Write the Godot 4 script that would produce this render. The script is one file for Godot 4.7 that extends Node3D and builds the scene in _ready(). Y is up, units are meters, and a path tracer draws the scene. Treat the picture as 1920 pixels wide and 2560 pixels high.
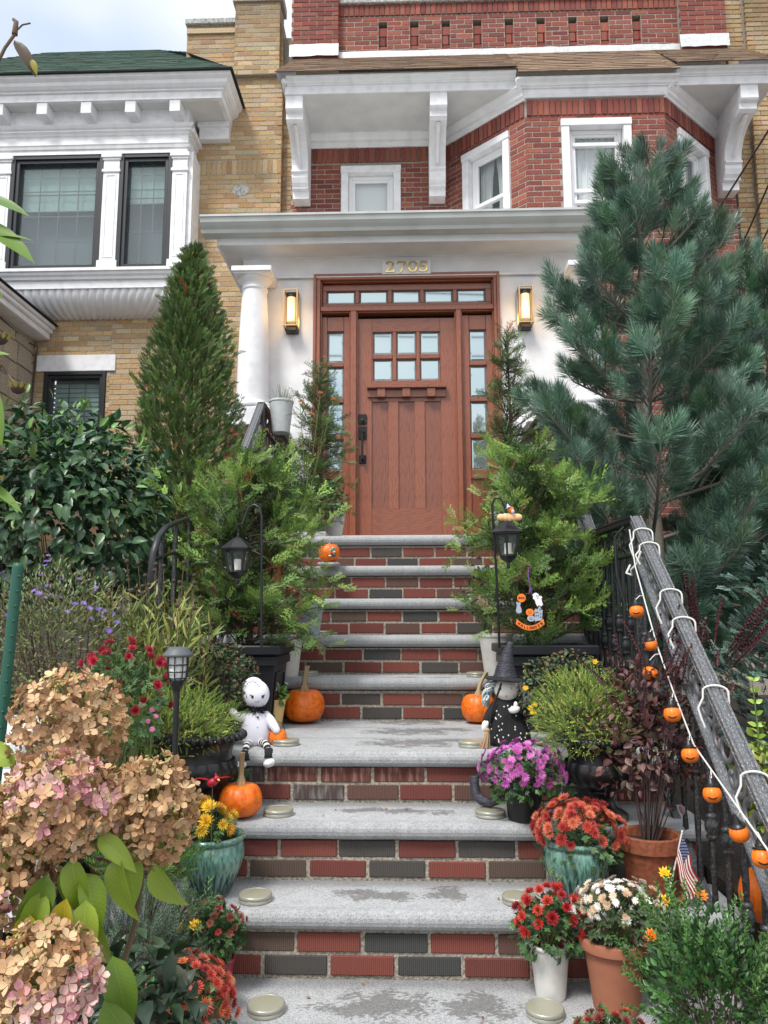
extends Node3D
# A brownstone-style front stoop dressed for autumn: two row houses, stair, railings, pots, plants and decorations.

class Shape:
	var v := PackedVector3Array()
	var t := PackedVector2Array()
	var x := PackedInt32Array()
	var second_uv := false

	func vert(p: Vector3, u := Vector2.ZERO) -> int:
		v.append(p)
		t.append(u)
		return v.size() - 1

	func tri(a: int, b: int, c: int) -> void:
		x.append(a)
		x.append(c)
		x.append(b)

	func quad(a: int, b: int, c: int, d: int) -> void:
		tri(a, b, c)
		tri(a, c, d)

	func face(pts: Array, out := Vector3.ZERO, uvs := []) -> Shape:
		var p := pts
		var w := uvs
		if out != Vector3.ZERO:
			var n: Vector3 = (pts[1] - pts[0]).cross(pts[2] - pts[0])
			if n.dot(out) < 0.0:
				p = pts.duplicate()
				p.reverse()
				w = uvs.duplicate()
				w.reverse()
		var s := v.size()
		for i in p.size():
			vert(p[i], w[i] if w.size() else Vector2(p[i].x, -p[i].y))
		for i in range(1, p.size() - 1):
			tri(s, s + i, s + i + 1)
		return self

	func box(c: Vector3, s: Vector3, b := 0.0, xf := Transform3D()) -> Shape:
		var h := s * 0.5
		for ax in 3:
			for sg in [-1.0, 1.0]:
				var o := Vector3.ZERO
				o[ax] = sg
				var u := (ax + 1) % 3
				var w := (ax + 2) % 3
				var q := []
				for k in [[-1, -1], [1, -1], [1, 1], [-1, 1]]:
					var p := Vector3.ZERO
					p[ax] = sg * h[ax]
					p[u] = k[0] * (h[u] - b)
					p[w] = k[1] * (h[w] - b)
					q.append(xf * (c + p))
				face(q, xf.basis * o)
		if b > 0.0:
			for ax in 3:
				var u := (ax + 1) % 3
				var w := (ax + 2) % 3
				for k in [[-1, -1], [1, -1], [1, 1], [-1, 1]]:
					var a := Vector3.ZERO
					var o := Vector3.ZERO
					o[u] = k[0]
					o[w] = k[1]
					var q := []
					for e in [[-1, 0], [1, 0], [1, 1], [-1, 1]]:
						a[ax] = e[0] * (h[ax] - b)
						a[u] = k[0] * (h[u] - (b if e[1] == 0 else 0.0))
						a[w] = k[1] * (h[w] - (b if e[1] == 1 else 0.0))
						q.append(xf * (c + a))
					face(q, xf.basis * o)
			for sx in [-1.0, 1.0]:
				for sy in [-1.0, 1.0]:
					for sz in [-1.0, 1.0]:
						face([xf * (c + Vector3(sx * h.x, sy * (h.y - b), sz * (h.z - b))), xf * (c + Vector3(sx * (h.x - b), sy * h.y, sz * (h.z - b))), xf * (c + Vector3(sx * (h.x - b), sy * (h.y - b), sz * h.z))], xf.basis * Vector3(sx, sy, sz))
		return self

	func span(a: Vector3, b: Vector3, bev := 0.0) -> Shape:
		return box((a + b) * 0.5, (b - a).abs(), bev)

	func lathe(prof: Array, n := 24, xf := Transform3D(), lobes := 0, amp := 0.0) -> Shape:
		var s := v.size()
		for j in prof.size():
			for i in n:
				var a := TAU * i / n
				var r: float = prof[j].x
				if lobes:
					r *= 1.0 + amp * (pow(absf(cos(a * lobes * 0.5)), 0.7) - 0.6)
				vert(xf * Vector3(r * cos(a), prof[j].y, r * sin(a)), Vector2(float(i) / n, prof[j].y))
		for j in prof.size() - 1:
			if prof[j] == prof[j + 1]:
				continue
			for i in n:
				var k := (i + 1) % n
				quad(s + j * n + i, s + (j + 1) * n + i, s + (j + 1) * n + k, s + j * n + k)
		return self

	func tube(path: Array, rad: Variant, n := 8, flat := 1.0) -> Shape:
		var s := v.size()
		var m := path.size()
		var up := Vector3.UP
		var d0: Vector3 = (path[1] - path[0]).normalized()
		if absf(d0.dot(up)) > 0.9:
			up = Vector3.BACK
		var side := d0.cross(up).normalized()
		for j in m:
			var d: Vector3 = (path[mini(j + 1, m - 1)] - path[maxi(j - 1, 0)]).normalized()
			side = (side - d * side.dot(d)).normalized()
			var w := d.cross(side)
			var r: float = rad[j] if rad is Array else rad
			for i in n:
				var a := TAU * i / n
				vert(path[j] + side * cos(a) * r + w * sin(a) * r * flat, Vector2(float(i) / n, float(j)))
		for j in m - 1:
			for i in n:
				var k := (i + 1) % n
				quad(s + j * n + i, s + j * n + k, s + (j + 1) * n + k, s + (j + 1) * n + i)
		var c0 := vert(path[0])
		var c1 := vert(path[m - 1])
		for i in n:
			tri(c0, s + (i + 1) % n, s + i)
			tri(c1, s + (m - 1) * n + i, s + (m - 1) * n + (i + 1) % n)
		return self

	func prism(poly: PackedVector2Array, z0: float, z1: float, xf := Transform3D()) -> Shape:
		var p := poly
		if Geometry2D.is_polygon_clockwise(p):
			p = poly.duplicate()
			p.reverse()
		var tr := Geometry2D.triangulate_polygon(p)
		for k in range(0, tr.size(), 3):
			var q := [p[tr[k]], p[tr[k + 1]], p[tr[k + 2]]]
			face(q.map(func(e): return xf * Vector3(e.x, e.y, z1)), xf.basis * Vector3(0, 0, 1))
			face(q.map(func(e): return xf * Vector3(e.x, e.y, z0)), xf.basis * Vector3(0, 0, -1))
		for i in p.size():
			var a := p[i]
			var b := p[(i + 1) % p.size()]
			face([xf * Vector3(a.x, a.y, z0), xf * Vector3(b.x, b.y, z0), xf * Vector3(b.x, b.y, z1), xf * Vector3(a.x, a.y, z1)], xf.basis * Vector3(b.y - a.y, a.x - b.x, 0))
		return self

	func ball(c: Vector3, r: Vector3, nu := 12, nv := 8, b := Basis()) -> Shape:
		var s := v.size()
		for j in nv + 1:
			var e := -PI / 2 + PI * j / nv
			for i in nu:
				var a := TAU * i / nu
				vert(c + b * (Vector3(cos(e) * cos(a), sin(e), cos(e) * sin(a)) * r))
		for j in nv:
			for i in nu:
				var k := (i + 1) % nu
				quad(s + j * nu + i, s + (j + 1) * nu + i, s + (j + 1) * nu + k, s + j * nu + k)
		return self

	func leaf(l: float, w: float, fold := 0.15, droop := 0.2, n := 4, xf := Transform3D(), wide := 0.45) -> Shape:
		var s := v.size()
		for j in n + 1:
			var f := float(j) / n
			var g := pow(f, log(0.5) / log(wide))
			var hw := w * 0.5 * pow(maxf(sin(PI * g), 0.0), 0.8)
			if j == n or j == 0:
				hw = w * 0.01
			var zz := -droop * l * f * f
			vert(xf * Vector3(-hw, f * l, zz + hw * fold * 2.0), Vector2(0, f))
			vert(xf * Vector3(0, f * l, zz), Vector2(0.5, f))
			vert(xf * Vector3(hw, f * l, zz + hw * fold * 2.0), Vector2(1, f))
		for j in n:
			var q := s + j * 3
			quad(q, q + 1, q + 4, q + 3)
			quad(q + 1, q + 2, q + 5, q + 4)
		return self

	func add(o: Shape, xf := Transform3D()) -> Shape:
		var s := v.size()
		for p in o.v:
			v.append(xf * p)
		t.append_array(o.t)
		for i in o.x:
			x.append(s + i)
		return self

	func done() -> ArrayMesh:
		var nr := PackedVector3Array()
		nr.resize(v.size())
		for k in range(0, x.size(), 3):
			var a := x[k]
			var b := x[k + 2]
			var c := x[k + 1]
			var m := (v[b] - v[a]).cross(v[c] - v[a])
			nr[a] += m
			nr[b] += m
			nr[c] += m
		for i in nr.size():
			nr[i] = nr[i].normalized() if nr[i].length_squared() > 1e-20 else Vector3.UP
		var arr := []
		arr.resize(Mesh.ARRAY_MAX)
		arr[Mesh.ARRAY_VERTEX] = v
		arr[Mesh.ARRAY_NORMAL] = nr
		arr[Mesh.ARRAY_TEX_UV] = t
		if second_uv:
			arr[Mesh.ARRAY_TEX_UV2] = t
		arr[Mesh.ARRAY_INDEX] = x
		var out := ArrayMesh.new()
		out.add_surface_from_arrays(Mesh.PRIMITIVE_TRIANGLES, arr)
		return out


var M := {}
var used := {}
var rng := RandomNumberGenerator.new()


func numbered(called: String) -> String:
	var n: int = used.get(called, 0)
	used[called] = n + 1
	return called if n == 0 else "%s_%03d" % [called, n]


func thing(called: String, label: String, category: String, at := Vector3.ZERO, turn := 0.0, group := "") -> Node3D:
	var o := Node3D.new()
	o.name = numbered(called)
	add_child(o)
	o.position = at
	o.rotation.y = turn
	tag(o, label, category, group)
	return o


func tag(o: Node, label: String, category: String, group := "", kind := "") -> void:
	if label:
		o.set_meta("label", label)
	if category:
		o.set_meta("category", category)
	if group:
		o.set_meta("group", group)
	if kind:
		o.set_meta("kind", kind)


func part(called: String, shape: Variant, m: Material, parent: Node = self, xf := Transform3D()) -> MeshInstance3D:
	var o := MeshInstance3D.new()
	o.mesh = shape.done() if shape is Shape else shape
	o.material_override = m
	o.name = numbered(called) if parent == self else called
	o.transform = xf
	parent.add_child(o, true)
	return o


# copies of one small piece: the first `singles` as parts of their own, the rest joined as stuff
func scatter(called: String, mesh: Mesh, tint: Material, parent: Node, xfs: Array, cols: Array, singles := 0, tones: Array = []) -> void:
	var n := mini(singles, xfs.size())
	for i in n:
		var best: Material = tint
		if tones.size():
			best = tones[i % tones.size()] if cols.is_empty() else nearest(tones, cols[i])
		part(called, mesh, best, parent, xfs[i])
	if xfs.size() > n:
		var mm := MultiMesh.new()
		mm.transform_format = MultiMesh.TRANSFORM_3D
		mm.use_colors = true
		mm.mesh = mesh
		mm.instance_count = xfs.size() - n
		for i in range(n, xfs.size()):
			mm.set_instance_transform(i - n, xfs[i])
			mm.set_instance_color(i - n, cols[i])
		var o := MultiMeshInstance3D.new()
		o.multimesh = mm
		o.material_override = tint
		o.name = called + ("_mass" if n else "")
		o.set_meta("kind", "stuff")
		parent.add_child(o, true)


func nearest(tones: Array, c: Color) -> Material:
	var best: Material = tones[0]
	var d := 1e9
	for m in tones:
		var k: Color = m.get_meta("linear")
		var e := absf(k.r - c.r) + absf(k.g - c.g) + absf(k.b - c.b)
		if e < d:
			d = e
			best = m
	return best


func aim(at: Vector3, dir: Vector3, up := Vector3.UP, scale := 1.0, roll := 0.0) -> Transform3D:
	# local +Y along dir, local +Z towards up
	var y := dir.normalized()
	var z := up - y * up.dot(y)
	if z.length() < 0.01:
		z = Vector3.RIGHT - y * y.x
	z = z.normalized()
	var b := Basis(y.cross(z), y, z)
	if roll:
		b = Basis(y, roll) * b
	return Transform3D(b.scaled_local(Vector3.ONE * scale), at)


func rv() -> Vector3:
	while true:
		var p := Vector3(rng.randf_range(-1, 1), rng.randf_range(-1, 1), rng.randf_range(-1, 1))
		if p.length_squared() < 1.0 and p.length_squared() > 0.01:
			return p.normalized()
	return Vector3.UP


func jit(c: Color, amount := 0.25, hue := 0.06) -> Color:
	var k := exp(rng.randfn(0.0, amount))
	return Color(c.r * k * (1.0 + rng.randfn(0, hue)), c.g * k * (1.0 + rng.randfn(0, hue)), c.b * k * (1.0 + rng.randfn(0, hue)))


func pick(a: Array) -> Variant:
	return a[rng.randi() % a.size()]


func noise(w: int, h: int, freq: float, kind := FastNoiseLite.TYPE_SIMPLEX_SMOOTH, octaves := 4, sd := 1) -> Image:
	var f := FastNoiseLite.new()
	f.seed = sd
	f.noise_type = kind
	f.frequency = freq
	f.fractal_octaves = octaves
	f.cellular_return_type = FastNoiseLite.RETURN_CELL_VALUE
	if kind == FastNoiseLite.TYPE_CELLULAR:
		f.fractal_type = FastNoiseLite.FRACTAL_NONE
	return f.get_seamless_image(w, h)


func ramp(im: Image, stops: Array) -> ImageTexture:
	# stops: [value, Color] pairs, colours as multipliers in sRGB
	var lut := PackedByteArray()
	for i in 256:
		var f := i / 255.0
		var c: Color = stops[0][1]
		for k in stops.size() - 1:
			if f >= stops[k][0]:
				var g := clampf((f - stops[k][0]) / maxf(stops[k + 1][0] - stops[k][0], 1e-4), 0, 1)
				c = stops[k][1].lerp(stops[k + 1][1], g)
		for e in [c.r, c.g, c.b]:
			lut.append(int(clampf(e, 0, 1) * 255))
	var src := im.get_data()
	var out := PackedByteArray()
	out.resize(src.size() * 3)
	for i in src.size():
		var b := src[i] * 3
		out[i * 3] = lut[b]
		out[i * 3 + 1] = lut[b + 1]
		out[i * 3 + 2] = lut[b + 2]
	return ImageTexture.create_from_image(Image.create_from_data(im.get_width(), im.get_height(), false, Image.FORMAT_RGB8, out))


func grey(a: float, b := -1.0, c := -1.0) -> Color:
	return Color(a, a if b < 0 else b, a if c < 0 else c)


func mat(id: String, c: Color, rough := 0.8, o := {}) -> StandardMaterial3D:
	var m := StandardMaterial3D.new()
	m.resource_name = id
	m.albedo_color = c.linear_to_srgb()
	m.set_meta("linear", c)
	m.roughness = rough
	m.metallic = o.get("metal", 0.0)
	m.metallic_specular = o.get("spec", 0.5)
	if o.has("tex"):
		m.albedo_texture = o.tex
	if o.has("bump"):
		m.heightmap_enabled = true
		m.heightmap_texture = o.bump
		m.heightmap_scale = o.get("height", 0.2)
	if o.has("tex") or o.has("bump"):
		if not o.get("uv", false):
			m.uv1_triplanar = true
			m.uv1_world_triplanar = o.get("world", true)
		var s: Variant = o.get("scale", 1.0)
		m.uv1_scale = s if s is Vector3 else Vector3.ONE * s
	m.vertex_color_use_as_albedo = o.get("tint", false)
	if o.has("back"):
		m.backlight_enabled = true
		m.backlight = Color(o.back, o.back, o.back)
	if o.has("coat"):
		m.clearcoat_enabled = true
		m.clearcoat = o.coat
		m.clearcoat_roughness = 0.15
	if o.has("rim"):
		m.rim_enabled = true
		m.rim = o.rim
	if o.has("alpha"):
		m.transparency = BaseMaterial3D.TRANSPARENCY_ALPHA
		m.albedo_color.a = o.alpha
	if o.has("glow"):
		m.emission_enabled = true
		m.emission = o.glow
		m.emission_energy_multiplier = o.get("power", 1.0)
	M[id] = m
	return m


func _ready() -> void:
	rng.seed = 2705
	var cam := Camera3D.new()
	cam.name = "camera"
	cam.position = Vector3(0, 1.5, 0)
	cam.rotation_degrees = Vector3(8.0, 1.88, -0.1)
	cam.fov = 67.3
	cam.near = 0.02
	cam.far = 400.0
	add_child(cam)
	cam.current = true
	var env := Environment.new()
	env.background_mode = Environment.BG_SKY
	env.sky = Sky.new()
	env.sky.sky_material = make_sky()
	env.tonemap_mode = Environment.TONE_MAPPER_LINEAR
	env.tonemap_exposure = 1.38
	env.sdfgi_enabled = true
	env.ssao_enabled = true
	env.ssil_enabled = true
	var we := WorldEnvironment.new()
	we.name = "world_environment"
	we.environment = env
	add_child(we)
	var sun := DirectionalLight3D.new()
	sun.name = "sun"
	sun.light_energy = 0.78
	sun.light_angular_distance = 14.0
	sun.light_color = Color(1.0, 0.985, 0.965)
	sun.shadow_enabled = true
	add_child(sun)
	sun.look_at_from_position(Vector3(-2.2, 6.0, 3.6), Vector3.ZERO)
	make_materials()
	setting()
	steps()
	red_house()
	yellow_house()
	far_house()
	stone_porch()
	railings()
	props()
	plants()


func make_sky() -> PanoramaSkyMaterial:
	var w := 768
	var h := 384
	var f := FastNoiseLite.new()
	f.seed = 11
	f.frequency = 1.15
	f.fractal_octaves = 6
	f.fractal_gain = 0.5
	var im := Image.create_empty(w, h, false, Image.FORMAT_RGBF)
	var sun := Vector3(-2.2, 6.0, 3.6).normalized()
	for j in h:
		var e := PI / 2 - PI * (j + 0.5) / h
		for i in w:
			var a := TAU * (i + 0.5) / w
			var d := Vector3(cos(e) * sin(a), sin(e), -cos(e) * cos(a))
			if e < -0.02:
				im.set_pixel(i, j, Color(0.2, 0.2, 0.19))
				continue
			var p := Vector3(d.x, d.y * 2.2, d.z) / (0.35 + maxf(d.y, 0.0))
			var c := smoothstep(-0.48, 0.06, f.get_noise_3dv(p))
			var k := Color(0.56, 0.66, 0.85).lerp(Color(0.92, 0.945, 0.975), c)
			k *= 0.80 + 0.36 * pow(maxf(d.dot(sun), 0.0), 2.0) + 0.10 * maxf(d.y, 0.0)
			im.set_pixel(i, j, k)
	var m := PanoramaSkyMaterial.new()
	m.panorama = ImageTexture.create_from_image(im)
	return m


func make_materials() -> void:
	var cell := noise(512, 512, 0.22, FastNoiseLite.TYPE_CELLULAR, 1, 3)
	var soft := noise(512, 512, 0.008, FastNoiseLite.TYPE_SIMPLEX_SMOOTH, 5, 5)
	var fine := noise(256, 256, 0.09, FastNoiseLite.TYPE_SIMPLEX_SMOOTH, 4, 7)
	var rough := noise(512, 512, 0.03, FastNoiseLite.TYPE_SIMPLEX_SMOOTH, 5, 9)
	var fine_t := ImageTexture.create_from_image(fine)
	var rough_t := ImageTexture.create_from_image(rough)
	var mottle := ramp(soft, [[0.1, grey(0.93)], [0.5, grey(0.975)], [0.8, grey(1.0)]])
	var dirty := ramp(rough, [[0.05, grey(0.86)], [0.4, grey(0.96)], [0.75, grey(1.0)]])
	var blotch := ramp(rough, [[0.1, grey(0.62)], [0.45, grey(0.86)], [0.8, grey(1.0)]])
	var granite := ramp(cell, [[0.0, grey(0.60)], [0.15, grey(0.74)], [0.3, grey(0.84)], [0.6, grey(0.90)], [1.0, grey(0.99)]])
	# vertical scoring of wire-cut brick
	var gi := Image.create_empty(256, 64, false, Image.FORMAT_L8)
	for i in 256:
		var g := 0.5 + 0.5 * sin(TAU * i / 256.0 * 40.0)
		var base := pow(g, 0.6) * (0.75 + 0.25 * rng.randf())
		for j in 64:
			gi.set_pixel(i, j, grey(clampf(base - (0.25 if rng.randf() < 0.06 else 0.0), 0, 1)))
	var groove := ImageTexture.create_from_image(gi)
	var groove_c := ramp(gi, [[0.0, grey(0.66)], [0.4, grey(0.9)], [1.0, grey(1.0)]])
	var bo := {"tex": groove_c, "bump": groove, "height": 0.12, "scale": Vector3(3.9, 3.9, 3.9)}
	for k in [["step_red", Color(0.205, 0.056, 0.040)], ["step_red_2", Color(0.165, 0.043, 0.033)], ["step_brown", Color(0.105, 0.07, 0.052)], ["step_brown_2", Color(0.125, 0.062, 0.048)], ["step_dark", Color(0.058, 0.057, 0.055)], ["step_dark_2", Color(0.072, 0.064, 0.058)]]:
		mat(k[0], k[1] * 1.12, 0.85, bo)
	var streak := noise(256, 256, 0.05, FastNoiseLite.TYPE_SIMPLEX_SMOOTH, 4, 21)
	var streak_t := ramp(streak, [[0.1, grey(0.74)], [0.5, grey(0.92)], [0.85, grey(1.0)]])
	var ho := {"tex": streak_t, "bump": ImageTexture.create_from_image(streak), "height": 0.35, "scale": Vector3(7.0, 2.2, 7.0)}
	var ht := ho.duplicate()
	ht["tint"] = true
	mat("brick_tint", Color.WHITE, 0.88, ht)
	var rt := []
	for c in [Color(0.31, 0.088, 0.062), Color(0.27, 0.072, 0.055), Color(0.35, 0.108, 0.07), Color(0.235, 0.062, 0.05), Color(0.30, 0.10, 0.075)]:
		rt.append(mat("red_brick_%d" % rt.size(), c, 0.88, ho))
	tones_red = rt
	var yt := []
	for c in [Color(0.60, 0.42, 0.225), Color(0.63, 0.46, 0.26), Color(0.585, 0.385, 0.19), Color(0.55, 0.345, 0.165), Color(0.60, 0.46, 0.29)]:
		yt.append(mat("yellow_brick_%d" % yt.size(), c, 0.88, ho))
	tones_yellow = yt
	for k in [["step_red_limed", Color(0.30, 0.15, 0.12)], ["step_dark_limed", Color(0.19, 0.18, 0.175)]]:
		var lo := bo.duplicate()
		lo["tex"] = ramp(noise(256, 256, 0.02, FastNoiseLite.TYPE_SIMPLEX_SMOOTH, 4, 51), [[0.2, Color(0.62, 0.52, 0.5)], [0.5, Color(0.72, 0.64, 0.62)], [0.8, grey(1.0)]])
		lo["scale"] = Vector3(9, 1.5, 9)
		mat(k[0], k[1], 0.9, lo)
	mat("mortar", Color(0.44, 0.395, 0.335), 0.95, {"tex": blotch, "bump": fine_t, "height": 0.2, "scale": 3.0})
	mat("mortar_step", Color(0.43, 0.38, 0.31), 0.95, {"tex": blotch, "bump": fine_t, "height": 0.25, "scale": 4.0})
	mat("granite", Color(0.585, 0.595, 0.605), 0.75, {"tex": granite, "bump": ImageTexture.create_from_image(cell), "height": 0.03, "scale": 4.6})
	mat("granite_wet", Color(0.34, 0.315, 0.29), 0.5, {"tex": granite, "scale": 4.6})
	mat("limestone", Color(0.50, 0.50, 0.47), 0.9, {"tex": blotch, "scale": 1.2})
	mat("white_paint", Color(0.82, 0.82, 0.835), 0.5, {"tex": mottle, "scale": 1.3})
	mat("old_white", Color(0.81, 0.81, 0.83), 0.6, {"tex": ramp(soft, [[0.1, grey(0.93)], [0.45, grey(0.98)], [0.8, grey(1.0)]]), "scale": 1.4})
	mat("wall_white", Color(0.80, 0.80, 0.81), 0.55, {"tex": ramp(soft, [[0.1, grey(0.94)], [0.8, grey(1.0)]]), "scale": 0.7})
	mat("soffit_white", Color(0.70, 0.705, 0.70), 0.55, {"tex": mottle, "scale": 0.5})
	mat("gutter", Color(0.50, 0.52, 0.50), 0.4, {"tex": mottle, "scale": 0.8})
	mat("flashing", Color(0.66, 0.68, 0.70), 0.4, {"tex": dirty, "scale": 1.2})
	mat("black_frame", Color(0.018, 0.02, 0.024), 0.4)
	mat("window_white", Color(0.82, 0.82, 0.83), 0.45)
	mat("curtain", Color(0.72, 0.75, 0.76), 0.9, {"back": 0.3})
	mat("shade_teal", Color(0.20, 0.32, 0.30), 0.9)
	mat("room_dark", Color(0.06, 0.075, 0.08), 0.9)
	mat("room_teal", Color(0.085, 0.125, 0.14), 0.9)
	mat("glass", Color(0.45, 0.6, 0.62), 0.02, {"alpha": 0.05})
	mat("bevel_glass", Color(0.50, 0.60, 0.62), 0.03, {"metal": 0.75})
	mat("grille", Color(0.02, 0.028, 0.036), 0.5)
	var grain := noise(256, 256, 0.045, FastNoiseLite.TYPE_SIMPLEX_SMOOTH, 5, 33)
	var wood := ramp(grain, [[0.1, Color(0.66, 0.58, 0.56)], [0.35, Color(0.84, 0.79, 0.77)], [0.5, Color(0.93, 0.9, 0.88)], [0.62, Color(0.86, 0.82, 0.8)], [0.9, grey(1.0)]])
	var wo := {"tex": wood, "bump": ImageTexture.create_from_image(grain), "height": 0.006, "coat": 0.45}
	for k in [["wood", Vector3(12, 0.8, 12), Color(0.37, 0.125, 0.064)], ["wood_across", Vector3(0.8, 12, 12), Color(0.335, 0.112, 0.058)], ["wood_panel", Vector3(9, 0.6, 9), Color(0.30, 0.105, 0.058)]]:
		wo["scale"] = k[1]
		mat(k[0], k[2], 0.34, wo)
	mat("wood_dark", Color(0.05, 0.014, 0.012), 0.5)
	mat("black_metal", Color(0.014, 0.014, 0.016), 0.45, {"metal": 0.3})
	mat("black_gloss", Color(0.012, 0.012, 0.014), 0.32)
	mat("brass", Color(0.62, 0.42, 0.20), 0.3, {"metal": 0.9})
	mat("gold", Color(0.78, 0.58, 0.22), 0.18, {"metal": 1.0})
	mat("bronze", Color(0.05, 0.04, 0.035), 0.5, {"metal": 0.4})
	mat("lamp_glass", Color(0.85, 0.76, 0.58), 0.6, {"glow": Color(1.0, 0.76, 0.40), "power": 0.22})
	mat("bulb", Color(1, 0.9, 0.7), 0.5, {"glow": Color(1.0, 0.86, 0.60), "power": 3.2})
	var worn := ramp(rough, [[0.2, grey(0.46)], [0.5, grey(0.52)], [0.66, grey(0.60)], [0.78, grey(0.95)]])
	mat("iron_worn", Color(0.50, 0.515, 0.54), 0.42, {"tex": worn, "scale": Vector3(14, 9.0, 5.0), "metal": 0.35})
	mat("iron_mid", Color(0.20, 0.205, 0.215), 0.4, {"metal": 0.35})
	mat("iron_edge", Color(0.60, 0.61, 0.62), 0.4, {"tex": worn, "scale": Vector3(9, 9, 5), "metal": 0.35})
	mat("iron", Color(0.12, 0.123, 0.13), 0.42, {"tex": ramp(rough, [[0.3, grey(0.5)], [0.6, grey(0.7)], [0.8, grey(1.0)]]), "scale": 5.0, "metal": 0.35})
	mat("iron_dark", Color(0.022, 0.023, 0.025), 0.4, {"metal": 0.3})
	mat("cable_white", Color(0.66, 0.65, 0.62), 0.6)
	mat("wire_brown", Color(0.05, 0.03, 0.03), 0.6)
	mat("soil", Color(0.05, 0.036, 0.026), 0.98, {"tex": blotch, "bump": rough_t, "height": 2.0, "scale": 5.0})
	mat("ground", Color(0.34, 0.33, 0.31), 0.95, {"tex": blotch, "scale": 0.6})
	mat("paving", Color(0.36, 0.355, 0.34), 0.9, {"tex": blotch, "scale": 0.9})
	var sh := {"tex": blotch, "bump": fine_t, "height": 0.2, "scale": 6.0}
	tones_green = []
	for c in [Color(0.075, 0.14, 0.105), Color(0.095, 0.17, 0.125), Color(0.058, 0.11, 0.083), Color(0.108, 0.165, 0.13)]:
		tones_green.append(mat("green_shingle_%d" % tones_green.size(), c, 0.95, sh))
	tones_brown = []
	for c in [Color(0.32, 0.21, 0.135), Color(0.38, 0.265, 0.17), Color(0.24, 0.16, 0.115), Color(0.34, 0.24, 0.17), Color(0.27, 0.19, 0.135)]:
		tones_brown.append(mat("brown_shingle_%d" % tones_brown.size(), c, 0.95, sh))
	sh = sh.duplicate()
	sh["tint"] = true
	mat("shingle_tint", Color.WHITE, 0.95, sh)
	mat("shingle_under", Color(0.015, 0.017, 0.018), 0.9)
	mat("disc_glass", Color(0.33, 0.32, 0.24), 0.28, {"coat": 0.4})
	mat("disc_rim", Color(0.38, 0.37, 0.31), 0.35, {"metal": 0.3})
	mat("pumpkin", Color(0.82, 0.185, 0.010), 0.42, {"tex": ramp(soft, [[0.15, Color(0.86, 0.66, 0.5)], [0.4, Color(0.95, 0.86, 0.8)], [0.65, grey(1.0)]]), "scale": 7.0, "world": false})
	mat("pumpkin_stem", Color(0.44, 0.33, 0.18), 0.8, {"tex": streak_t, "scale": Vector3(40, 6, 40), "world": false})
	mat("toy_orange", Color(0.90, 0.20, 0.015), 0.35)
	mat("toy_black", Color(0.010, 0.010, 0.011), 0.35)
	mat("ink", Color(0.012, 0.010, 0.010), 0.7)
	mat("plush_white", Color(0.80, 0.79, 0.87), 0.95, {"bump": fine_t, "height": 0.1, "scale": 12.0, "world": false, "rim": 0.3})
	mat("felt_white", Color(0.82, 0.80, 0.79), 0.9, {"rim": 0.2})
	mat("cloth_black", Color(0.012, 0.012, 0.014), 0.9, {"rim": 0.15, "bump": rough_t, "height": 0.25, "scale": 6.0, "world": false})
	mat("cloth_navy", Color(0.028, 0.027, 0.04), 0.5, {"rim": 0.3, "bump": rough_t, "height": 0.6, "scale": Vector3(2, 9, 2), "world": false})
	mat("wool_grey", Color(0.50, 0.55, 0.56), 0.85, {"rim": 0.3})
	mat("skin_cloth", Color(0.84, 0.79, 0.74), 0.9)
	mat("straw", Color(0.42, 0.29, 0.17), 0.9)
	mat("marigold_orange", Color(0.85, 0.25, 0.01), 0.6, {"back": 0.25})
	mat("lavender", Color(0.52, 0.46, 0.80), 0.6, {"back": 0.3})
	var lv := Image.create_empty(64, 96, false, Image.FORMAT_RGB8)
	for j in 96:
		for i in 64:
			var u := absf(i - 31.5) / 31.5
			var side := absf(fposmod(j / 96.0 * 7.0 - u * 1.3, 1.0) - 0.5) * 2.0
			var k := 0.86 - 0.10 * smoothstep(0.80, 1.0, side) + (0.12 if u < 0.045 else 0.0) + rng.randf_range(-0.03, 0.03) + 0.05 * side
			lv.set_pixel(i, j, Color(k * 0.98, k, k * 0.94))
	vein = ImageTexture.create_from_image(lv)
	mat("petal_tint", Color.WHITE, 0.65, {"tint": true, "back": 0.25})
	mat("leaf_tint", Color.WHITE, 0.5, {"tint": true, "back": 0.3})
	mat("leaf_gloss", Color.WHITE, 0.36, {"tint": true, "back": 0.2})
	mat("bark", Color(0.12, 0.085, 0.06), 0.95, {"tex": streak_t, "bump": ImageTexture.create_from_image(streak), "height": 0.6, "scale": Vector3(20, 3, 20)})
	mat("pine_bark", Color(0.26, 0.235, 0.20), 0.95, {"tex": streak_t, "scale": Vector3(14, 5, 14)})
	mat("stem_green", Color(0.12, 0.17, 0.05), 0.7)
	mat("bud_green", Color(0.33, 0.36, 0.10), 0.7)
	mat("stem_brown", Color(0.13, 0.085, 0.05), 0.8)
	mat("stem_dark", Color(0.05, 0.03, 0.026), 0.8)
	var glaze := ramp(noise(256, 256, 0.03, FastNoiseLite.TYPE_SIMPLEX_SMOOTH, 4, 41), [[0.2, Color(0.5, 0.55, 0.5)], [0.5, Color(0.84, 0.88, 0.86)], [0.8, grey(1.0)]])
	mat("teal_glaze", Color(0.20, 0.38, 0.32), 0.14, {"tex": glaze, "scale": Vector3(12, 3, 12), "world": false, "coat": 0.5})
	mat("teal_dark", Color(0.035, 0.075, 0.062), 0.2, {"tex": glaze, "scale": Vector3(30, 4, 30), "world": false, "coat": 0.5})
	mat("terracotta", Color(0.36, 0.135, 0.075), 0.8, {"tex": mottle, "scale": 4.0, "world": false})
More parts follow.
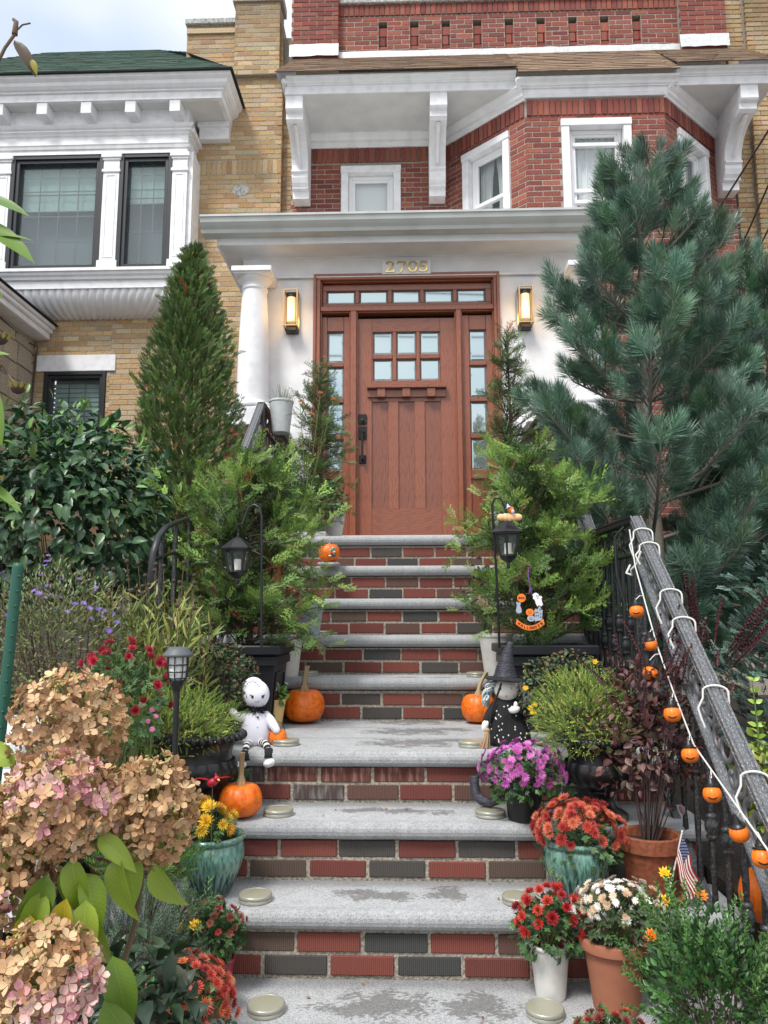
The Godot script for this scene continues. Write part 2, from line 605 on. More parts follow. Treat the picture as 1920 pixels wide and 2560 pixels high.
	mat("terracotta_dark", Color(0.30, 0.085, 0.035), 0.7, {"tex": blotch, "scale": 3.0, "world": false})
	mat("pot_white", Color(0.70, 0.69, 0.65), 0.6, {"tex": mottle, "scale": 5.0, "world": false})
	mat("pot_blue", Color(0.40, 0.45, 0.54), 0.55)
	mat("pot_grey", Color(0.50, 0.52, 0.53), 0.6, {"tex": mottle, "scale": 5.0, "world": false})
	mat("pot_charcoal", Color(0.07, 0.072, 0.078), 0.6)
	mat("pot_black", Color(0.013, 0.013, 0.015), 0.45, {"tex": blotch, "scale": 5.0, "world": false})
	mat("pot_maroon", Color(0.30, 0.02, 0.05), 0.4)
	mat("pot_yellow", Color(0.74, 0.50, 0.20), 0.5)
	mat("planter_black", Color(0.010, 0.011, 0.014), 0.4)
	mat("planter_white", Color(0.76, 0.78, 0.80), 0.5)
	mat("stake_green", Color(0.012, 0.085, 0.055), 0.5)
	mat("solar_grey", Color(0.09, 0.10, 0.11), 0.5)
	mat("frost", Color(0.72, 0.74, 0.72), 0.4, {"back": 0.3})
	mat("candle", Color(0.80, 0.78, 0.70), 0.6)
	mat("cardinal", Color(0.42, 0.006, 0.03), 0.35)
	mat("beak", Color(0.75, 0.50, 0.08), 0.5)
	mat("cookie", Color(0.80, 0.48, 0.25), 0.7)
	mat("grey_print", Color(0.36, 0.39, 0.47), 0.6)
	mat("ribbon_purple", Color(0.16, 0.05, 0.24), 0.6)
	mat("red_tape", Color(0.55, 0.02, 0.02), 0.5)
	mat("stone_0", Color(0.50, 0.42, 0.33), 0.9, {"tex": blotch, "bump": rough_t, "height": 0.8, "scale": 3.0})
	mat("stone_1", Color(0.56, 0.47, 0.35), 0.9, {"tex": blotch, "bump": rough_t, "height": 0.8, "scale": 3.0})
	mat("stone_2", Color(0.44, 0.36, 0.29), 0.9, {"tex": blotch, "bump": rough_t, "height": 0.8, "scale": 3.0})


var vein: ImageTexture
var tones_red := []
var tones_yellow := []
var tones_green := []
var tones_brown := []


func setting() -> void:
	var g := part("ground", Shape.new().face([Vector3(-150, 0, -150), Vector3(150, 0, -150), Vector3(150, 0, 150), Vector3(-150, 0, 150)], Vector3.UP), M.ground)
	tag(g, "dark ground around the houses", "", "", "structure")
	var p := part("front_path", Shape.new().span(Vector3(-1.4, 0.004, -2.2), Vector3(1.3, 0.012, 8)), M.paving)
	tag(p, "pale concrete path in front of the steps", "", "", "structure")
	var b := part("garden_bed", Shape.new().span(Vector3(-6.5, 0.004, -9.6), Vector3(-1.2, 0.62, -2.35)).span(Vector3(-3.5, 0.004, -2.35), Vector3(-1.2, 0.32, -0.3)), M.soil)
	tag(b, "raised soil bed left of the steps", "", "", "structure")
	var c := part("garden_bed", Shape.new().span(Vector3(1.06, 0.004, -9.4), Vector3(5.5, 0.62, -2.35)).span(Vector3(1.06, 0.004, -2.35), Vector3(3.5, 0.3, -0.6)), M.soil)
	tag(c, "raised soil bed right of the steps under the pine", "", "", "structure")


const RISER := [5.11, 4.862, 4.604, 4.348, 4.105, 3.175, 2.895, 2.625, 2.35]
const LEVEL := [2.057, 1.84, 1.627, 1.414, 1.202, 0.984, 0.784, 0.581, 0.37]


# worn granite: damp marks and grime on each tread, laid over the speckle
func stained(k: int, x0: float) -> StandardMaterial3D:
	var marks := [[5, 0.03, 0.25, 0.2, 0.13], [5, 0.2, 0.3, 0.1, 0.08], [5, -0.12, 0.2, 0.1, 0.05], [6, -0.17, 0.19, 0.11, 0.035], [6, -0.02, 0.18, 0.09, 0.04], [6, 0.13, 0.16, 0.06, 0.04], [7, -0.17, 0.17, 0.08, 0.055], [7, -0.06, 0.15, 0.09, 0.05], [7, 0.12, 0.17, 0.08, 0.07], [8, -0.08, 0.14, 0.18, 0.09], [8, 0.2, 0.14, 0.12, 0.08], [4, -0.02, 0.06, 0.07, 0.03], [4, 0.17, 0.06, 0.06, 0.03]]
	var f := FastNoiseLite.new()
	f.seed = 60 + k
	f.frequency = 0.045
	f.fractal_octaves = 4
	var w := 640
	var h := 100
	var im := Image.create_empty(w, h, false, Image.FORMAT_RGB8)
	for j in h:
		var d := 0.34 * (j + 0.5) / h
		for i in w:
			var x := x0 + 2.2 * (i + 0.5) / w
			var n := f.get_noise_2d(i * 0.6, j * 0.9)
			var n2 := f.get_noise_2d(i * 3.1 + 900.0, j * 6.0)
			var v := -1.0
			for e in marks:
				if e[0] == k:
					v = maxf(v, 1.0 - Vector2((x - e[1]) / e[3], (d - e[2]) / e[4]).length())
			var wet := smoothstep(0.0, 0.22, v * 0.6 + n * 0.55 + n2 * 0.5)
			if v < -0.9:
				wet = 0.0
			var g := 0.97 + 0.06 * n + 0.05 * n2
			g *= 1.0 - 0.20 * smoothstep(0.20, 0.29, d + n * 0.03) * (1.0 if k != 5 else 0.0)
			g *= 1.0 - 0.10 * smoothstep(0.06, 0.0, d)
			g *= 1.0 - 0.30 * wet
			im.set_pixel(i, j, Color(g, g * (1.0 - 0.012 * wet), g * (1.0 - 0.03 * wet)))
	var m: StandardMaterial3D = M.granite.duplicate()
	m.resource_name = "granite_tread_%d" % k
	m.detail_enabled = true
	m.detail_blend_mode = BaseMaterial3D.BLEND_MODE_MUL
	m.detail_uv_layer = BaseMaterial3D.DETAIL_UV_2
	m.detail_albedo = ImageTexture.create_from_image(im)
	return m


func steps() -> void:
	var t := thing("front_steps", "granite front steps with red and grey scored brick risers up to the door", "steps", Vector3(0, 0, -3.6))
	var off := Transform3D(Basis(), Vector3(0, 0, 3.6))
	var x0 := -1.16
	var x1 := 1.03
	var rows := [["BRBRRRB", "NRBRNRR", -0.471, 0.5], ["NRNRRNR", "RRBRNRN", -0.365, -0.5], ["RNRBRNR", "RRNRBRN", -0.469, 0.5], ["BRRBRRN", "RNRRBNR", -0.689, 0.5], ["RBRNRRB", "RBRBRNR", -0.362, 0.5], ["RNRBNRB", "BNRNRBR", -0.153, -0.5], ["RRBRBRN", "RNRBRNB", -0.476, -0.5], ["NRBRNRB", "RBRBRRN", -0.371, -0.5], ["RBRNRBR", "NRBRRBR", -0.42, 0.5]]
	var fill := Shape.new()
	var brick := Shape.new().box(Vector3.ZERO, Vector3(0.202, 0.0575, 0.06), 0.003).done()
	for k in 9:
		var z: float = -RISER[k]
		var top: float = LEVEL[k]
		var low: float = LEVEL[k + 1] if k < 8 else 0.165
		fill.span(Vector3(x0, low - 0.1, z - 0.45), Vector3(x1, top - 0.068, z - 0.006))
		var mid := low + 0.0725
		for r in 2:
			var word: String = rows[k][r]
			var xs: float = rows[k][2] + (rows[k][3] * 0.213 if r else 0.0)
			for i in range(-5, 10):
				var a := maxf(xs + (i - 1) * 0.213 + 0.0055, x0 + 0.004)
				var b := minf(xs + i * 0.213 - 0.0055, x1 - 0.004)
				if b - a < 0.03:
					continue
				var ch := word[i] if i >= 0 and i < word.length() else word[(i * 5 + 11 + k) % word.length()]
				var m: Material = M[{"R": pick(["step_red", "step_red", "step_red_2"]), "B": pick(["step_dark", "step_dark_2"]), "N": pick(["step_brown", "step_brown_2"])}[ch]]
				if k == 5 and a < -0.1 and b > -0.72 and (r == 0 or ch == "B"):
					m = M["step_dark_limed"] if ch == "B" else M["step_red_limed"]
				var xf := Transform3D(Basis(Vector3.BACK, rng.randfn(0, 0.0045)) * Basis.from_scale(Vector3((b - a) / 0.202 * rng.randf_range(0.985, 1.01), rng.randf_range(0.96, 1.03), 1)), Vector3((a + b) * 0.5 + rng.randfn(0, 0.0012), mid + (0.0345 if r == 0 else -0.0345) + rng.randfn(0, 0.0008), z - 0.03 + rng.randf_range(-0.003, 0.0015)))
				part("brick", brick, m, t, off * xf)
	fill.span(Vector3(x0, 0.0, -2.34), Vector3(x1, 0.1, -2.0))
	part("riser_mortar", fill, M.mortar_step, t, off)
	for k in 9:
		var zf: float = -RISER[k] + 0.034
		var zb: float = -RISER[k - 1] + 0.004 if k > 0 else -7.0
		var s := Shape.new()
		var pr := [Vector2(zb, 0.0)]
		for i in 9:
			var a := PI / 2 - PI * i / 8
			pr.append(Vector2(zf - 0.03 + 0.03 * cos(a), -0.031 + 0.031 * sin(a)))
		pr.append(Vector2(zb, -0.062))
		var xs := []
		var n := 16
		for i in n + 1:
			xs.append(lerpf(x0 - 0.02, x1 + 0.02, float(i) / n))
		for j in pr.size() - 1:
			var base := s.v.size()
			for i in n + 1:
				for e in 2:
					var q: Vector2 = pr[j + e]
					s.vert(Vector3(xs[i], LEVEL[k] + q.y, q.x + (0.0025 * sin(xs[i] * 23.0 + k * 2.0) if q.x > zf - 0.05 else 0.0)), Vector2((xs[i] - x0) / 2.2, (zf - q.x) / 0.34))
			for i in n:
				s.quad(base + i * 2, base + i * 2 + 1, base + i * 2 + 3, base + i * 2 + 2)
		for sx in [0, n]:
			s.face(pr.map(func(q): return Vector3(xs[sx], LEVEL[k] + q.y, q.x)), Vector3(-1 if sx == 0 else 1, 0, 0))
		s.second_uv = true
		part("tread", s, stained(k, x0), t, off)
	# blown leaves and petals
	var lit := leafm(0.022, 0.013, 0.4, 0.5)
	var lx := [[], []]
	for i in 90:
		var k := 1 + rng.randi() % 8
		var p := Vector3(rng.randf_range(-0.75, 0.75), LEVEL[k] + 0.004, -RISER[k] - rng.randf_range(-0.01, 0.2))
		if rng.randf() < 0.6:
			p.z = -RISER[k - 1] + rng.randf_range(0.01, 0.05)
		lx[0].append(off * aim(p, Vector3(rng.randfn(), 0.1, rng.randfn()), Vector3.UP, rng.randf_range(0.35, 0.9)))
		lx[1].append(jit(pick([Color(0.16, 0.09, 0.04), Color(0.10, 0.06, 0.035), Color(0.25, 0.16, 0.06), Color(0.22, 0.04, 0.03), Color(0.42, 0.25, 0.18)]), 0.2))
	scatter("leaf_litter", lit, M.leaf_tint, t, lx[0], lx[1])
	part("door_step", Shape.new().span(Vector3(-0.95, 2.06, -7.0), Vector3(0.95, 2.24, -6.72), 0.01), M.granite, t, off)
	for sx in [-0.66, 0.66]:
		part("plinth", Shape.new().box(Vector3(sx, 2.075, -5.25), Vector3(0.2, 0.035, 0.22), 0.006), M.limestone, t, off)


# ---------- brickwork ----------
func wall_cells(s: Shape, o: Vector3, u: Vector3, w: float, h: float, thick: float, holes: Array) -> void:
	var xs := [0.0, w]
	var ys := [0.0, h]
	for r in holes:
		for e in [r.position.x, r.end.x]:
			if e > 0.0 and e < w and not e in xs:
				xs.append(e)
		for e in [r.position.y, r.end.y]:
			if e > 0.0 and e < h and not e in ys:
				ys.append(e)
	xs.sort()
	ys.sort()
	var n := u.cross(Vector3.UP)
	for i in xs.size() - 1:
		for j in ys.size() - 1:
			var c := Vector2((xs[i] + xs[i + 1]) * 0.5, (ys[j] + ys[j + 1]) * 0.5)
			if holes.any(func(r): return r.has_point(c)):
				continue
			s.box(Vector3(c.x, c.y, -thick * 0.5), Vector3(xs[i + 1] - xs[i], ys[j + 1] - ys[j], thick), 0.0, Transform3D(Basis(u, Vector3.UP, n), o))


var brick_mesh: ArrayMesh


func bricks(parent: Node3D, o: Vector3, u: Vector3, w: float, h: float, tones: Array, holes := [], singles := 0, course := 0.0695, phase := 0.0, upright := false, proud := 0.004, dirt := Vector2.ZERO) -> void:
	if brick_mesh == null:
		brick_mesh = Shape.new().box(Vector3.ZERO, Vector3(0.203, 0.059, 0.05), 0.0035).done()
	var n := u.cross(Vector3.UP)
	var pitch := 0.0695 if upright else 0.213
	var ch := 0.213 if upright else course
	var xfs := []
	var cols := []
	for j in int(round(h / ch)):
		var y := (j + 0.5) * ch
		var sh := 0.0 if upright else (0.5 if j % 2 else 0.0)
		for i in range(-1, int(w / pitch) + 2):
			var a := (i + sh + phase) * pitch + 0.005
			var b := a + pitch - 0.010
			var spans := [Vector2(maxf(a, 0.0), minf(b, w))]
			for r in holes:
				if y > r.position.y - 0.012 and y < r.end.y + 0.012:
					var cut := []
					for g in spans:
						if g.y <= r.position.x or g.x >= r.end.x:
							cut.append(g)
							continue
						if g.x < r.position.x:
							cut.append(Vector2(g.x, r.position.x - 0.004))
						if g.y > r.end.x:
							cut.append(Vector2(r.end.x + 0.004, g.y))
					spans = cut
			for g in spans:
				a = g.x
				b = g.y
				if b - a < 0.02:
					continue
				var c := o + u * (a + b) * 0.5 + Vector3.UP * (y + rng.randf_range(-0.001, 0.001)) + n * (proud - 0.025 + rng.randf_range(-0.002, 0.002))
				var bs: Basis
				if upright:
					bs = Basis(u * ((b - a) / 0.059), Vector3.UP * ((ch - 0.011) / 0.203), n)
					bs = Basis(Vector3.UP * ((ch - 0.011) / 0.203), -u * ((b - a) / 0.059), n)
				else:
					bs = Basis(u * ((b - a) / 0.203), Vector3.UP * ((course - 0.0105) / 0.059), n)
				xfs.append(Transform3D(bs, c - parent.position))
				var t: Material = pick(tones)
				var k: Color = t.get_meta("linear")
				k = jit(k, 0.10, 0.03)
				if dirt != Vector2.ZERO and c.x > -3.2:
					k *= 0.55 + 0.45 * smoothstep(dirt.x, dirt.y, c.y)
				cols.append(k)
	scatter("brick", brick_mesh, M.brick_tint, parent, xfs, cols, singles, tones)


func shingles(parent: Node3D, called: String, e0: Vector3, e1: Vector3, t0: Vector3, t1: Vector3, tones_in: Array, expo := 0.13, room := 300) -> void:
	var n := (e1 - e0).cross(t0 - e0).normalized()
	if n.y < 0.0:
		n = -n
	var rows := int((((t0 + t1) - (e0 + e1)) * 0.5).length() / expo) + 1
	var mesh := Shape.new().box(Vector3(0, 0.5, 0), Vector3(1, 1.12, 1), 0.0).done()
	var xfs := []
	var cols := []
	for j in rows:
		var f := float(j) / rows
		var a := e0.lerp(t0, f)
		var b := e1.lerp(t1, f)
		var a2 := e0.lerp(t0, f + 1.0 / rows)
		var b2 := e1.lerp(t1, f + 1.0 / rows)
		var w := (b - a).length()
		var x := -rng.randf() * 0.2
		while x < w:
			var k := rng.randf_range(0.10, 0.30)
			var p := maxf(x, 0.0) / w
			var q := minf(x + k, w) / w
			if (q - p) * w > 0.02:
				var mid := (p + q) * 0.5
				var bs := Basis((b - a) * (q - p) * 0.985, (a2.lerp(b2, mid) - a.lerp(b, mid)) * rng.randf_range(0.97, 1.06) - n * 0.008, n * rng.randf_range(0.008, 0.016))
				xfs.append(Transform3D(bs, a.lerp(b, mid) + n * 0.010 - parent.position))
				cols.append(jit(pick(tones_in).get_meta("linear"), 0.06, 0.02))
			x += k
	scatter("shingle", mesh, M.shingle_tint, parent, xfs, cols, room, tones_in)
	part(called, Shape.new().face([e0, e1, t1, t0], n), M.shingle_under, parent, Transform3D(Basis(), -parent.position))


func pane(a: Vector3, b: Vector3, inset := 0.02, deep := 0.0085) -> Shape:
	# bevelled pane facing +z between corners a (low left) and b (high right) at depth a.z
	var s := Shape.new()
	var o := [Vector3(a.x, a.y, a.z), Vector3(b.x, a.y, a.z), Vector3(b.x, b.y, a.z), Vector3(a.x, b.y, a.z)]
	var i := [Vector3(a.x + inset, a.y + inset, a.z + deep), Vector3(b.x - inset, a.y + inset, a.z + deep), Vector3(b.x - inset, b.y - inset, a.z + deep), Vector3(a.x + inset, b.y - inset, a.z + deep)]
	s.face(i, Vector3.BACK)
	for k in 4:
		s.face([o[k], o[(k + 1) % 4], i[(k + 1) % 4], i[k]], Vector3.BACK)
	return s


func frame4(s: Shape, x0: float, y0: float, x1: float, y1: float, w: float, z0: float, z1: float, bev := 0.0) -> void:
	s.span(Vector3(x0, y0, z0), Vector3(x0 + w, y1, z1), bev)
	s.span(Vector3(x1 - w, y0, z0), Vector3(x1, y1, z1), bev)
	s.span(Vector3(x0 + w, y1 - w, z0), Vector3(x1 - w, y1, z1), bev)
	s.span(Vector3(x0 + w, y0, z0), Vector3(x1 - w, y0 + w, z1), bev)


func sash_window(parent: Node3D, o: Vector3, u: Vector3, w: float, h: float, rails: Array, drape: int) -> void:
	# o: low left corner of the opening on the wall face
	var n := u.cross(Vector3.UP)
	var xf := Transform3D(Basis(u, Vector3.UP, n), o - parent.position)
	var s := Shape.new()
	var c := 0.095
	s.span(Vector3(0, 0, -0.16), Vector3(c, h - c, 0.035), 0.006)
	s.span(Vector3(w - c, 0, -0.16), Vector3(w, h - c, 0.035), 0.006)
	s.span(Vector3(-0.006, h - c, -0.16), Vector3(w + 0.006, h, 0.045), 0.006)
	s.span(Vector3(-0.02, -0.05, -0.16), Vector3(w + 0.02, 0, 0.07), 0.006)
	var win := part("window", s, M.white_paint, parent, xf)
	s = Shape.new()
	frame4(s, c + 0.002, 0.002, w - c - 0.002, h - c - 0.002, 0.05, -0.13, -0.06, 0.004)
	frame4(s, c + 0.05, 0.05, w - c - 0.05, h - c - 0.05, 0.035, -0.11, -0.075, 0.004)
	for r in rails:
		s.span(Vector3(c + 0.05, r, -0.105), Vector3(w - c - 0.05, r + 0.05, -0.05), 0.005)
	part("sash", s, M.window_white, win)
	part("pane", Shape.new().span(Vector3(c + 0.06, 0.06, -0.1), Vector3(w - c - 0.06, h - c - 0.06, -0.096)), M.glass, win)
	s = Shape.new()
	var x0 := c + 0.05
	var x1 := w - c - 0.05
	if drape == 0:
		s.face([Vector3(x0, 0, -0.17), Vector3(x1, 0, -0.17), Vector3(x1, h, -0.17), Vector3(x0, h, -0.17)], Vector3.BACK)
		var f := PackedVector2Array([Vector2(x0, -0.02), Vector2(x1, -0.02), Vector2(x1 - 0.02, 0.4), Vector2(x0 + 0.35, 0.31), Vector2(x0 + 0.12, 0.34)])
		s.prism(f, -0.165, -0.15)
	else:
		var m := 60
		for e in 2:
			if drape == 1 and e == 1:
				continue
			var b := s.v.size()
			for i in m + 1:
				var g := float(i) / m
				for j in 5:
					var v := j / 4.0
					var open := 0.0 if drape == 1 else 0.16 * sin(PI * v)
					var xa := lerpf(x0, x1, g * (1.0 if drape == 1 else 0.5 - open) + (0.0 if e == 0 or drape == 1 else 0.5 + open))
					s.vert(Vector3(xa, lerpf(-0.02, h - 0.12 if drape == 1 else h, v), -0.2 + 0.018 * sin(g * 44.0 + sin(v * 2.0 + g * 9.0)) + 0.008 * sin(g * 97.0)))
			for i in m:
				for j in 4:
					var a := b + i * 5 + j
					s.quad(a, a + 5, a + 6, a + 1)
	part("curtain", s, M.curtain, win)
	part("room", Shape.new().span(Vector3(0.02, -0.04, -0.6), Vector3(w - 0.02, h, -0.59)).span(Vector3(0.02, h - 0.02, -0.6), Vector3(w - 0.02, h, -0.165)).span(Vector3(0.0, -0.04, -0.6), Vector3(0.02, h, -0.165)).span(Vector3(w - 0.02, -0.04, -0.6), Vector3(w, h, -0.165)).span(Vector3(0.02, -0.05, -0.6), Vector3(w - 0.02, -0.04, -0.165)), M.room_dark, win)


func moulding(s: Shape, prof: Array, x0: float, x1: float, m0 := 0.0, m1 := 0.0) -> void:
	# profile (z forward, y) swept along x from x0 to x1; ends mitred by m0/m1 x per z
	var p := PackedVector2Array()
	for q in prof:
		p.append(q)
	for i in prof.size():
		var a: Vector2 = prof[i]
		var b: Vector2 = prof[(i + 1) % prof.size()]
		s.face([Vector3(x0 + a.x * m0, a.y, a.x), Vector3(x1 + a.x * m1, a.y, a.x), Vector3(x1 + b.x * m1, b.y, b.x), Vector3(x0 + b.x * m0, b.y, b.x)])
	if Geometry2D.is_polygon_clockwise(p):
		p.reverse()
	var tr := Geometry2D.triangulate_polygon(p)
	for k in range(0, tr.size(), 3):
		for e in [[x0, m0, -1], [x1, m1, 1]]:
			var q := []
			for i in 3:
				var c: Vector2 = p[tr[k + i]]
				q.append(Vector3(e[0] + c.x * e[1], c.y, c.x))
			s.face(q, Vector3(e[2], 0, 0))


func red_house() -> void:
	var t := thing("red_brick_house", "red brick row house with white bracketed cornice and enclosed white porch behind the steps", "house", Vector3(0, 0, -9.5))
	var off := Transform3D(Basis(), Vector3(0, 0, 9.5))
	var wl := Vector3(-1.54, 5.3, -9.5)
	var pa := Vector3(0.531, 2.4, -9.5)
	var pb := Vector3(1.453, 2.4, -8.62)
	var pc := Vector3(3.108, 2.4, -8.62)
	var pd := Vector3(4.06, 2.4, -9.5)
	var pe := Vector3(4.285, 5.3, -9.5)
	var h := 2.225
	var mort := Shape.new()
	var runs := [[wl, pa, [Rect2(0.667, 1.0, 0.79, 1.185)]], [pa, pb, [Rect2(0.28, 3.75, 0.74, 1.33)]], [pb, pc, [Rect2(0.41, 3.75, 0.835, 1.34)]], [pc, pd, [Rect2(0.28, 3.75, 0.74, 1.33)]], [pd, pe, []]]
	for i in runs.size():
		var a: Vector3 = runs[i][0]
		var b: Vector3 = runs[i][1]
		var u := (b - a).normalized()
		var w := (b - a).length()
		b.y = a.y
		w = (b - a).length()
		u = (b - a).normalized()
		h = 7.525 - a.y
		wall_cells(mort, a, u, w, h + 0.4, 0.22, runs[i][2])
		bricks(t, a, u, w, h, tones_red, runs[i][2], [130, 0, 0, 0, 0][i], 0.0695, 0.3 if i else 0.1)
		bricks(t, a + Vector3(0, h + 0.012, 0) + u.cross(Vector3.UP) * 0.004, u, w, 0.213, tones_red, [], [24, 0, 0, 0, 0][i], 0.0695, 0.0, true, 0.016)
	# the storey below the bay, beside the porch
	mort.span(Vector3(1.70, 0.2, -9.72), Vector3(4.285, 5.3, -9.5))
	bricks(t, Vector3(1.70, 2.4, -9.5), Vector3.RIGHT, 2.58, 2.9, tones_red, [], 0)
	h = 2.225
	bricks(t, wl + Vector3(0, 0, -0.22), Vector3(0, 0, 1), 0.22, h, tones_red, [], 0)
	part("wall", mort, M.mortar, t, off)
	sash_window(t, wl + Vector3(0.667, 1.0, 0), Vector3.RIGHT, 0.79, 1.18, [], 0)
	var u1 := (pb - pa).normalized()
	sash_window(t, pa + u1 * 0.28 + Vector3(0, 3.75, 0), u1, 0.74, 1.32, [0.55], 2)
	sash_window(t, pb + Vector3(0.41, 3.75, 0), Vector3.RIGHT, 0.835, 1.33, [0.42, 0.28, 1.02], 1)
	var u3 := (pd - pc).normalized()
	sash_window(t, pc + u3 * 0.28 + Vector3(0, 3.75, 0), u3, 0.74, 1.32, [0.55], 2)
	# cornice: soffit, fascia, crown, bay frieze, bed mouldings
	var s := Shape.new()
	s.span(Vector3(-1.47, 7.913, -9.5), Vector3(4.42, 7.94, -8.63))
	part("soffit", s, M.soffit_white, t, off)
	s = Shape.new()
	var crown := [Vector2(-8.63, 8.012), Vector2(-8.595, 8.012), Vector2(-8.59, 8.024), Vector2(-8.575, 8.028), Vector2(-8.565, 8.045), Vector2(-8.545, 8.055), Vector2(-8.525, 8.058), Vector2(-8.515, 8.066), Vector2(-8.51, 8.082), Vector2(-8.63, 8.09)]
	var fascia := [Vector2(-8.63, 7.905), Vector2(-8.61, 7.905), Vector2(-8.61, 8.012), Vector2(-8.63, 8.012)]
	for r in [[-1.47, 1.33, -1.47, -1], [3.26, 4.42, 4.42, 1]]:
		s = Shape.new()
		moulding(s, fascia, r[0], r[1])
		moulding(s, crown, r[0], r[1])
		var e: float = r[2]
		var g: int = r[3]
		s.span(Vector3(e, 7.905, -9.5), Vector3(e + 0.02 * g, 8.012, -8.612))
		s.span(Vector3(e, 8.012, -9.5), Vector3(e + 0.06 * g, 8.085, -8.53), 0.02)
		part("cornice", s, M.old_white, t, off)
	s = Shape.new()
	var bay := [Vector2(-8.63, 7.872), Vector2(-8.555, 7.872), Vector2(-8.55, 7.886), Vector2(-8.535, 7.89), Vector2(-8.52, 7.915), Vector2(-8.50, 7.93), Vector2(-8.48, 7.94), Vector2(-8.475, 7.965), Vector2(-8.63, 7.98)]
	moulding(s, bay, 1.33, 3.26)
	moulding(s, [Vector2(-8.63, 7.77), Vector2(-8.59, 7.77), Vector2(-8.58, 7.80), Vector2(-8.575, 7.81), Vector2(-8.575, 7.872), Vector2(-8.63, 7.872)], 1.42, 3.14)
	part("bay_cornice", s, M.old_white, t, off)
	s = Shape.new()
	for r in [[wl, pa], [pa, pb], [pc, pd], [pd, pe]]:
		var a: Vector3 = r[0]
		var b: Vector3 = r[1]
		var u := (b - a).normalized()
		a.y = 5.3
		b.y = 5.3
		u = (b - a).normalized()
		var n := u.cross(Vector3.UP)
		var q := Shape.new()
		moulding(q, [Vector2(0.0, 2.445), Vector2(0.035, 2.445), Vector2(0.045, 2.47), Vector2(0.07, 2.49), Vector2(0.07, 2.53), Vector2(0.10, 2.55), Vector2(0.13, 2.59), Vector2(0.13, 2.613), Vector2(0.0, 2.613)], 0.0, (b - a).length())
		part("bed_moulding", q, M.white_paint, t, off * Transform3D(Basis(u, Vector3.UP, n), a))
	# scrolled brackets
	for xb in [-1.487, 0.288, 4.035]:
		var p := PackedVector2Array([Vector2(0, 7.913), Vector2(0.86, 7.913), Vector2(0.86, 7.735), Vector2(0.845, 7.715), Vector2(0.80, 7.705), Vector2(0.80, 7.63), Vector2(0.76, 7.605), Vector2(0.70, 7.60)])
		for i in 9:
			var a := PI / 2 * i / 8
			p.append(Vector2(0.30 + 0.38 * (1.0 - sin(a)), 7.60 - 0.34 * (1.0 - cos(a))))
		for e in [Vector2(0.335, 7.25), Vector2(0.335, 7.225), Vector2(0.30, 7.215), Vector2(0.305, 7.16), Vector2(0.28, 7.10), Vector2(0.235, 7.065), Vector2(0.255, 7.05), Vector2(0.25, 7.035), Vector2(0.19, 7.03), Vector2(0.19, 6.93), Vector2(0, 6.93)]:
			p.append(e)
		var b := Shape.new()
		b.prism(p, -0.105, 0.105, Transform3D(Basis(Vector3(0, 0, 1), Vector3.UP, Vector3(-1, 0, 0)), Vector3(xb + 0.105, 0, -9.49)))
		# raised bead on the curved face
		b.tube([Vector3(xb + 0.105, 7.58, -8.75), Vector3(xb + 0.105, 7.52, -8.92), Vector3(xb + 0.105, 7.42, -9.06), Vector3(xb + 0.105, 7.3, -9.15)], 0.03, 6, 1.0)
		part("bracket", b, M.old_white, t, off)
	# pent roof and flashing
	for e in [[-1.60, 1.34, 8.092, -8.465, 130, -1.50, 1.34], [1.342, 3.258, 7.985, -8.43, 90, 1.342, 3.258], [3.26, 4.52, 8.092, -8.465, 70, 3.26, 4.40]]:
		shingles(t, "roof", Vector3(e[0], e[2], e[3]), Vector3(e[1], e[2], e[3]), Vector3(e[5], 8.97, -9.36), Vector3(e[6], 8.97, -9.36), tones_brown, 0.115, e[4])
	part("roof_end", Shape.new().face([Vector3(-1.58, 8.085, -8.47), Vector3(-1.48, 8.96, -9.36), Vector3(-1.48, 8.0, -9.4)]).face([Vector3(4.50, 8.085, -8.47), Vector3(4.38, 8.96, -9.36), Vector3(4.38, 8.0, -9.4)]), M.old_white, t, off)
	s = Shape.new()
	flash(s, -0.93, 3.65, -9.40, 8.93, 9.09)
	flash(s, -1.56, -0.9, -9.29, 8.94, 9.13)
	flash(s, 3.60, 4.24, -9.29, 8.94, 9.13)
	part("flashing", s, M.flashing, t, off)
	# parapet with slots, coping and piers
	var slots := []
	for i in 9:
		slots.append(Rect2(0.54 + 0.426 * i, 0.20, 0.118, 0.42))
	var po := Vector3(-0.912, 8.93, -9.42)
	mort = Shape.new()
	wall_cells(mort, po, Vector3.RIGHT, 4.545, 0.86, 0.12, slots)
	mort.span(Vector3(-1.54, 8.9, -9.72), Vector3(4.22, 9.79, -9.54))
	mort.span(Vector3(-1.535, 8.9, -9.54), Vector3(-0.915, 10.4, -9.304))
	mort.span(Vector3(3.635, 8.9, -9.54), Vector3(4.22, 10.4, -9.304))
	part("parapet", mort, M.mortar, t, off)
	bricks(t, po, Vector3.RIGHT, 4.545, 0.70, tones_red, slots, 0)
	bricks(t, po + Vector3(0, 0.0, -0.035), Vector3.RIGHT, 4.545, 0.556, tones_red, [], 0, 0.139)
	bricks(t, po + Vector3(0, 0.70, 0), Vector3.RIGHT, 4.545, 0.16, tones_red, [], 0, 0.0695, 0.0, true, 0.02)
	bricks(t, Vector3(-1.54, 8.93, -9.30), Vector3.RIGHT, 0.63, 1.46, tones_red, [], 0, 0.0695, 0.1)
	bricks(t, Vector3(3.63, 8.93, -9.30), Vector3.RIGHT, 0.59, 1.46, tones_red, [], 0)
	bricks(t, Vector3(3.63, 8.93, -9.54), Vector3(0, 0, -1), 0.01, 0.0, tones_red, [], 0)
	bricks(t, Vector3(-0.91, 8.93, -9.30), Vector3(0, 0, -1), 0.13, 1.46, tones_red, [], 0)
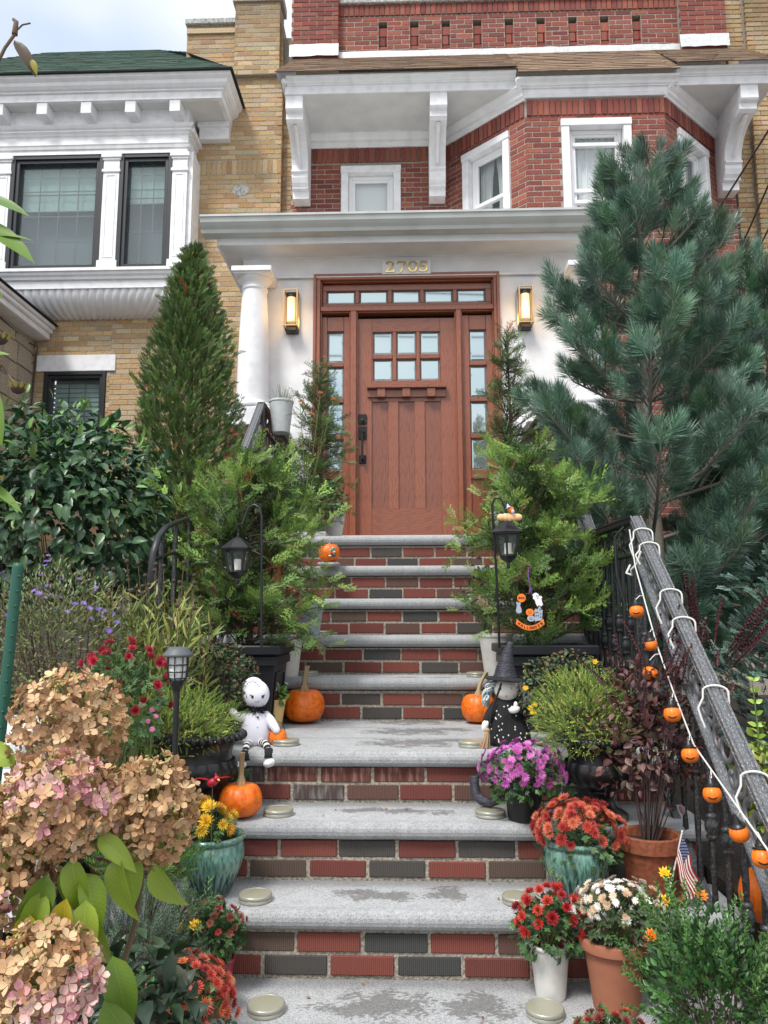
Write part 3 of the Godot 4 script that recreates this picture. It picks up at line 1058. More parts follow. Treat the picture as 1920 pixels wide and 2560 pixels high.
	bricks(t, Vector3(4.22, 8.93, -9.30), Vector3(0, 0, -1), 0.22, 1.46, tones_red, [], 0)
	for e in [[-0.90, 1.20], [1.206, 3.62]]:
		part("coping", Shape.new().span(Vector3(e[0], 9.795, -9.78), Vector3(e[1], 9.93, -9.36), 0.012), M.limestone, t, off)
	porch(t, off)


func flash(s: Shape, a: float, b: float, z: float, y0: float, y1: float) -> void:
	var k := s.v.size()
	var m := int((b - a) / 0.12) + 2
	for i in m + 1:
		var x := lerpf(a, b, float(i) / m)
		s.vert(Vector3(x, y0 + rng.randf_range(-0.008, 0.008), z + 0.02 + rng.randf_range(0, 0.018)))
		s.vert(Vector3(x, y1 + rng.randf_range(-0.006, 0.006), z + 0.012))
	for i in m:
		s.quad(k + i * 2, k + i * 2 + 2, k + i * 2 + 3, k + i * 2 + 1)


func porch(t: Node3D, off: Transform3D) -> void:
	var s := Shape.new()
	s.span(Vector3(-1.585, 3.24, -7.2), Vector3(-0.86, 4.77, -7.0))
	s.span(Vector3(0.83, 3.24, -7.2), Vector3(1.685, 4.77, -7.0))
	s.span(Vector3(-1.585, 4.77, -7.2), Vector3(1.685, 5.0, -6.985))
	s.span(Vector3(-1.3, 2.06, -7.2), Vector3(-0.86, 3.24, -7.0))
	s.span(Vector3(0.83, 2.06, -7.2), Vector3(1.4, 3.24, -7.0))
	s.span(Vector3(-1.585, 3.24, -9.5), Vector3(-1.4, 5.0, -7.2))
	s.span(Vector3(1.5, 3.24, -9.5), Vector3(1.685, 5.0, -7.2))
	part("porch_wall", s, M.wall_white, t, off)
	s = Shape.new()
	moulding(s, [Vector2(-6.985, 4.755), Vector2(-6.965, 4.755), Vector2(-6.965, 4.765), Vector2(-6.972, 4.775), Vector2(-6.985, 4.78)], -1.585, 1.685)
	s.span(Vector3(-1.60, 4.955, -9.5), Vector3(1.70, 5.0, -6.96))
	part("frieze_trim", s, M.white_paint, t, off)
	# brick base under the porch
	s = Shape.new()
	for e in [[-1.62, -1.12], [1.05, 1.72]]:
		part("porch_base", Shape.new().span(Vector3(e[0], 0.3, -9.5), Vector3(e[1], 3.225, -6.99)), M.mortar, t, off)
	bricks(t, Vector3(-1.62, 1.2, -6.985), Vector3.RIGHT, 0.5, 2.02, tones_red, [], 0)
	bricks(t, Vector3(1.05, 1.2, -6.985), Vector3.RIGHT, 0.67, 2.02, tones_red, [], 0)
	for e in [[-1.65, -1.1], [1.05, 1.75]]:
		part("sill", Shape.new().span(Vector3(e[0], 3.225, -9.5), Vector3(e[1], 3.245, -6.62), 0.004), M.old_white, t, off)
	bricks(t, Vector3(-1.64, 1.2, -6.64), Vector3.RIGHT, 0.42, 2.02, tones_red, [], 0)
	bricks(t, Vector3(1.40, 1.2, -6.64), Vector3.RIGHT, 0.44, 2.02, tones_red, [], 0)
	for e in [[-1.635, -1.225], [1.4, 1.84]]:
		part("pedestal", Shape.new().span(Vector3(e[0], 0.3, -6.99), Vector3(e[1], 3.225, -6.645)), M.mortar, t, off)
	# eave
	s = Shape.new()
	s.span(Vector3(-1.77, 4.962, -9.5), Vector3(1.705, 4.985, -6.70))
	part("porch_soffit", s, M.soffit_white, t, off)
	s = Shape.new()
	s.span(Vector3(-1.772, 4.955, -9.5), Vector3(-1.75, 5.13, -6.69)).span(Vector3(1.685, 4.955, -9.5), Vector3(1.707, 5.13, -6.69)).span(Vector3(-1.75, 4.955, -6.70), Vector3(1.685, 5.055, -6.682))
	part("fascia", s, M.wall_white, t, off)
	part("fascia_cap", Shape.new().span(Vector3(-1.75, 5.058, -6.72), Vector3(1.685, 5.15, -6.70)), M.gutter, t, off)
	s = Shape.new()
	moulding(s, [Vector2(-6.70, 5.02), Vector2(-6.58, 5.02), Vector2(-6.57, 5.05), Vector2(-6.545, 5.075), Vector2(-6.525, 5.10), Vector2(-6.515, 5.14), Vector2(-6.505, 5.145), Vector2(-6.505, 5.165), Vector2(-6.53, 5.165), Vector2(-6.55, 5.09), Vector2(-6.62, 5.06), Vector2(-6.70, 5.06)], -1.89, 1.715)
	part("gutter", s, M.gutter, t, off)
	s = Shape.new()
	s.face([Vector3(-1.85, 5.16, -6.58), Vector3(1.74, 5.16, -6.58), Vector3(1.74, 5.9, -9.5), Vector3(-1.85, 5.9, -9.5)], Vector3.UP)
	s.face([Vector3(-1.77, 5.12, -6.70), Vector3(-1.77, 5.12, -9.5), Vector3(-1.77, 5.88, -9.5)]).face([Vector3(1.705, 5.12, -6.70), Vector3(1.705, 5.12, -9.5), Vector3(1.705, 5.88, -9.5)])
	part("porch_roof", s, M.gutter, t, off)
	# columns
	for cx in [-1.434, 1.64]:
		var c := Vector3(cx, 0, -6.82)
		var pr := []
		for q in [[0.165, 3.40], [0.178, 3.405], [0.186, 3.43], [0.178, 3.455], [0.155, 3.46], [0.155, 3.475], [0.148, 3.49], [0.145, 3.6], [0.141, 3.9], [0.132, 4.2], [0.119, 4.45], [0.112, 4.545], [0.112, 4.55], [0.122, 4.556], [0.122, 4.572], [0.112, 4.578], [0.112, 4.60], [0.124, 4.615], [0.148, 4.64], [0.16, 4.662], [0.16, 4.665]]:
			pr.append(Vector2(q[0], q[1]))
		var col := part("column", Shape.new().lathe(pr, 40, Transform3D(Basis(), c)), M.old_white, t, off)
		var ab := [Vector2(-0.172, 4.664), Vector2(0.172, 4.664)]
		part("capital", Shape.new().box(c + Vector3(0, 4.705, 0), Vector3(0.37, 0.05, 0.37), 0.004).box(c + Vector3(0, 4.672, 0), Vector3(0.34, 0.018, 0.34), 0.006).box(c + Vector3(0, 4.76, -0.08), Vector3(0.30, 0.06, 0.2)), M.white_paint, col)
		part("plinth", Shape.new().box(c + Vector3(0, 3.322, 0), Vector3(0.39, 0.155, 0.36), 0.01), M.old_white, col)
	# house number on its plaque
	var pl := part("house_number", Shape.new().span(Vector3(-0.245, 4.772, -6.985), Vector3(0.222, 4.905, -6.952), 0.003), M.white_paint, t, off)
	var tm := TextMesh.new()
	var fnt := SystemFont.new()
	fnt.font_names = PackedStringArray(["Droid Serif"])
	tm.font = fnt
	tm.text = "2705"
	tm.font_size = 64
	tm.pixel_size = 0.01
	tm.depth = 0.05
	var bb := tm.get_aabb()
	var k := 0.40 / bb.size.x
	part("digits", tm, M.gold, pl, Transform3D(Basis.from_scale(Vector3(k, 0.108 / bb.size.y, 0.24)), Vector3(-0.008, 4.84, -6.944) - Vector3(bb.get_center().x * k, bb.get_center().y * 0.108 / bb.size.y, 0)))
	# door frame with transom and sidelights
	s = Shape.new()
	var y0 := 2.24
	for r in [[-0.90, y0, -0.872, 4.79, -6.962], [0.845, y0, 0.873, 4.79, -6.962], [-0.872, y0, -0.834, 4.735, -6.975], [0.815, y0, 0.845, 4.735, -6.975], [-0.872, 4.762, 0.845, 4.79, -6.962], [-0.872, 4.735, 0.845, 4.762, -6.975], [-0.834, 4.425, 0.815, 4.472, -6.99], [-0.546, y0, -0.489, 4.425, -6.99], [0.456, y0, 0.503, 4.425, -6.99]]:
		s.span(Vector3(r[0], r[1], -7.12), Vector3(r[2], r[3], r[4]), 0.004)
	for r in [[-0.834, 4.472, 0.815, 4.735], [-0.834, y0, -0.546, 4.425], [0.503, y0, 0.815, 4.425], [-0.489, y0, 0.456, 4.425]]:
		frame4(s, r[0], r[1], r[2], r[3], 0.012, -7.12, -7.012, 0.003)
	var fr := part("door_frame", s, M.wood, t, off)
	part("transom_rail", Shape.new().span(Vector3(-0.82, 4.655, -7.10), Vector3(0.802, 4.715, -7.055), 0.003).span(Vector3(-0.82, 4.478, -7.10), Vector3(0.802, 4.525, -7.055), 0.003), M.wood_across, fr)
	var px := [-0.784, -0.506, -0.467, -0.193, -0.151, 0.119, 0.159, 0.434, 0.474, 0.747]
	s = Shape.new()
	s.span(Vector3(-0.82, 4.525, -7.10), Vector3(px[0], 4.655, -7.055), 0.003)
	for i in range(1, 9, 2):
		s.span(Vector3(px[i], 4.525, -7.10), Vector3(px[i + 1], 4.655, -7.055), 0.005)
	s.span(Vector3(px[9], 4.525, -7.10), Vector3(0.802, 4.655, -7.055), 0.003)
	part("muntin", s, M.wood, fr)
	for i in range(0, 10, 2):
		part("transom_pane", pane(Vector3(px[i], 4.525, -7.082), Vector3(px[i + 1], 4.655, -7.082), 0.018), M.bevel_glass, fr)
	for e in [[-0.834, -0.546, -0.775, -0.613], [0.503, 0.815, 0.582, 0.745]]:
		s = Shape.new()
		s.span(Vector3(e[0] + 0.01, y0, -7.10), Vector3(e[2], 4.39, -7.055), 0.003).span(Vector3(e[3], y0, -7.10), Vector3(e[1] - 0.01, 4.39, -7.055), 0.003)
		part("sidelight_stile", s, M.wood, fr)
		s = Shape.new()
		for r in [[4.246, 4.39], [3.893, 3.937], [3.54, 3.583], [3.185, 3.225], [2.80, 2.885], [2.24, 2.36]]:
			s.span(Vector3(e[2], r[0], -7.10), Vector3(e[3], r[1], -7.055), 0.005)
		part("sidelight_rail", s, M.wood_across, fr)
		for r in [[3.937, 4.246], [3.583, 3.893], [3.225, 3.54], [2.885, 3.185]]:
			part("sidelight_pane", pane(Vector3(e[2], r[0], -7.082), Vector3(e[3], r[1], -7.082), 0.022), M.bevel_glass, fr)
		part("sidelight_panel", Shape.new().span(Vector3(e[2], 2.36, -7.10), Vector3(e[3], 2.80, -7.075)), M.wood_panel, fr)
	# door leaf
	var door := part("front_door", Shape.new().span(Vector3(-0.488, y0, -7.105), Vector3(-0.344, 4.37, -7.06), 0.003).span(Vector3(0.306, y0, -7.105), Vector3(0.455, 4.37, -7.06), 0.003), M.wood, t, off)
	for e in [[4.238, 4.37], [3.547, 3.752], [y0, 2.522]]:
		part("rail", Shape.new().span(Vector3(-0.344, e[0], -7.105), Vector3(0.306, e[1], -7.06), 0.002), M.wood_across, door)
	for e in [[-0.191, -0.094], [0.058, 0.156]]:
		part("mullion", Shape.new().span(Vector3(e[0], 2.522, -7.105), Vector3(e[1], 3.547, -7.061), 0.002), M.wood, door)
	for e in [[-0.344, -0.191], [-0.094, 0.058], [0.156, 0.306]]:
		part("panel", Shape.new().span(Vector3(e[0], 2.522, -7.10), Vector3(e[1], 3.547, -7.078)), M.wood_panel, door)
	s = Shape.new()
	for e in [[-0.344, -0.337], [-0.148, -0.110], [0.078, 0.115], [0.303, 0.306]]:
		s.span(Vector3(e[0], 3.752, -7.105), Vector3(e[1], 4.238, -7.058), 0.001 if e[1] - e[0] < 0.02 else 0.006)
	part("muntin", s, M.wood, door)
	s = Shape.new()
	for e in [[-0.337, -0.148], [-0.110, 0.078], [0.115, 0.303]]:
		s.span(Vector3(e[0], 3.966, -7.105), Vector3(e[1], 4.012, -7.058), 0.006)
		for y in [[3.752, 3.966], [4.012, 4.238]]:
			part("pane", pane(Vector3(e[0], y[0], -7.085), Vector3(e[1], y[1], -7.085), 0.022), M.bevel_glass, door)
	part("muntin", s, M.wood_across, door)
	s = Shape.new()
	s.span(Vector3(-0.39, 3.662, -7.06), Vector3(0.358, 3.702, -6.985), 0.004).span(Vector3(-0.385, 3.585, -7.06), Vector3(0.354, 3.66, -7.035), 0.003)
	for e in [-0.294, -0.058, 0.177]:
		s.span(Vector3(e, 3.578, -7.036), Vector3(e + 0.079, 3.661, -7.0), 0.004)
	part("shelf", s, M.wood_across, door)
	s = Shape.new()
	s.span(Vector3(-0.469, 3.328, -7.06), Vector3(-0.394, 3.423, -7.038), 0.004)
	s.lathe([Vector2(0, 0.014), Vector2(0.015, 0.014), Vector2(0.016, 0.01), Vector2(0.016, 0.0)], 16, Transform3D(Basis(Vector3.RIGHT, PI / 2), Vector3(-0.431, 3.36, -7.04)))
	part("deadbolt", s, M.black_metal, door)
	s = Shape.new()
	s.span(Vector3(-0.468, 3.182, -7.06), Vector3(-0.394, 3.304, -7.042), 0.004).span(Vector3(-0.462, 2.95, -7.06), Vector3(-0.398, 3.03, -7.042), 0.004)
	s.span(Vector3(-0.441, 2.975, -7.0), Vector3(-0.421, 3.235, -6.98), 0.004).span(Vector3(-0.441, 2.975, -7.042), Vector3(-0.421, 3.0, -7.0), 0.003).span(Vector3(-0.441, 3.21, -7.042), Vector3(-0.421, 3.235, -7.0), 0.003).span(Vector3(-0.447, 3.24, -7.042), Vector3(-0.415, 3.262, -7.01), 0.004)
	part("handle", s, M.black_metal, door)
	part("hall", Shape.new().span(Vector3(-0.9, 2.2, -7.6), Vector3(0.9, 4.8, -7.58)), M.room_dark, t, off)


func yellow_house() -> void:
	var t := thing("yellow_brick_house", "yellow brick row house with white bay window and green shingle roof on the left", "house", Vector3(-3.5, 0, -9.6))
	var off := Transform3D(Basis(), -t.position)
	var o := Vector3(-7.0, 2.3, -9.6)
	var dirt := Vector2(10.0, 8.9)
	var low := Rect2(2.228, 0.6, 0.824, 1.835)
	var mort := Shape.new()
	wall_cells(mort, o, Vector3.RIGHT, 5.30, 6.5, 0.3, [low])
	mort.span(Vector3(-3.05, 8.8, -9.9), Vector3(-1.70, 9.715, -9.6))
	mort.span(Vector3(-7.0, 0.0, -9.9), Vector3(-1.7, 2.3, -9.6))
	mort.span(Vector3(-2.36, 8.9, -9.85), Vector3(-1.74, 11.2, -9.53))
	mort.span(Vector3(-1.75, 2.3, -9.95), Vector3(-1.541, 9.6, -9.725))
	part("wall", mort, M.mortar, t, off)
	var cov := [Rect2(0.0, 3.17, 4.15, 2.7), Rect2(0.0, 5.9, 3.9, 2.0)]
	bricks(t, o + Vector3(3.1, 1.0, 0), Vector3.RIGHT, 2.2, 4.17, tones_yellow, [Rect2(-0.9, -0.5, 0.852, 1.935), Rect2(-0.2, 1.4, 0.268, 0.23), Rect2(-2.2, 2.18, 3.2, 2.7)], 290, 0.0695, 0.2, false, 0.004, dirt)
	bricks(t, o, Vector3.RIGHT, 3.1, 3.17, tones_yellow, [low, Rect2(2.12, 2.435, 1.05, 0.22)], 0)
	bricks(t, o + Vector3(3.1, 0, 0), Vector3.RIGHT, 2.2, 1.0, tones_yellow, [], 0)
	bricks(t, o + Vector3(3.1, 5.17, 0), Vector3.RIGHT, 2.2, 0.13, tones_yellow, [], 0, 0.0695, 0.0, true, 0.004, dirt)
	bricks(t, o + Vector3(3.1, 5.39, 0), Vector3.RIGHT, 2.2, 1.99, tones_yellow, [Rect2(-0.2, -0.1, 1.055, 3)], 0, 0.0695, 0.4, false, 0.004, dirt)
	bricks(t, Vector3(-2.36, 8.9, -9.53), Vector3.RIGHT, 0.62, 2.2, tones_yellow, [], 0, 0.0695, 0.2, false, 0.004, dirt)
	bricks(t, Vector3(-2.36, 8.9, -9.85), Vector3(0, 0, 1), 0.32, 2.2, tones_yellow, [], 0, 0.0695, 0.2, false, 0.004, dirt)
	bricks(t, Vector3(-1.74, 8.9, -9.53), Vector3(0, 0, -1), 0.3, 2.2, tones_yellow, [], 0, 0.0695, 0.2, false, 0.004, dirt)
	bricks(t, Vector3(-1.75, 5.0, -9.725), Vector3.RIGHT, 0.21, 4.2, tones_yellow, [], 0)
	bricks(t, Vector3(-1.70, 5.0, -9.6), Vector3(0, 0, -1), 0.12, 4.2, tones_yellow, [], 0)
	part("pier_cap", Shape.new().span(Vector3(-2.40, 10.0, -9.86), Vector3(-1.70, 10.14, -9.50), 0.005), M.mortar, t, off)
	part("coping", Shape.new().span(Vector3(-3.07, 9.715, -9.85), Vector3(-2.36, 9.80, -9.55), 0.01), M.limestone, t, off)
	part("corbel", Shape.new().span(Vector3(-3.05, 9.58, -9.62), Vector3(-2.36, 9.66, -9.57), 0.004), tones_yellow[4], t, off)
	# worn patch of render on the wall
	var s := Shape.new()
	var ring := []
	for i in 22:
		var a := TAU * i / 22
		ring.append(Vector3(-2.24 + cos(a) * 0.125 * rng.randf_range(0.85, 1.1), 7.245 + sin(a) * 0.085 * rng.randf_range(0.85, 1.1), -9.592))
	s.face(ring, Vector3.BACK)
	var rim := ring.map(func(p): return Vector3(p.x, p.y, -9.602))
	for i in 22:
		s.face([ring[i], ring[(i + 1) % 22], rim[(i + 1) % 22], rim[i]])
	part("render_patch", s, M.limestone, t, off)
	part("lintel", Shape.new().span(Vector3(-4.88, 4.735, -9.7), Vector3(-3.83, 4.955, -9.575), 0.006), M.old_white, t, off)
	dark_window(t, off, -4.772, 2.9, -3.948, 4.735, -9.62, 0.085, 3, 4, 0)
	# bay
	s = Shape.new()
	for e in [[-5.45, -5.20], [-3.965, -3.755], [-3.055, -2.86]]:
		var a: float = e[0]
		var b: float = e[1]
		s.span(Vector3(a, 5.94, -9.6), Vector3(b, 7.56, -9.215))
		for r in [[7.56, 7.50, 0.03], [7.50, 7.47, 0.015], [7.345, 7.30, 0.018], [6.08, 5.94, 0.025]]:
			s.span(Vector3(a - r[2], r[1], -9.6), Vector3(b + r[2], r[0], -9.215 + r[2]), 0.006)
		frame4(s, a + 0.035, 6.12, b - 0.035, 7.27, 0.018, -9.23, -9.208, 0.003)
		if b > -2.9:
			s.span(Vector3(-2.858, 5.94, -9.6), Vector3(-2.80, 7.6, -9.26))
		part("bay_pier", s, M.white_paint, t, off)
		s = Shape.new()
	s = Shape.new()
	var ent := [Vector2(-9.6, 7.56), Vector2(-9.205, 7.56), Vector2(-9.205, 7.62), Vector2(-9.19, 7.625), Vector2(-9.18, 7.66), Vector2(-9.17, 7.675), Vector2(-9.20, 7.68), Vector2(-9.20, 7.80), Vector2(-9.18, 7.81), Vector2(-9.17, 7.83), Vector2(-9.145, 7.845), Vector2(-9.145, 7.865), Vector2(-9.12, 7.88), Vector2(-9.10, 7.91), Vector2(-9.2, 7.915), Vector2(-9.2, 8.18), Vector2(-9.6, 8.18)]
	moulding(s, ent, -6.5, -2.86 + 9.2 * 1.0, 0.0, 1.0)
	part("entablature", s, M.white_paint, t, off)
	# side face of the entablature
	s = Shape.new()
	for r in [[7.56, 7.62, 0.0], [7.62, 7.675, 0.028], [7.68, 7.80, 0.005], [7.80, 7.845, 0.03], [7.845, 7.91, 0.075], [7.915, 8.18, 0.0]]:
		s.span(Vector3(-3.0, r[0], -9.6), Vector3(-2.86 + r[2], r[1], -9.215), 0.004)
	part("entablature_return", s, M.white_paint, t, off)
	for i in 6:
		var a := -5.96 + 0.5805 * i
		part("rafter_tail", Shape.new().span(Vector3(a, 8.0, -9.25), Vector3(a + 0.14, 8.165, -9.0), 0.005), M.white_paint, t, off)
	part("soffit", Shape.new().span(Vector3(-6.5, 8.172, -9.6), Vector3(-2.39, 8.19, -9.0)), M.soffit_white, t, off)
	part("eave_block", Shape.new().span(Vector3(-2.80, 7.93, -9.6), Vector3(-2.40, 8.17, -9.49), 0.006).span(Vector3(-2.82, 8.10, -9.6), Vector3(-2.39, 8.17, -9.46), 0.004), M.white_paint, t, off)
	s = Shape.new()
	var ev := [Vector2(-9.05, 8.165), Vector2(-8.99, 8.165), Vector2(-8.99, 8.265), Vector2(-8.965, 8.27), Vector2(-8.965, 8.29), Vector2(-8.94, 8.30), Vector2(-8.91, 8.33), Vector2(-8.90, 8.37), Vector2(-8.86, 8.40), Vector2(-8.85, 8.44), Vector2(-9.05, 8.44)]
	moulding(s, ev, -6.5, -2.38 + 8.99, 0.0, 1.0)
	var side := Shape.new()
	moulding(side, ev.map(func(q): return Vector2(q.x + 8.99, q.y)), 0.0, 0.62, -1.0, 0.0)
	s.add(side, Transform3D(Basis(Vector3(0, 0, -1), Vector3.UP, Vector3(1, 0, 0)), Vector3(-2.38, 0, -8.99)))
	part("cornice", s, M.white_paint, t, off)
	var ml := Vector3(-5.43, 10.06, -10.45)
	var mr := Vector3(-3.75, 10.06, -10.45)
	shingles(t, "roof", Vector3(-6.9, 8.45, -8.82), Vector3(-2.22, 8.45, -8.82), ml, mr, tones_green, 0.125, 240)
	shingles(t, "roof", Vector3(-2.22, 8.45, -8.82), Vector3(-2.22, 8.45, -9.60), mr, Vector3(-3.05, 9.32, -9.60), tones_green, 0.125, 40)
	part("drip_edge", Shape.new().span(Vector3(-6.9, 8.44, -8.86), Vector3(-2.21, 8.452, -8.81)).span(Vector3(-2.23, 8.44, -9.6), Vector3(-2.205, 8.452, -8.86)), M.shingle_under, t, off)
	# sills and the ribbed apron below the bay
	s = Shape.new()
	moulding(s, [Vector2(-9.6, 5.70), Vector2(-9.19, 5.70), Vector2(-9.19, 5.80), Vector2(-9.16, 5.81), Vector2(-9.15, 5.84), Vector2(-9.13, 5.86), Vector2(-9.12, 5.89), Vector2(-9.10, 5.90), Vector2(-9.10, 5.94), Vector2(-9.6, 5.94)], -6.0, -2.80)
	part("sill", s, M.white_paint, t, off)
	s = Shape.new()
	var nu := 240
	var nv := 14
	for i in nu + 1:
		var f := float(i) / nu
		for j in nv + 1:
			var a := PI / 2 * j / nv
			var inward := 0.42 * (1.0 - cos(a))
			var x := lerpf(-6.0 + inward, -2.83 - inward, f)
			var rib := 0.022 * absf(sin(f * 30.0 * PI)) - 0.012
			s.vert(Vector3(x, 5.71 - 0.265 * sin(a) - rib * sin(a) * 0.6, -9.595 + 0.38 * cos(a) + rib * cos(a)))
	for i in nu:
		for j in nv:
			var a := i * (nv + 1) + j
			s.quad(a, a + 1, a + nv + 2, a + nv + 1)
	part("ribbed_apron", s, M.old_white, t, off)
	dark_window(t, off, -5.20, 5.94, -3.965, 7.565, -9.26, 0.10, 4, 4, 1)
	dark_window(t, off, -3.755, 5.94, -3.055, 7.565, -9.26, 0.10, 3, 3, 2)


func dark_window(t: Node3D, off: Transform3D, x0: float, y0: float, x1: float, y1: float, z: float, w: float, nx: int, ny: int, blind: int) -> void:
	var s := Shape.new()
	frame4(s, x0 + 0.002, y0 + 0.002, x1 - 0.002, y1 - 0.002, w * 0.55, z - 0.15, z + 0.045, 0.004)
	frame4(s, x0 + w * 0.55, y0 + w * 0.55, x1 - w * 0.55, y1 - w * 0.55, w * 0.5, z - 0.1, z + 0.02, 0.004)
	var win := part("window", s, M.black_frame, t, off)
	var a := x0 + w * 1.05
	var b := x1 - w * 1.05
	var c := y0 + w * 1.05
	var d := y1 - w * 1.05
	part("pane", Shape.new().span(Vector3(a - 0.01, c - 0.01, z - 0.05), Vector3(b + 0.01, d + 0.01, z - 0.046)), M.glass, win)
	s = Shape.new()
	for i in range(1, nx):
		var x := lerpf(a, b, float(i) / nx)
		s.span(Vector3(x - 0.007, c, z - 0.062), Vector3(x + 0.007, d, z - 0.054))
	for j in range(1, ny):
		var y := lerpf(c, d, float(j) / ny)
		s.span(Vector3(a, y - 0.007, z - 0.0645), Vector3(b, y + 0.007, z - 0.0555))
	part("glazing_bar", s, M.grille, win)
	if blind:
		var e := lerpf(d, c, 0.42 if blind == 1 else 0.36)
		s = Shape.new()
		for i in 5:
			var f := lerpf(d, e, i / 5.0)
			s.span(Vector3(a - 0.03, lerpf(d, e, (i + 1) / 5.0) - 0.006, z - 0.14 - 0.01 * (i % 2)), Vector3(b + 0.03, f, z - 0.12 - 0.01 * (i % 2)), 0.004)
		part("blind", s, M.shade_teal, win)
	else:
		s = Shape.new()
		for i in 26:
			var y := lerpf(c, d, i / 26.0)
			s.box(Vector3((a + b) * 0.5, y, z - 0.12), Vector3(b - a + 0.04, 0.05, 0.003), 0.0)
		part("blind", s, M.shade_teal, win)
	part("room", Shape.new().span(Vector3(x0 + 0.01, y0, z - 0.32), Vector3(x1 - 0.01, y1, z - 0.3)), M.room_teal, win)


func far_house() -> void:
	var t := thing("yellow_brick_house", "yellow brick house wall seen past the right end of the red house", "house", Vector3(6, 0, -9.6))
	var off := Transform3D(Basis(), -t.position)
	part("wall", Shape.new().span(Vector3(4.66, 0, -9.9), Vector3(8.5, 11.5, -9.606)).span(Vector3(4.29, 0, -9.95), Vector3(4.66, 11.0, -9.706)), M.mortar, t, off)
	bricks(t, Vector3(4.62, 4.2, -9.6), Vector3.RIGHT, 2.0, 6.9, tones_yellow, [], 200, 0.0695, 0.0, false, 0.004, Vector2(10.0, 8.6))
	bricks(t, Vector3(4.29, 4.2, -9.70), Vector3.RIGHT, 0.33, 6.6, tones_yellow, [], 0)
	part("downpipe", Shape.new().tube([Vector3(4.36, 4.5, -9.64), Vector3(4.36, 8.8, -9.64), Vector3(4.33, 9.3, -9.6), Vector3(4.33, 10.8, -9.6)], 0.02, 8), M.bronze, t, off)


func stone_porch() -> void:
	var t := thing("stone_porch", "tan stone porch wall with white eave at the far left edge", "porch", Vector3(-5.8, 0, -8.2))
	var off := Transform3D(Basis(), -t.position)
	part("wall", Shape.new().span(Vector3(-7.5, 0, -9.58), Vector3(-4.93, 5.16, -6.4)), M.mortar, t, off)
	var y := 2.6
	while y < 5.12:
		var h := rng.randf_range(0.14, 0.30)
		if y + h > 5.14:
			h = 5.14 - y
		var z := -9.56
		while z < -6.5:
			var w := rng.randf_range(0.18, 0.5)
			var e := minf(z + w, -6.42)
			var cut := Shape.new()
			var q := [Vector2(z + 0.008, y + 0.008), Vector2(e - 0.008, y + 0.008 + rng.randf_range(0, 0.015)), Vector2(e - 0.008 - rng.randf_range(0, 0.04), y + h - 0.008), Vector2(z + 0.008 + rng.randf_range(0, 0.03), y + h - 0.008 - rng.randf_range(0, 0.02))]
			cut.prism(PackedVector2Array(q), -0.03, rng.randf_range(0.01, 0.022), Transform3D(Basis(Vector3(0, 0, 1), Vector3.UP, Vector3(1, 0, 0)), Vector3(-4.93, 0, 0)))
			part("stone", cut, M["stone_%d" % (rng.randi() % 3)], t, off)
			z += w
		y += h
	part("eave", Shape.new().span(Vector3(-7.6, 5.16, -9.58), Vector3(-4.74, 5.20, -6.3)).span(Vector3(-4.80, 5.165, -9.58), Vector3(-4.72, 5.24, -6.3), 0.006).span(Vector3(-4.80, 5.24, -9.58), Vector3(-4.68, 5.30, -6.28), 0.012).span(Vector3(-4.80, 5.30, -9.58), Vector3(-4.65, 5.35, -6.26), 0.01), M.white_paint, t, off)
	part("roof", Shape.new().face([Vector3(-4.62, 5.36, -9.58), Vector3(-4.62, 5.36, -6.24), Vector3(-7.6, 6.0, -6.24), Vector3(-7.6, 6.0, -9.58)], Vector3.UP).span(Vector3(-4.70, 5.35, -9.58), Vector3(-4.62, 5.362, -6.24)), M.shingle_under, t, off)
	var w := part("utility_cable", Shape.new().tube([Vector3(-4.90, 4.0, -9.55), Vector3(-4.89, 4.6, -9.55), Vector3(-4.87, 4.95, -9.54), Vector3(-4.85, 5.05, -9.53), Vector3(-4.93, 5.08, -9.4), Vector3(-4.9, 5.12, -8.6)], 0.009, 6).tube([Vector3(-4.87, 4.95, -9.54), Vector3(-4.93, 4.93, -9.5), Vector3(-4.95, 4.86, -9.5), Vector3(-4.90, 4.82, -9.5), Vector3(-4.86, 4.87, -9.52), Vector3(-4.87, 4.95, -9.54)], 0.006, 6), M.wire_brown)
	tag(w, "thin black cable with a loop hanging at the corner of the stone porch", "cable")


# ---------- ironwork ----------
func twisted(s: Shape, a: Vector3, b: Vector3, r := 0.008, turns_per_m := 9.0) -> void:
	var l := (b - a).length()
	var n := maxi(4, int(l / 0.022))
	var base := s.v.size()
	for j in n + 1:
		var f := float(j) / n
		for i in 4:
			var q := TAU * i / 4.0 + f * l * turns_per_m
			s.vert(a.lerp(b, f) + Vector3(cos(q) * r * 1.3, 0, sin(q) * r * 1.3))
	for j in n:
		for i in 4:
			var k := (i + 1) % 4
			s.quad(base + j * 4 + i, base + (j + 1) * 4 + i, base + (j + 1) * 4 + k, base + j * 4 + k)


func flat_bar(a: Vector3, b: Vector3, w: float, h: float, bev := 0.0) -> Shape:
	# bar of width w (sideways) and height h from a to b
	var d := (b - a).normalized()
	var side := d.cross(Vector3.UP).normalized()
	return Shape.new().box(Vector3.ZERO, Vector3(w, h, (b - a).length()), bev, Transform3D(Basis(side, side.cross(d), -d), (a + b) * 0.5))


func collar(s: Shape, p: Vector3, k := 1.0) -> void:
	var pr := []
	for q in [[0.010, -0.042], [0.017, -0.036], [0.017, -0.028], [0.013, -0.024], [0.020, -0.012], [0.021, 0.0], [0.020, 0.012], [0.013, 0.024], [0.017, 0.028], [0.017, 0.036], [0.010, 0.042]]:
		pr.append(Vector2(q[0] * k, q[1] * k))
	s.lathe(pr, 14, Transform3D(Basis(), p))


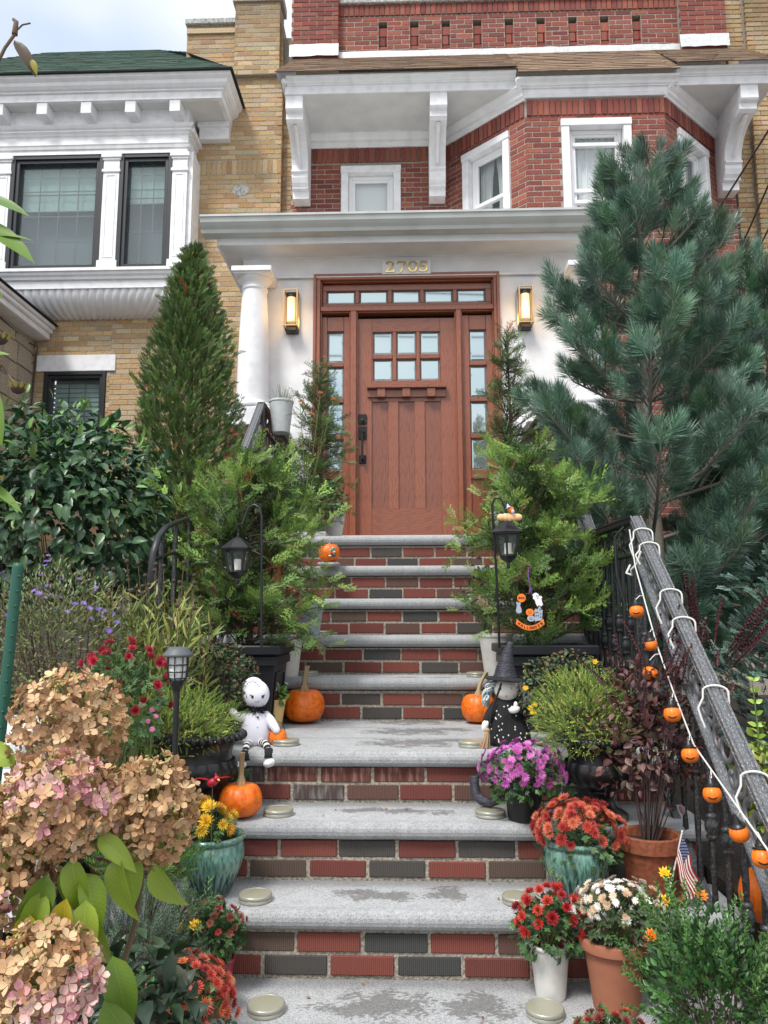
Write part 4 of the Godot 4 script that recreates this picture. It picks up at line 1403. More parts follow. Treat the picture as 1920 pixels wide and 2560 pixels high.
func scroll(at: Vector3, d: Vector3, size: float, flip: float) -> Shape:
	# S scroll of flat bar lying in the plane of d and up
	var pts := []
	var up := d.cross(Vector3.RIGHT).normalized()
	if up.y < 0:
		up = -up
	for i in 17:
		var f := i / 16.0
		var a := lerpf(-PI * 1.6, PI * 0.5, f)
		var r := size * lerpf(0.10, 0.30, f)
		pts.append(at + d * (-size * 0.22 + cos(a) * r * flip) + up * (size * 0.10 + sin(a) * r))
	for i in range(1, 17):
		var f := i / 16.0
		var a := lerpf(PI * 0.5, -PI * 1.4, f)
		var r := size * lerpf(0.26, 0.07, f)
		pts.append(at + d * (size * 0.24 - cos(a) * r * -flip) + up * (size * -0.12 + sin(a) * r * 0.9 + size * 0.1 * (1.0 - f)))
	return Shape.new().tube(pts, 0.0055, 6, 1.9)


func rail_run(t: Node3D, a: Vector3, b: Vector3, foot0: float, foot1: float, n: int, worn: Material, iron: Material, drop := 0.15, drop_end := 0.15) -> void:
	# top rail a..b, lower rail below it, scrolls between, twisted balusters down to foot0..foot1
	var off := Transform3D(Basis(), -t.position)
	var dn := Vector3(0, -drop, 0)
	var dn1 := Vector3(0, -drop_end, 0)
	var d := (b - a).normalized()
	var cap := flat_bar(a, b, 0.044, 0.020, 0.005)
	cap.add(flat_bar(a + Vector3(0, 0.013, 0), b + Vector3(0, 0.010, 0), 0.026, 0.010, 0.003))
	var sd := d.cross(Vector3.UP).normalized()
	part("top_rail", cap, worn, t, off)
	var edge := Shape.new()
	for e in [-0.020, 0.020]:
		edge.add(flat_bar(a + sd * e + Vector3(0, 0.013, 0), b + sd * e + Vector3(0, 0.013, 0), 0.008, 0.010, 0.002))
		edge.add(flat_bar(a + sd * e * 1.05 + Vector3(0, -0.010, 0), b + sd * e * 1.05 + Vector3(0, -0.010, 0), 0.006, 0.006, 0.001))
	part("worn_edge", edge, M.iron_edge if worn == M.iron_worn else iron, t, off)
	part("lower_rail", flat_bar(a + dn, b + dn1, 0.034, 0.014, 0.003), worn, t, off)
	part("bottom_rail", flat_bar(Vector3(a.x, foot0 + 0.06, a.z), Vector3(b.x, foot1 + 0.06, b.z), 0.03, 0.014, 0.003), iron, t, off)
	var m := maxi(1, int((b - a).length() / 0.125))
	for i in m:
		part("scroll", scroll(a.lerp(b, (i + 0.5) / m) + dn.lerp(dn1, (i + 0.5) / m) * 0.55, d, 0.8 * lerpf(drop, drop_end, (i + 0.5) / m), 1.0 if i % 2 == 0 else -1.0), M.iron_mid if worn == M.iron_worn else iron, t, off)
	for i in n:
		var f := (i + 0.5) / n
		var p := a.lerp(b, f)
		var y0 := lerpf(foot0, foot1, f)
		var s := Shape.new()
		twisted(s, Vector3(p.x, y0 + 0.05, p.z), p + dn.lerp(dn1, f))
		collar(s, Vector3(p.x, lerpf(y0, p.y - drop, 0.5 if i % 2 else 0.62), p.z))
		part("baluster", s, iron, t, off)


func newel(t: Node3D, p: Vector3, y0: float, m: Material) -> void:
	part("post", Shape.new().span(Vector3(p.x - 0.022, y0, p.z - 0.022), Vector3(p.x + 0.022, p.y - 0.01, p.z + 0.022), 0.004), m, t, Transform3D(Basis(), -t.position))


func railings() -> void:
	var t := thing("iron_railing", "worn black iron stair railing with scrolls and twisted balusters, wrapped in white cable", "railing", Vector3(0.97, 0.984, -3.3))
	var p := Vector3(0.97, 1.925, -3.30)
	newel(t, p, 0.984, M.iron)
	rail_run(t, p, Vector3(0.965, 0.985, -2.20), 0.95, 0.20, 9, M.iron_worn, M.iron, 0.16, 0.25)
	rail_run(t, Vector3(0.97, 1.945, -4.06), p, 1.0, 0.984, 8, M.iron_dark, M.iron_dark)
	newel(t, Vector3(0.97, 1.95, -4.08), 1.0, M.iron_dark)
	rail_run(t, Vector3(0.965, 0.985, -2.20), Vector3(0.96, 0.62, -1.72), 0.20, 0.02, 4, M.iron_worn, M.iron, 0.25, 0.2)
	newel(t, Vector3(0.96, 0.64, -1.70), 0.01, M.iron)
	# brace from the post
	part("brace", Shape.new().tube([Vector3(0.935, 1.9, -3.36), Vector3(0.90, 1.86, -3.38), Vector3(0.895, 1.7, -3.36), Vector3(0.92, 1.55, -3.33)], 0.007, 6), M.iron_dark, t, Transform3D(Basis(), -t.position))
	t = thing("iron_railing", "iron railing on the upper right flight, mostly behind the pine", "railing", Vector3(0.97, 1.4, -4.6))
	rail_run(t, Vector3(0.97, 1.96, -4.10), Vector3(0.97, 2.98, -5.2), 1.2, 2.05, 9, M.iron_worn, M.iron)
	rail_run(t, Vector3(0.97, 2.98, -5.2), Vector3(0.97, 2.98, -6.6), 2.06, 2.06, 11, M.iron, M.iron)
	newel(t, Vector3(0.97, 3.0, -5.2), 2.05, M.iron)
	t = thing("iron_railing", "iron railing on the upper left flight with a grey flower pot hung on it", "railing", Vector3(-1.03, 1.4, -4.6))
	rail_run(t, Vector3(-1.03, 1.98, -4.02), Vector3(-1.03, 3.0, -5.2), 1.2, 2.05, 9, M.iron_worn, M.iron)
	rail_run(t, Vector3(-1.03, 3.0, -5.2), Vector3(-1.03, 3.0, -6.6), 2.06, 2.06, 11, M.iron, M.iron)
	newel(t, Vector3(-1.03, 3.02, -5.2), 2.05, M.iron)
	t = thing("iron_railing", "plain black handrail curving down at its end among the plants left of the steps", "railing", Vector3(-1.1, 0.984, -3.4))
	var off := Transform3D(Basis(), -t.position)
	part("top_rail", Shape.new().tube([Vector3(-1.12, 2.09, -4.15), Vector3(-1.12, 2.03, -3.9), Vector3(-1.115, 1.965, -3.62), Vector3(-1.11, 1.92, -3.45), Vector3(-1.11, 1.865, -3.35), Vector3(-1.115, 1.79, -3.31), Vector3(-1.118, 1.70, -3.305), Vector3(-1.12, 1.60, -3.31)], 0.017, 10, 0.7), M.iron_dark, t, off)
	part("lower_rail", Shape.new().tube([Vector3(-1.12, 1.90, -4.1), Vector3(-1.115, 1.80, -3.5), Vector3(-1.115, 1.77, -3.36)], 0.009, 8), M.iron_dark, t, off)
	for z in [-3.42, -3.62, -3.85]:
		var s := Shape.new()
		twisted(s, Vector3(-1.115, 0.99, z), Vector3(-1.115, lerpf(1.9, 2.02, (-3.42 - z) / 0.45), z), 0.010)
		part("baluster", s, M.iron, t, off)
	# cable wound round the right rail
	var c := Shape.new()
	var a := p
	var b := Vector3(0.965, 0.985, -2.20)
	for w in [[0.08, 1.0], [0.15, 0.6], [0.36, 1.0], [0.47, 0.8], [0.70, 1.0], [0.93, 1.0]]:
		var q := a.lerp(b, w[0])
		var pts := []
		for i in 15:
			var f := i / 14.0
			var an := lerpf(-0.5, PI + 0.9, f)
			pts.append(q + Vector3(cos(an) * 0.037 - (0.02 if f > 0.8 else 0.0), 0.006 + sin(an) * 0.020 - maxf(0.0, f - 0.72) * 0.33 * w[1] + maxf(0, 0.15 - f) * -0.3, (f - 0.5) * -0.035 + (maxf(0.0, f - 0.75) * 0.14)))
		c.tube(pts, 0.0036, 7)
	c.tube([a + Vector3(-0.05, -0.2, 0.06), a + Vector3(-0.075, -0.235, 0.09), a + Vector3(-0.06, -0.245, 0.12), a + Vector3(-0.07, -0.225, 0.14), a + Vector3(-0.05, -0.2, 0.16), a + Vector3(-0.035, -0.15, 0.17)], 0.0045, 7)
	var cb := part("white_cable", c, M.cable_white)
	tag(cb, "white cable looped round the handrail on the right", "cable")
	for i in 4:
		var y := 9.3 + i * 0.7
		var c2 := Shape.new()
		var pts := []
		for k in 13:
			var x := -15.0 + k * 2.5
			pts.append(Vector3(x, y + 0.004 * (x - 3.0 * i) * (x - 3.0 * i) - 0.03 * x * (0.5 - i * 0.3), 8.0 + 0.3 * i))
		tag(part("street_cable", c2.tube(pts, 0.028, 5), M.wire_brown), ["lowest", "second", "third", "highest"][i] + " dark utility cable over the street, mirrored in the door glass", "cable", "utility cables over the street")
	# overhead service wires at the right edge
	for e in [[[Vector3(3.2, 5.6, -8.9), Vector3(3.3, 5.78, -8.0), Vector3(3.42, 6.1, -6.6), Vector3(3.55, 6.6, -5.0)], "uppermost thin dark service wire crossing the right edge to the house"], [[Vector3(4.0, 5.75, -9.3), Vector3(3.9, 5.9, -8.4), Vector3(3.72, 6.2, -6.9), Vector3(3.6, 6.6, -5.0)], "middle thin dark service wire at the right edge"], [[Vector3(4.1, 5.55, -9.35), Vector3(4.1, 5.68, -8.9), Vector3(4.05, 5.85, -8.2), Vector3(4.0, 6.1, -7.2)], "lowest short dark service wire at the right corner of the red house"]]:
		var w := part("service_wire", Shape.new().tube(e[0], 0.011, 6), M.wire_brown)
		tag(w, e[1], "wire", "service wires")


# ---------- pots and small things ----------
func pot_profile(r0: float, r1: float, h: float, lip: float, lip_h: float, wall := 0.008) -> Array:
	return [Vector2(0.001, 0), Vector2(r0 * 0.96, 0), Vector2(r0 * 0.96, 0), Vector2(r0, 0.006), Vector2(lerpf(r0, r1, 0.5), h * 0.5), Vector2(r1, h - lip_h), Vector2(r1, h - lip_h), Vector2(r1 + lip * 0.9, h - lip_h), Vector2(r1 + lip, h - lip_h + 0.004), Vector2(r1 + lip, h - 0.004), Vector2(r1 + lip * 0.7, h), Vector2(r1 - wall * 0.6, h), Vector2(r1 - wall, h - 0.005), Vector2(r1 - wall - 0.004, h * 0.82), Vector2(r1 - wall - 0.004, h * 0.82)]


func pot(called: String, label: String, category: String, at: Vector3, r0: float, r1: float, h: float, m: Material, lip := 0.008, lip_h := 0.03, group := "") -> Node3D:
	var t := thing(called, label, category, at, 0.0, group)
	part("body", Shape.new().lathe(pot_profile(r0, r1, h, lip, lip_h), 36), m, t)
	var s := Shape.new()
	soil_disc(s, r1 - 0.010, h * 0.83)
	part("soil", s, M.soil, t)
	return t


func soil_disc(s: Shape, r: float, y: float) -> void:
	var b := s.vert(Vector3(0, y + 0.006, 0))
	for k in 2:
		for i in 18:
			var a := TAU * i / 18
			var q := r * (0.55 if k == 0 else 1.0)
			s.vert(Vector3(cos(a) * q, y + rng.randf_range(-0.006, 0.008), sin(a) * q))
	for i in 18:
		var j := (i + 1) % 18
		s.tri(b, b + 1 + j, b + 1 + i)
		s.quad(b + 1 + i, b + 1 + j, b + 19 + j, b + 19 + i)


func teal_pot(label: String, at: Vector3, k: float) -> Node3D:
	var t := thing("glazed_pot", label, "pot", at, 0.0, "green glazed pots")
	var pr := []
	for q in [[0.001, 0.0], [0.058, 0.0], [0.062, 0.005], [0.066, 0.02], [0.085, 0.06], [0.101, 0.10], [0.107, 0.125], [0.108, 0.145], [0.103, 0.165], [0.098, 0.172]]:
		pr.append(Vector2(q[0], q[1]) * k)
	part("body", Shape.new().lathe(pr, 96, Transform3D(), 24, 0.018), M.teal_glaze, t)
	pr = []
	for q in [[0.097, 0.170], [0.101, 0.176], [0.109, 0.180], [0.113, 0.186], [0.112, 0.193], [0.105, 0.197], [0.094, 0.194], [0.088, 0.184], [0.086, 0.16]]:
		pr.append(Vector2(q[0], q[1]) * k)
	part("rim", Shape.new().lathe(pr, 48), M.teal_glaze, t)
	# dark glaze pooled in the flutes
	var s := Shape.new()
	for i in 24:
		var a := TAU * (i + 0.5) / 24 + 0.05
		var d := Vector3(cos(a), 0, sin(a))
		var h := rng.randf_range(0.085, 0.13) * k
		var u := Vector3(-sin(a), 0, cos(a))
		var w := rng.randf_range(0.004, 0.008) * k
		var n := 6
		var b := s.v.size()
		for j in n + 1:
			var y := lerpf(0.012 * k, h, float(j) / n)
			var r := 0.0
			for q in [[0.0, 0.062], [0.02, 0.066], [0.06, 0.085], [0.10, 0.101], [0.125, 0.107]]:
				if y >= q[0] * k:
					r = q[1] * k
			var rr := lerpf(0.063, 0.107, pow(clampf((y / k - 0.005) / 0.12, 0, 1), 0.85)) * k
			r = rr * 1.0 + 0.0008
			var hw := w * (1.0 - pow(float(j) / n, 2.0)) + 0.0006
			for e in [-1, 1]:
				s.vert(d * r + u * hw * e + Vector3(0, y, 0))
		for j in n:
			s.quad(b + j * 2, b + j * 2 + 2, b + j * 2 + 3, b + j * 2 + 1)
	part("dark_glaze", s, M.teal_dark, t)
	s = Shape.new()
	soil_disc(s, 0.086 * k, 0.168 * k)
	part("soil", s, M.soil, t)
	return t


func urn(label: String, at: Vector3, k: float) -> Node3D:
	var t := thing("black_urn", label, "urn", at, 0.0, "black urns")
	var pr := []
	for q in [[0.001, 0.0], [0.085, 0.0], [0.088, 0.006], [0.088, 0.02], [0.075, 0.03], [0.05, 0.042], [0.038, 0.06], [0.036, 0.08], [0.05, 0.09], [0.052, 0.1], [0.045, 0.104]]:
		pr.append(Vector2(q[0], q[1]) * k)
	part("foot", Shape.new().lathe(pr, 32), M.black_gloss, t)
	pr = []
	for q in [[0.045, 0.102], [0.08, 0.11], [0.115, 0.13], [0.135, 0.16], [0.138, 0.185], [0.128, 0.205]]:
		pr.append(Vector2(q[0], q[1]) * k)
	part("bowl", Shape.new().lathe(pr, 96, Transform3D(), 16, 0.07), M.black_gloss, t)
	pr = []
	for q in [[0.122, 0.2], [0.118, 0.225], [0.125, 0.25], [0.14, 0.27], [0.158, 0.28], [0.163, 0.288], [0.158, 0.296], [0.145, 0.296], [0.13, 0.28]]:
		pr.append(Vector2(q[0], q[1]) * k)
	var rim := part("rim", Shape.new().lathe(pr, 40), M.black_gloss, t)
	var s := Shape.new()
	for i in 36:
		var a := TAU * i / 36
		s.ball(Vector3(cos(a) * 0.16, 0.284, sin(a) * 0.16) * k, Vector3(0.011, 0.013, 0.011) * k, 8, 6)
	part("beading", s, M.black_gloss, rim)
	s = Shape.new()
	soil_disc(s, 0.135 * k, 0.285 * k)
	part("soil", s, M.soil, t)
	return t


func pumpkin(label: String, at: Vector3, w: float, h: float, lean: Vector3, turn := 0.0, stem_h := 0.09) -> Node3D:
	var t := thing("pumpkin", label, "pumpkin", at, turn)
	var s := Shape.new()
	var nu := 80
	var nv := 26
	for j in nv + 1:
		var e := PI * j / nv
		for i in nu:
			var a := TAU * i / nu
			var ribs := absf(sin(a * 5.0 + 0.6 * sin(a)))
			var r := w * 0.5 * pow(maxf(sin(e), 0.0), 0.72) * (0.945 + 0.055 * pow(ribs, 0.45))
			var y := h * 0.5 - h * 0.5 * cos(e) * (1.0 - 0.0)
			var dip := exp(-pow((PI - e) / 0.42, 2.0)) * h * 0.09 + exp(-pow(e / 0.5, 2.0)) * -h * 0.05
			s.vert(Vector3(cos(a) * r, y - dip, sin(a) * r))
	for j in nv:
		for i in nu:
			var k := (i + 1) % nu
			s.quad(j * nu + i, (j + 1) * nu + i, (j + 1) * nu + k, j * nu + k)
	part("shell", s, M.pumpkin, t)
	s = Shape.new()
	var n := 20
	var pts := []
	for j in 9:
		var f := j / 8.0
		pts.append(Vector3(0, h * 0.90, 0) + Vector3(lean.x * f * f, stem_h * f, lean.z * f * f))
	for j in 9:
		var f := j / 8.0
		var r := w * lerpf(0.11, 0.055, smoothstep(0.0, 0.3, f)) * (1.0 + 0.12 * smoothstep(0.85, 1.0, f))
		for i in n:
			var a := TAU * i / n + f * 0.8
			var q := r * (1.0 + 0.22 * cos(a * 5.0))
			s.vert(pts[j] + Vector3(cos(a) * q, 0, sin(a) * q))
	for j in 8:
		for i in n:
			var k := (i + 1) % n
			s.quad(j * n + i, (j + 1) * n + i, (j + 1) * n + k, j * n + k)
	var c := s.vert(pts[8])
	for i in n:
		s.tri(c, 8 * n + (i + 1) % n, 8 * n + i)
	part("stem", s, M.pumpkin_stem, t)
	return t


func jack_face(s: Shape, c: Vector3, r: float, k: float, grin := true) -> void:
	# eyes, nose and mouth laid on a round front facing +z
	for poly in [[[-0.5, 0.1], [-0.18, 0.1], [-0.34, 0.42]], [[0.18, 0.1], [0.5, 0.1], [0.34, 0.42]], [[-0.08, -0.06], [0.08, -0.06], [0.0, 0.1]], [[-0.5, -0.12], [-0.25, -0.28], [0.0, -0.32], [0.0, -0.46], [-0.28, -0.42], [-0.5, -0.24]], [[0.5, -0.12], [0.25, -0.28], [0.0, -0.32], [0.0, -0.46], [0.28, -0.42], [0.5, -0.24]]]:
		var pts := []
		for p in poly:
			var q := Vector2(p[0], p[1]) * r * k
			pts.append(c + Vector3(q.x, q.y, sqrt(maxf(r * r - q.length_squared(), 0.0)) + r * 0.025))
		s.face(pts, Vector3.BACK)


func disc_light(label: String, at: Vector3) -> void:
	var t := thing("disc_light", label, "disc light", at, rng.randf() * TAU, "round disc lights on the treads")
	t.rotation.x = rng.randf_range(-0.015, 0.015)
	part("rim", Shape.new().lathe([Vector2(0.05, 0.0), Vector2(0.054, 0.001), Vector2(0.055, 0.004), Vector2(0.055, 0.010), Vector2(0.0525, 0.0115), Vector2(0.0525, 0.0135), Vector2(0.0555, 0.015), Vector2(0.0555, 0.021), Vector2(0.053, 0.0245), Vector2(0.050, 0.025), Vector2(0.049, 0.0235)], 40), M.disc_rim, t)
	part("cover", Shape.new().lathe([Vector2(0.0495, 0.0235), Vector2(0.040, 0.0245), Vector2(0.02, 0.0252), Vector2(0.0005, 0.0255)], 40), M.disc_glass, t)


func wall_lamp(label: String, x: float) -> void:
	var t := thing("wall_lamp", label, "wall lamp", Vector3(x, 4.4, -7.0), 0.0, "lit wall lamps beside the door")
	part("back_plate", Shape.new().span(Vector3(-0.06, -0.2, 0.0), Vector3(0.06, 0.2, 0.025), 0.004).span(Vector3(-0.055, -0.205, 0.025), Vector3(0.055, -0.165, 0.11), 0.008).span(Vector3(-0.05, 0.155, 0.025), Vector3(0.05, 0.175, 0.12), 0.003), M.bronze, t)
	var s := Shape.new()
	for y in [-0.165, 0.185]:
		for sx in [-0.062, 0.062]:
			s.span(Vector3(sx - 0.006, y - 0.006, 0.03), Vector3(sx + 0.006, y + 0.006, 0.16))
		for z in [0.036, 0.154]:
			s.span(Vector3(-0.056, y - 0.006, z - 0.006), Vector3(0.056, y + 0.006, z + 0.006))
	for sx in [-0.062, 0.062]:
		for z in [0.036, 0.154]:
			s.span(Vector3(sx - 0.006, -0.159, z - 0.006), Vector3(sx + 0.006, 0.179, z + 0.006))
	part("frame", s, M.brass, t)
	part("cap", Shape.new().lathe([Vector2(0.001, 0.155), Vector2(0.046, 0.155), Vector2(0.046, 0.125), Vector2(0.03, 0.12)], 24, Transform3D(Basis(), Vector3(0, 0, 0.094))), M.bronze, t)
	part("shade", Shape.new().lathe([Vector2(0.043, 0.125), Vector2(0.043, -0.11), Vector2(0.038, -0.125), Vector2(0.001, -0.13)], 28, Transform3D(Basis(), Vector3(0, 0, 0.094))), M.lamp_glass, t)
	part("bulb", Shape.new().ball(Vector3(0, -0.035, 0.118), Vector3(0.030, 0.052, 0.021), 14, 10), M.bulb, t)
	var l := OmniLight3D.new()
	l.name = "lamp_light"
	l.light_color = Color(1.0, 0.78, 0.45)
	l.light_energy = 0.035
	l.light_size = 0.04
	l.omni_range = 8.0
	l.omni_attenuation = 2.0
	l.shadow_enabled = true
	l.position = Vector3(0, -0.035, 0.2)
	t.add_child(l)


func box_planter(label: String, c: Vector3) -> void:
	var t := thing("box_planter", label, "planter", c, 0.0, "black square planters")
	var s := Shape.new()
	var prof := [[0.165, 0.0], [0.19, 0.30], [0.19, 0.30], [0.205, 0.305], [0.205, 0.345], [0.20, 0.35], [0.225, 0.358], [0.225, 0.392], [0.22, 0.398], [0.19, 0.398], [0.185, 0.36]]
	for j in prof.size() - 1:
		var a: float = prof[j][0]
		var b: float = prof[j + 1][0]
		for k in 4:
			var r := Basis(Vector3.UP, PI / 2 * k)
			s.face([r * Vector3(-a, prof[j][1], a), r * Vector3(a, prof[j][1], a), r * Vector3(b, prof[j + 1][1], b), r * Vector3(-b, prof[j + 1][1], b)])
	part("body", s, M.planter_black, t)
	for k in 4:
		var r := Basis(Vector3.UP, PI / 2 * k)
		var f := Shape.new()
		frame4(f, -0.13, 0.05, 0.13, 0.27, 0.014, 0.0, 0.006, 0.002)
		part("panel", f, M.planter_black, t, Transform3D(r * Basis(Vector3.RIGHT, -0.083 * -1.0), r * Vector3(0, 0.0, 0.166)))
	part("soil", Shape.new().box(Vector3(0, 0.35, 0), Vector3(0.372, 0.02, 0.372)), M.soil, t)


func lantern(label: String, top: Vector3, hook: Array) -> Node3D:
	var t := thing("garden_lantern", label, "lantern", top, 0.3, "black hanging lanterns")
	var s := Shape.new()
	for e in [[0.012, 0.0, 0.03, -0.012], [0.03, -0.012, 0.072, -0.045], [0.072, -0.045, 0.075, -0.052], [0.062, -0.052, 0.062, -0.058]]:
		for k in 6:
			var a := TAU * k / 6
			var b := TAU * (k + 1) / 6
			s.face([Vector3(cos(a) * e[2], e[3], sin(a) * e[2]), Vector3(cos(b) * e[2], e[3], sin(b) * e[2]), Vector3(cos(b) * e[0], e[1], sin(b) * e[0]), Vector3(cos(a) * e[0], e[1], sin(a) * e[0])], Vector3(cos(a + 0.5), 0.6, sin(a + 0.5)))
	s.tube([Vector3(0, -0.005, 0), Vector3(0, 0.02, 0)], 0.006, 8)
	part("roof", s, M.black_gloss, t)
	s = Shape.new()
	for k in 6:
		var a := TAU * k / 6
		s.tube([Vector3(cos(a) * 0.058, -0.055, sin(a) * 0.058), Vector3(cos(a) * 0.036, -0.155, sin(a) * 0.036)], 0.005, 5)
	s.lathe([Vector2(0.06, -0.055), Vector2(0.06, -0.062), Vector2(0.052, -0.064)], 6)
	s.lathe([Vector2(0.001, -0.185), Vector2(0.012, -0.183), Vector2(0.03, -0.17), Vector2(0.041, -0.158), Vector2(0.041, -0.15), Vector2(0.03, -0.147), Vector2(0.001, -0.147)], 6)
	s.tube([Vector3(0, -0.18, 0), Vector3(0, -0.21, 0)], 0.008, 8)
	part("cage", s, M.black_gloss, t)
	s = Shape.new()
	for k in 6:
		var a := TAU * k / 6
		var b := TAU * (k + 1) / 6
		s.face([Vector3(cos(a) * 0.035, -0.152, sin(a) * 0.035), Vector3(cos(b) * 0.035, -0.152, sin(b) * 0.035), Vector3(cos(b) * 0.055, -0.06, sin(b) * 0.055), Vector3(cos(a) * 0.055, -0.06, sin(a) * 0.055)], Vector3(cos(a + 0.5), 0, sin(a + 0.5)))
	part("glass", s, M.glass, t)
	part("candle", Shape.new().lathe([Vector2(0.016, -0.15), Vector2(0.016, -0.10), Vector2(0.012, -0.098), Vector2(0.001, -0.1)], 14), M.candle, t)
	var h := part("hook", Shape.new().tube(hook, 0.0055, 8), M.black_gloss, t, Transform3D(Basis(Vector3.UP, -0.3), Basis(Vector3.UP, -0.3) * -top))
	return t


func letters(text: String, size: float, m: Material, parent: Node, xf: Transform3D) -> void:
	var tm := TextMesh.new()
	var fnt := SystemFont.new()
	fnt.font_names = PackedStringArray(["Droid Sans"])
	fnt.font_weight = 700
	tm.font = fnt
	tm.text = text
	tm.font_size = 32
	tm.pixel_size = size / 32.0
	tm.depth = 0.0012
	part("letter", tm, m, parent, xf)


func props() -> void:
	wall_lamp("lit brass framed wall lamp on the white wall left of the door", -1.10)
	wall_lamp("lit brass framed wall lamp on the white wall right of the door", 1.10)
	for e in [[-0.426, 8, -2.411, "disc light on the lowest tread beside the orange mums"], [0.383, 8, -2.411, "disc light on the lowest tread below the white pot"], [-0.517, 7, -2.685, "disc light just right of the left green glazed pot"], [0.353, 7, -2.693, "disc light partly covered by red mums"], [-0.492, 6, -2.971, "disc light right of the pumpkin under the plush doll"], [0.292, 6, -2.97, "disc light left of the black pot of purple mums"], [-0.52, 5, -3.30, "disc light on the wide landing behind the plush doll"], [0.252, 5, -3.28, "disc light on the wide landing beside the broom of the witch doll"], [-0.551, 4, -4.24, "disc light behind the tall stem of the large pumpkin"], [0.353, 4, -4.16, "disc light behind the small pumpkin next to the witch doll"], [-0.518, 3, -4.58, "disc light beside the pale blue pot on the upper left steps"]]:
		disc_light("round pale green " + e[3], Vector3(e[0], LEVEL[e[1]], e[2]))
	pumpkin("large orange pumpkin with tall stem left on the wide landing", Vector3(-0.54, 0.984, -3.99), 0.212, 0.178, Vector3(0.015, 0, 0.0), 0.3, 0.125)
	pumpkin("small orange pumpkin behind the witch doll on the landing", Vector3(0.345, 0.984, -4.0), 0.175, 0.155, Vector3(0.065, 0, 0.02), 1.1, 0.11)
	pumpkin("orange pumpkin with long leaning stem on the step below the plush doll", Vector3(-0.625, 0.784, -2.93), 0.158, 0.128, Vector3(-0.055, 0, -0.01), 2.0, 0.125)
	pumpkin("big orange pumpkin outside the railing at the right edge", Vector3(1.085, 0.60, -2.46), 0.21, 0.17, Vector3(0.02, 0, 0), 0.5, 0.06)
	# painted pumpkin on the second step: generic winking face under a patterned cap
	var t := pumpkin("little orange pumpkin with a painted face on a slate by the upper steps", Vector3(-0.50, 1.853, -4.78), 0.135, 0.125, Vector3(0.01, 0, 0), 0.0, 0.02)
	var s := Shape.new()
	for q in [[0.018, 0.075, 0.020, 0.010], [0.03, 0.083, 0.012, 0.012]]:
		s.ball(Vector3(q[0], q[1], 0.060), Vector3(q[2], q[3], 0.006), 10, 6)
	part("painted_cap", s, M.teal_glaze, t)
	part("painted_eye", Shape.new().ball(Vector3(0.034, 0.066, 0.056), Vector3(0.010, 0.007, 0.006), 8, 6).ball(Vector3(0.012, 0.042, 0.063), Vector3(0.012, 0.006, 0.004), 8, 6), M.felt_white, t)
	part("painted_mouth", Shape.new().ball(Vector3(0.014, 0.046, 0.062), Vector3(0.016, 0.011, 0.004), 8, 6).ball(Vector3(0.006, 0.064, 0.063), Vector3(0.011, 0.0025, 0.003), 8, 5), M.ink, t)
	part("painted_tongue", Shape.new().ball(Vector3(0.036, 0.044, 0.058), Vector3(0.009, 0.010, 0.006), 8, 6), M.stake_green, t)
	var sl := part("slate_tile", Shape.new().box(Vector3(-0.50, 1.847, -4.78), Vector3(0.13, 0.014, 0.12), 0.002), M.limestone)
	tag(sl, "thin grey slate tile under the little painted pumpkin", "tile")
	box_planter("black square planter left of the steps holding feathery green conifer", Vector3(-0.83, 0.984, -3.86))
	box_planter("black square planter right of the steps behind the witch doll", Vector3(0.65, 0.984, -3.86))
	urn("black urn overflowing with yellow green heather left of the steps", Vector3(-0.80, 0.765, -2.96), 1.08)
	urn("black urn with yellow green heather right of the steps by the purple shrub", Vector3(0.70, 0.784, -2.95), 1.0)
	teal_pot("green glazed pot with yellow mums and a red bird stake", Vector3(-0.678, 0.581, -2.74), 1.0)
	teal_pot("green glazed pot with a dome of orange red mums", Vector3(0.55, 0.581, -2.725), 1.0)
	pot("black_pot", "plain black nursery pot of purple mums", "pot", Vector3(0.41, 0.784, -2.93), 0.058, 0.072, 0.15, M.pot_black, 0.004, 0.012)
	var tp := pot("terracotta_pot", "dark terracotta pot with a purple leaved shrub and a small flag", "pot", Vector3(0.80, 0.60, -2.74), 0.075, 0.098, 0.19, M.terracotta_dark, 0.007, 0.05)
	part("saucer", Shape.new().lathe([Vector2(0.001, -0.018), Vector2(0.095, -0.018), Vector2(0.118, 0.006), Vector2(0.112, 0.006), Vector2(0.09, -0.01), Vector2(0.001, -0.01)], 32), M.terracotta, tp)
	var wp := pot("white_pot", "ribbed white pot of red mums on the lowest tread", "pot", Vector3(0.42, 0.37, -2.525), 0.045, 0.060, 0.155, M.pot_white, 0.004, 0.010)
	part("rings", Shape.new().lathe([Vector2(0.0535, 0.108), Vector2(0.056, 0.112), Vector2(0.0548, 0.116)], 32).lathe([Vector2(0.0545, 0.120), Vector2(0.057, 0.124), Vector2(0.0558, 0.128)], 32), M.pot_white, wp)
	part("inner_pot", Shape.new().lathe([Vector2(0.05, 0.12), Vector2(0.0535, 0.152), Vector2(0.050, 0.153), Vector2(0.047, 0.13)], 28), M.pot_maroon, wp)
	pot("terracotta_pot", "large terracotta pot with a rolled rim and faded white mums", "pot", Vector3(0.60, 0.37, -2.46), 0.066, 0.090, 0.20, M.terracotta, 0.012, 0.030)
	pot("yellow_pot", "small yellow pot with a lavender petunia", "pot", Vector3(-0.665, 0.984, -3.84), 0.038, 0.056, 0.135, M.pot_yellow, 0.003, 0.010)
	var bp := pot("blue_pot", "ribbed pale blue pot on the upper left steps", "pot", Vector3(-0.56, 1.414, -4.24), 0.062, 0.086, 0.20, M.pot_blue, 0.005, 0.016)
	s = Shape.new()
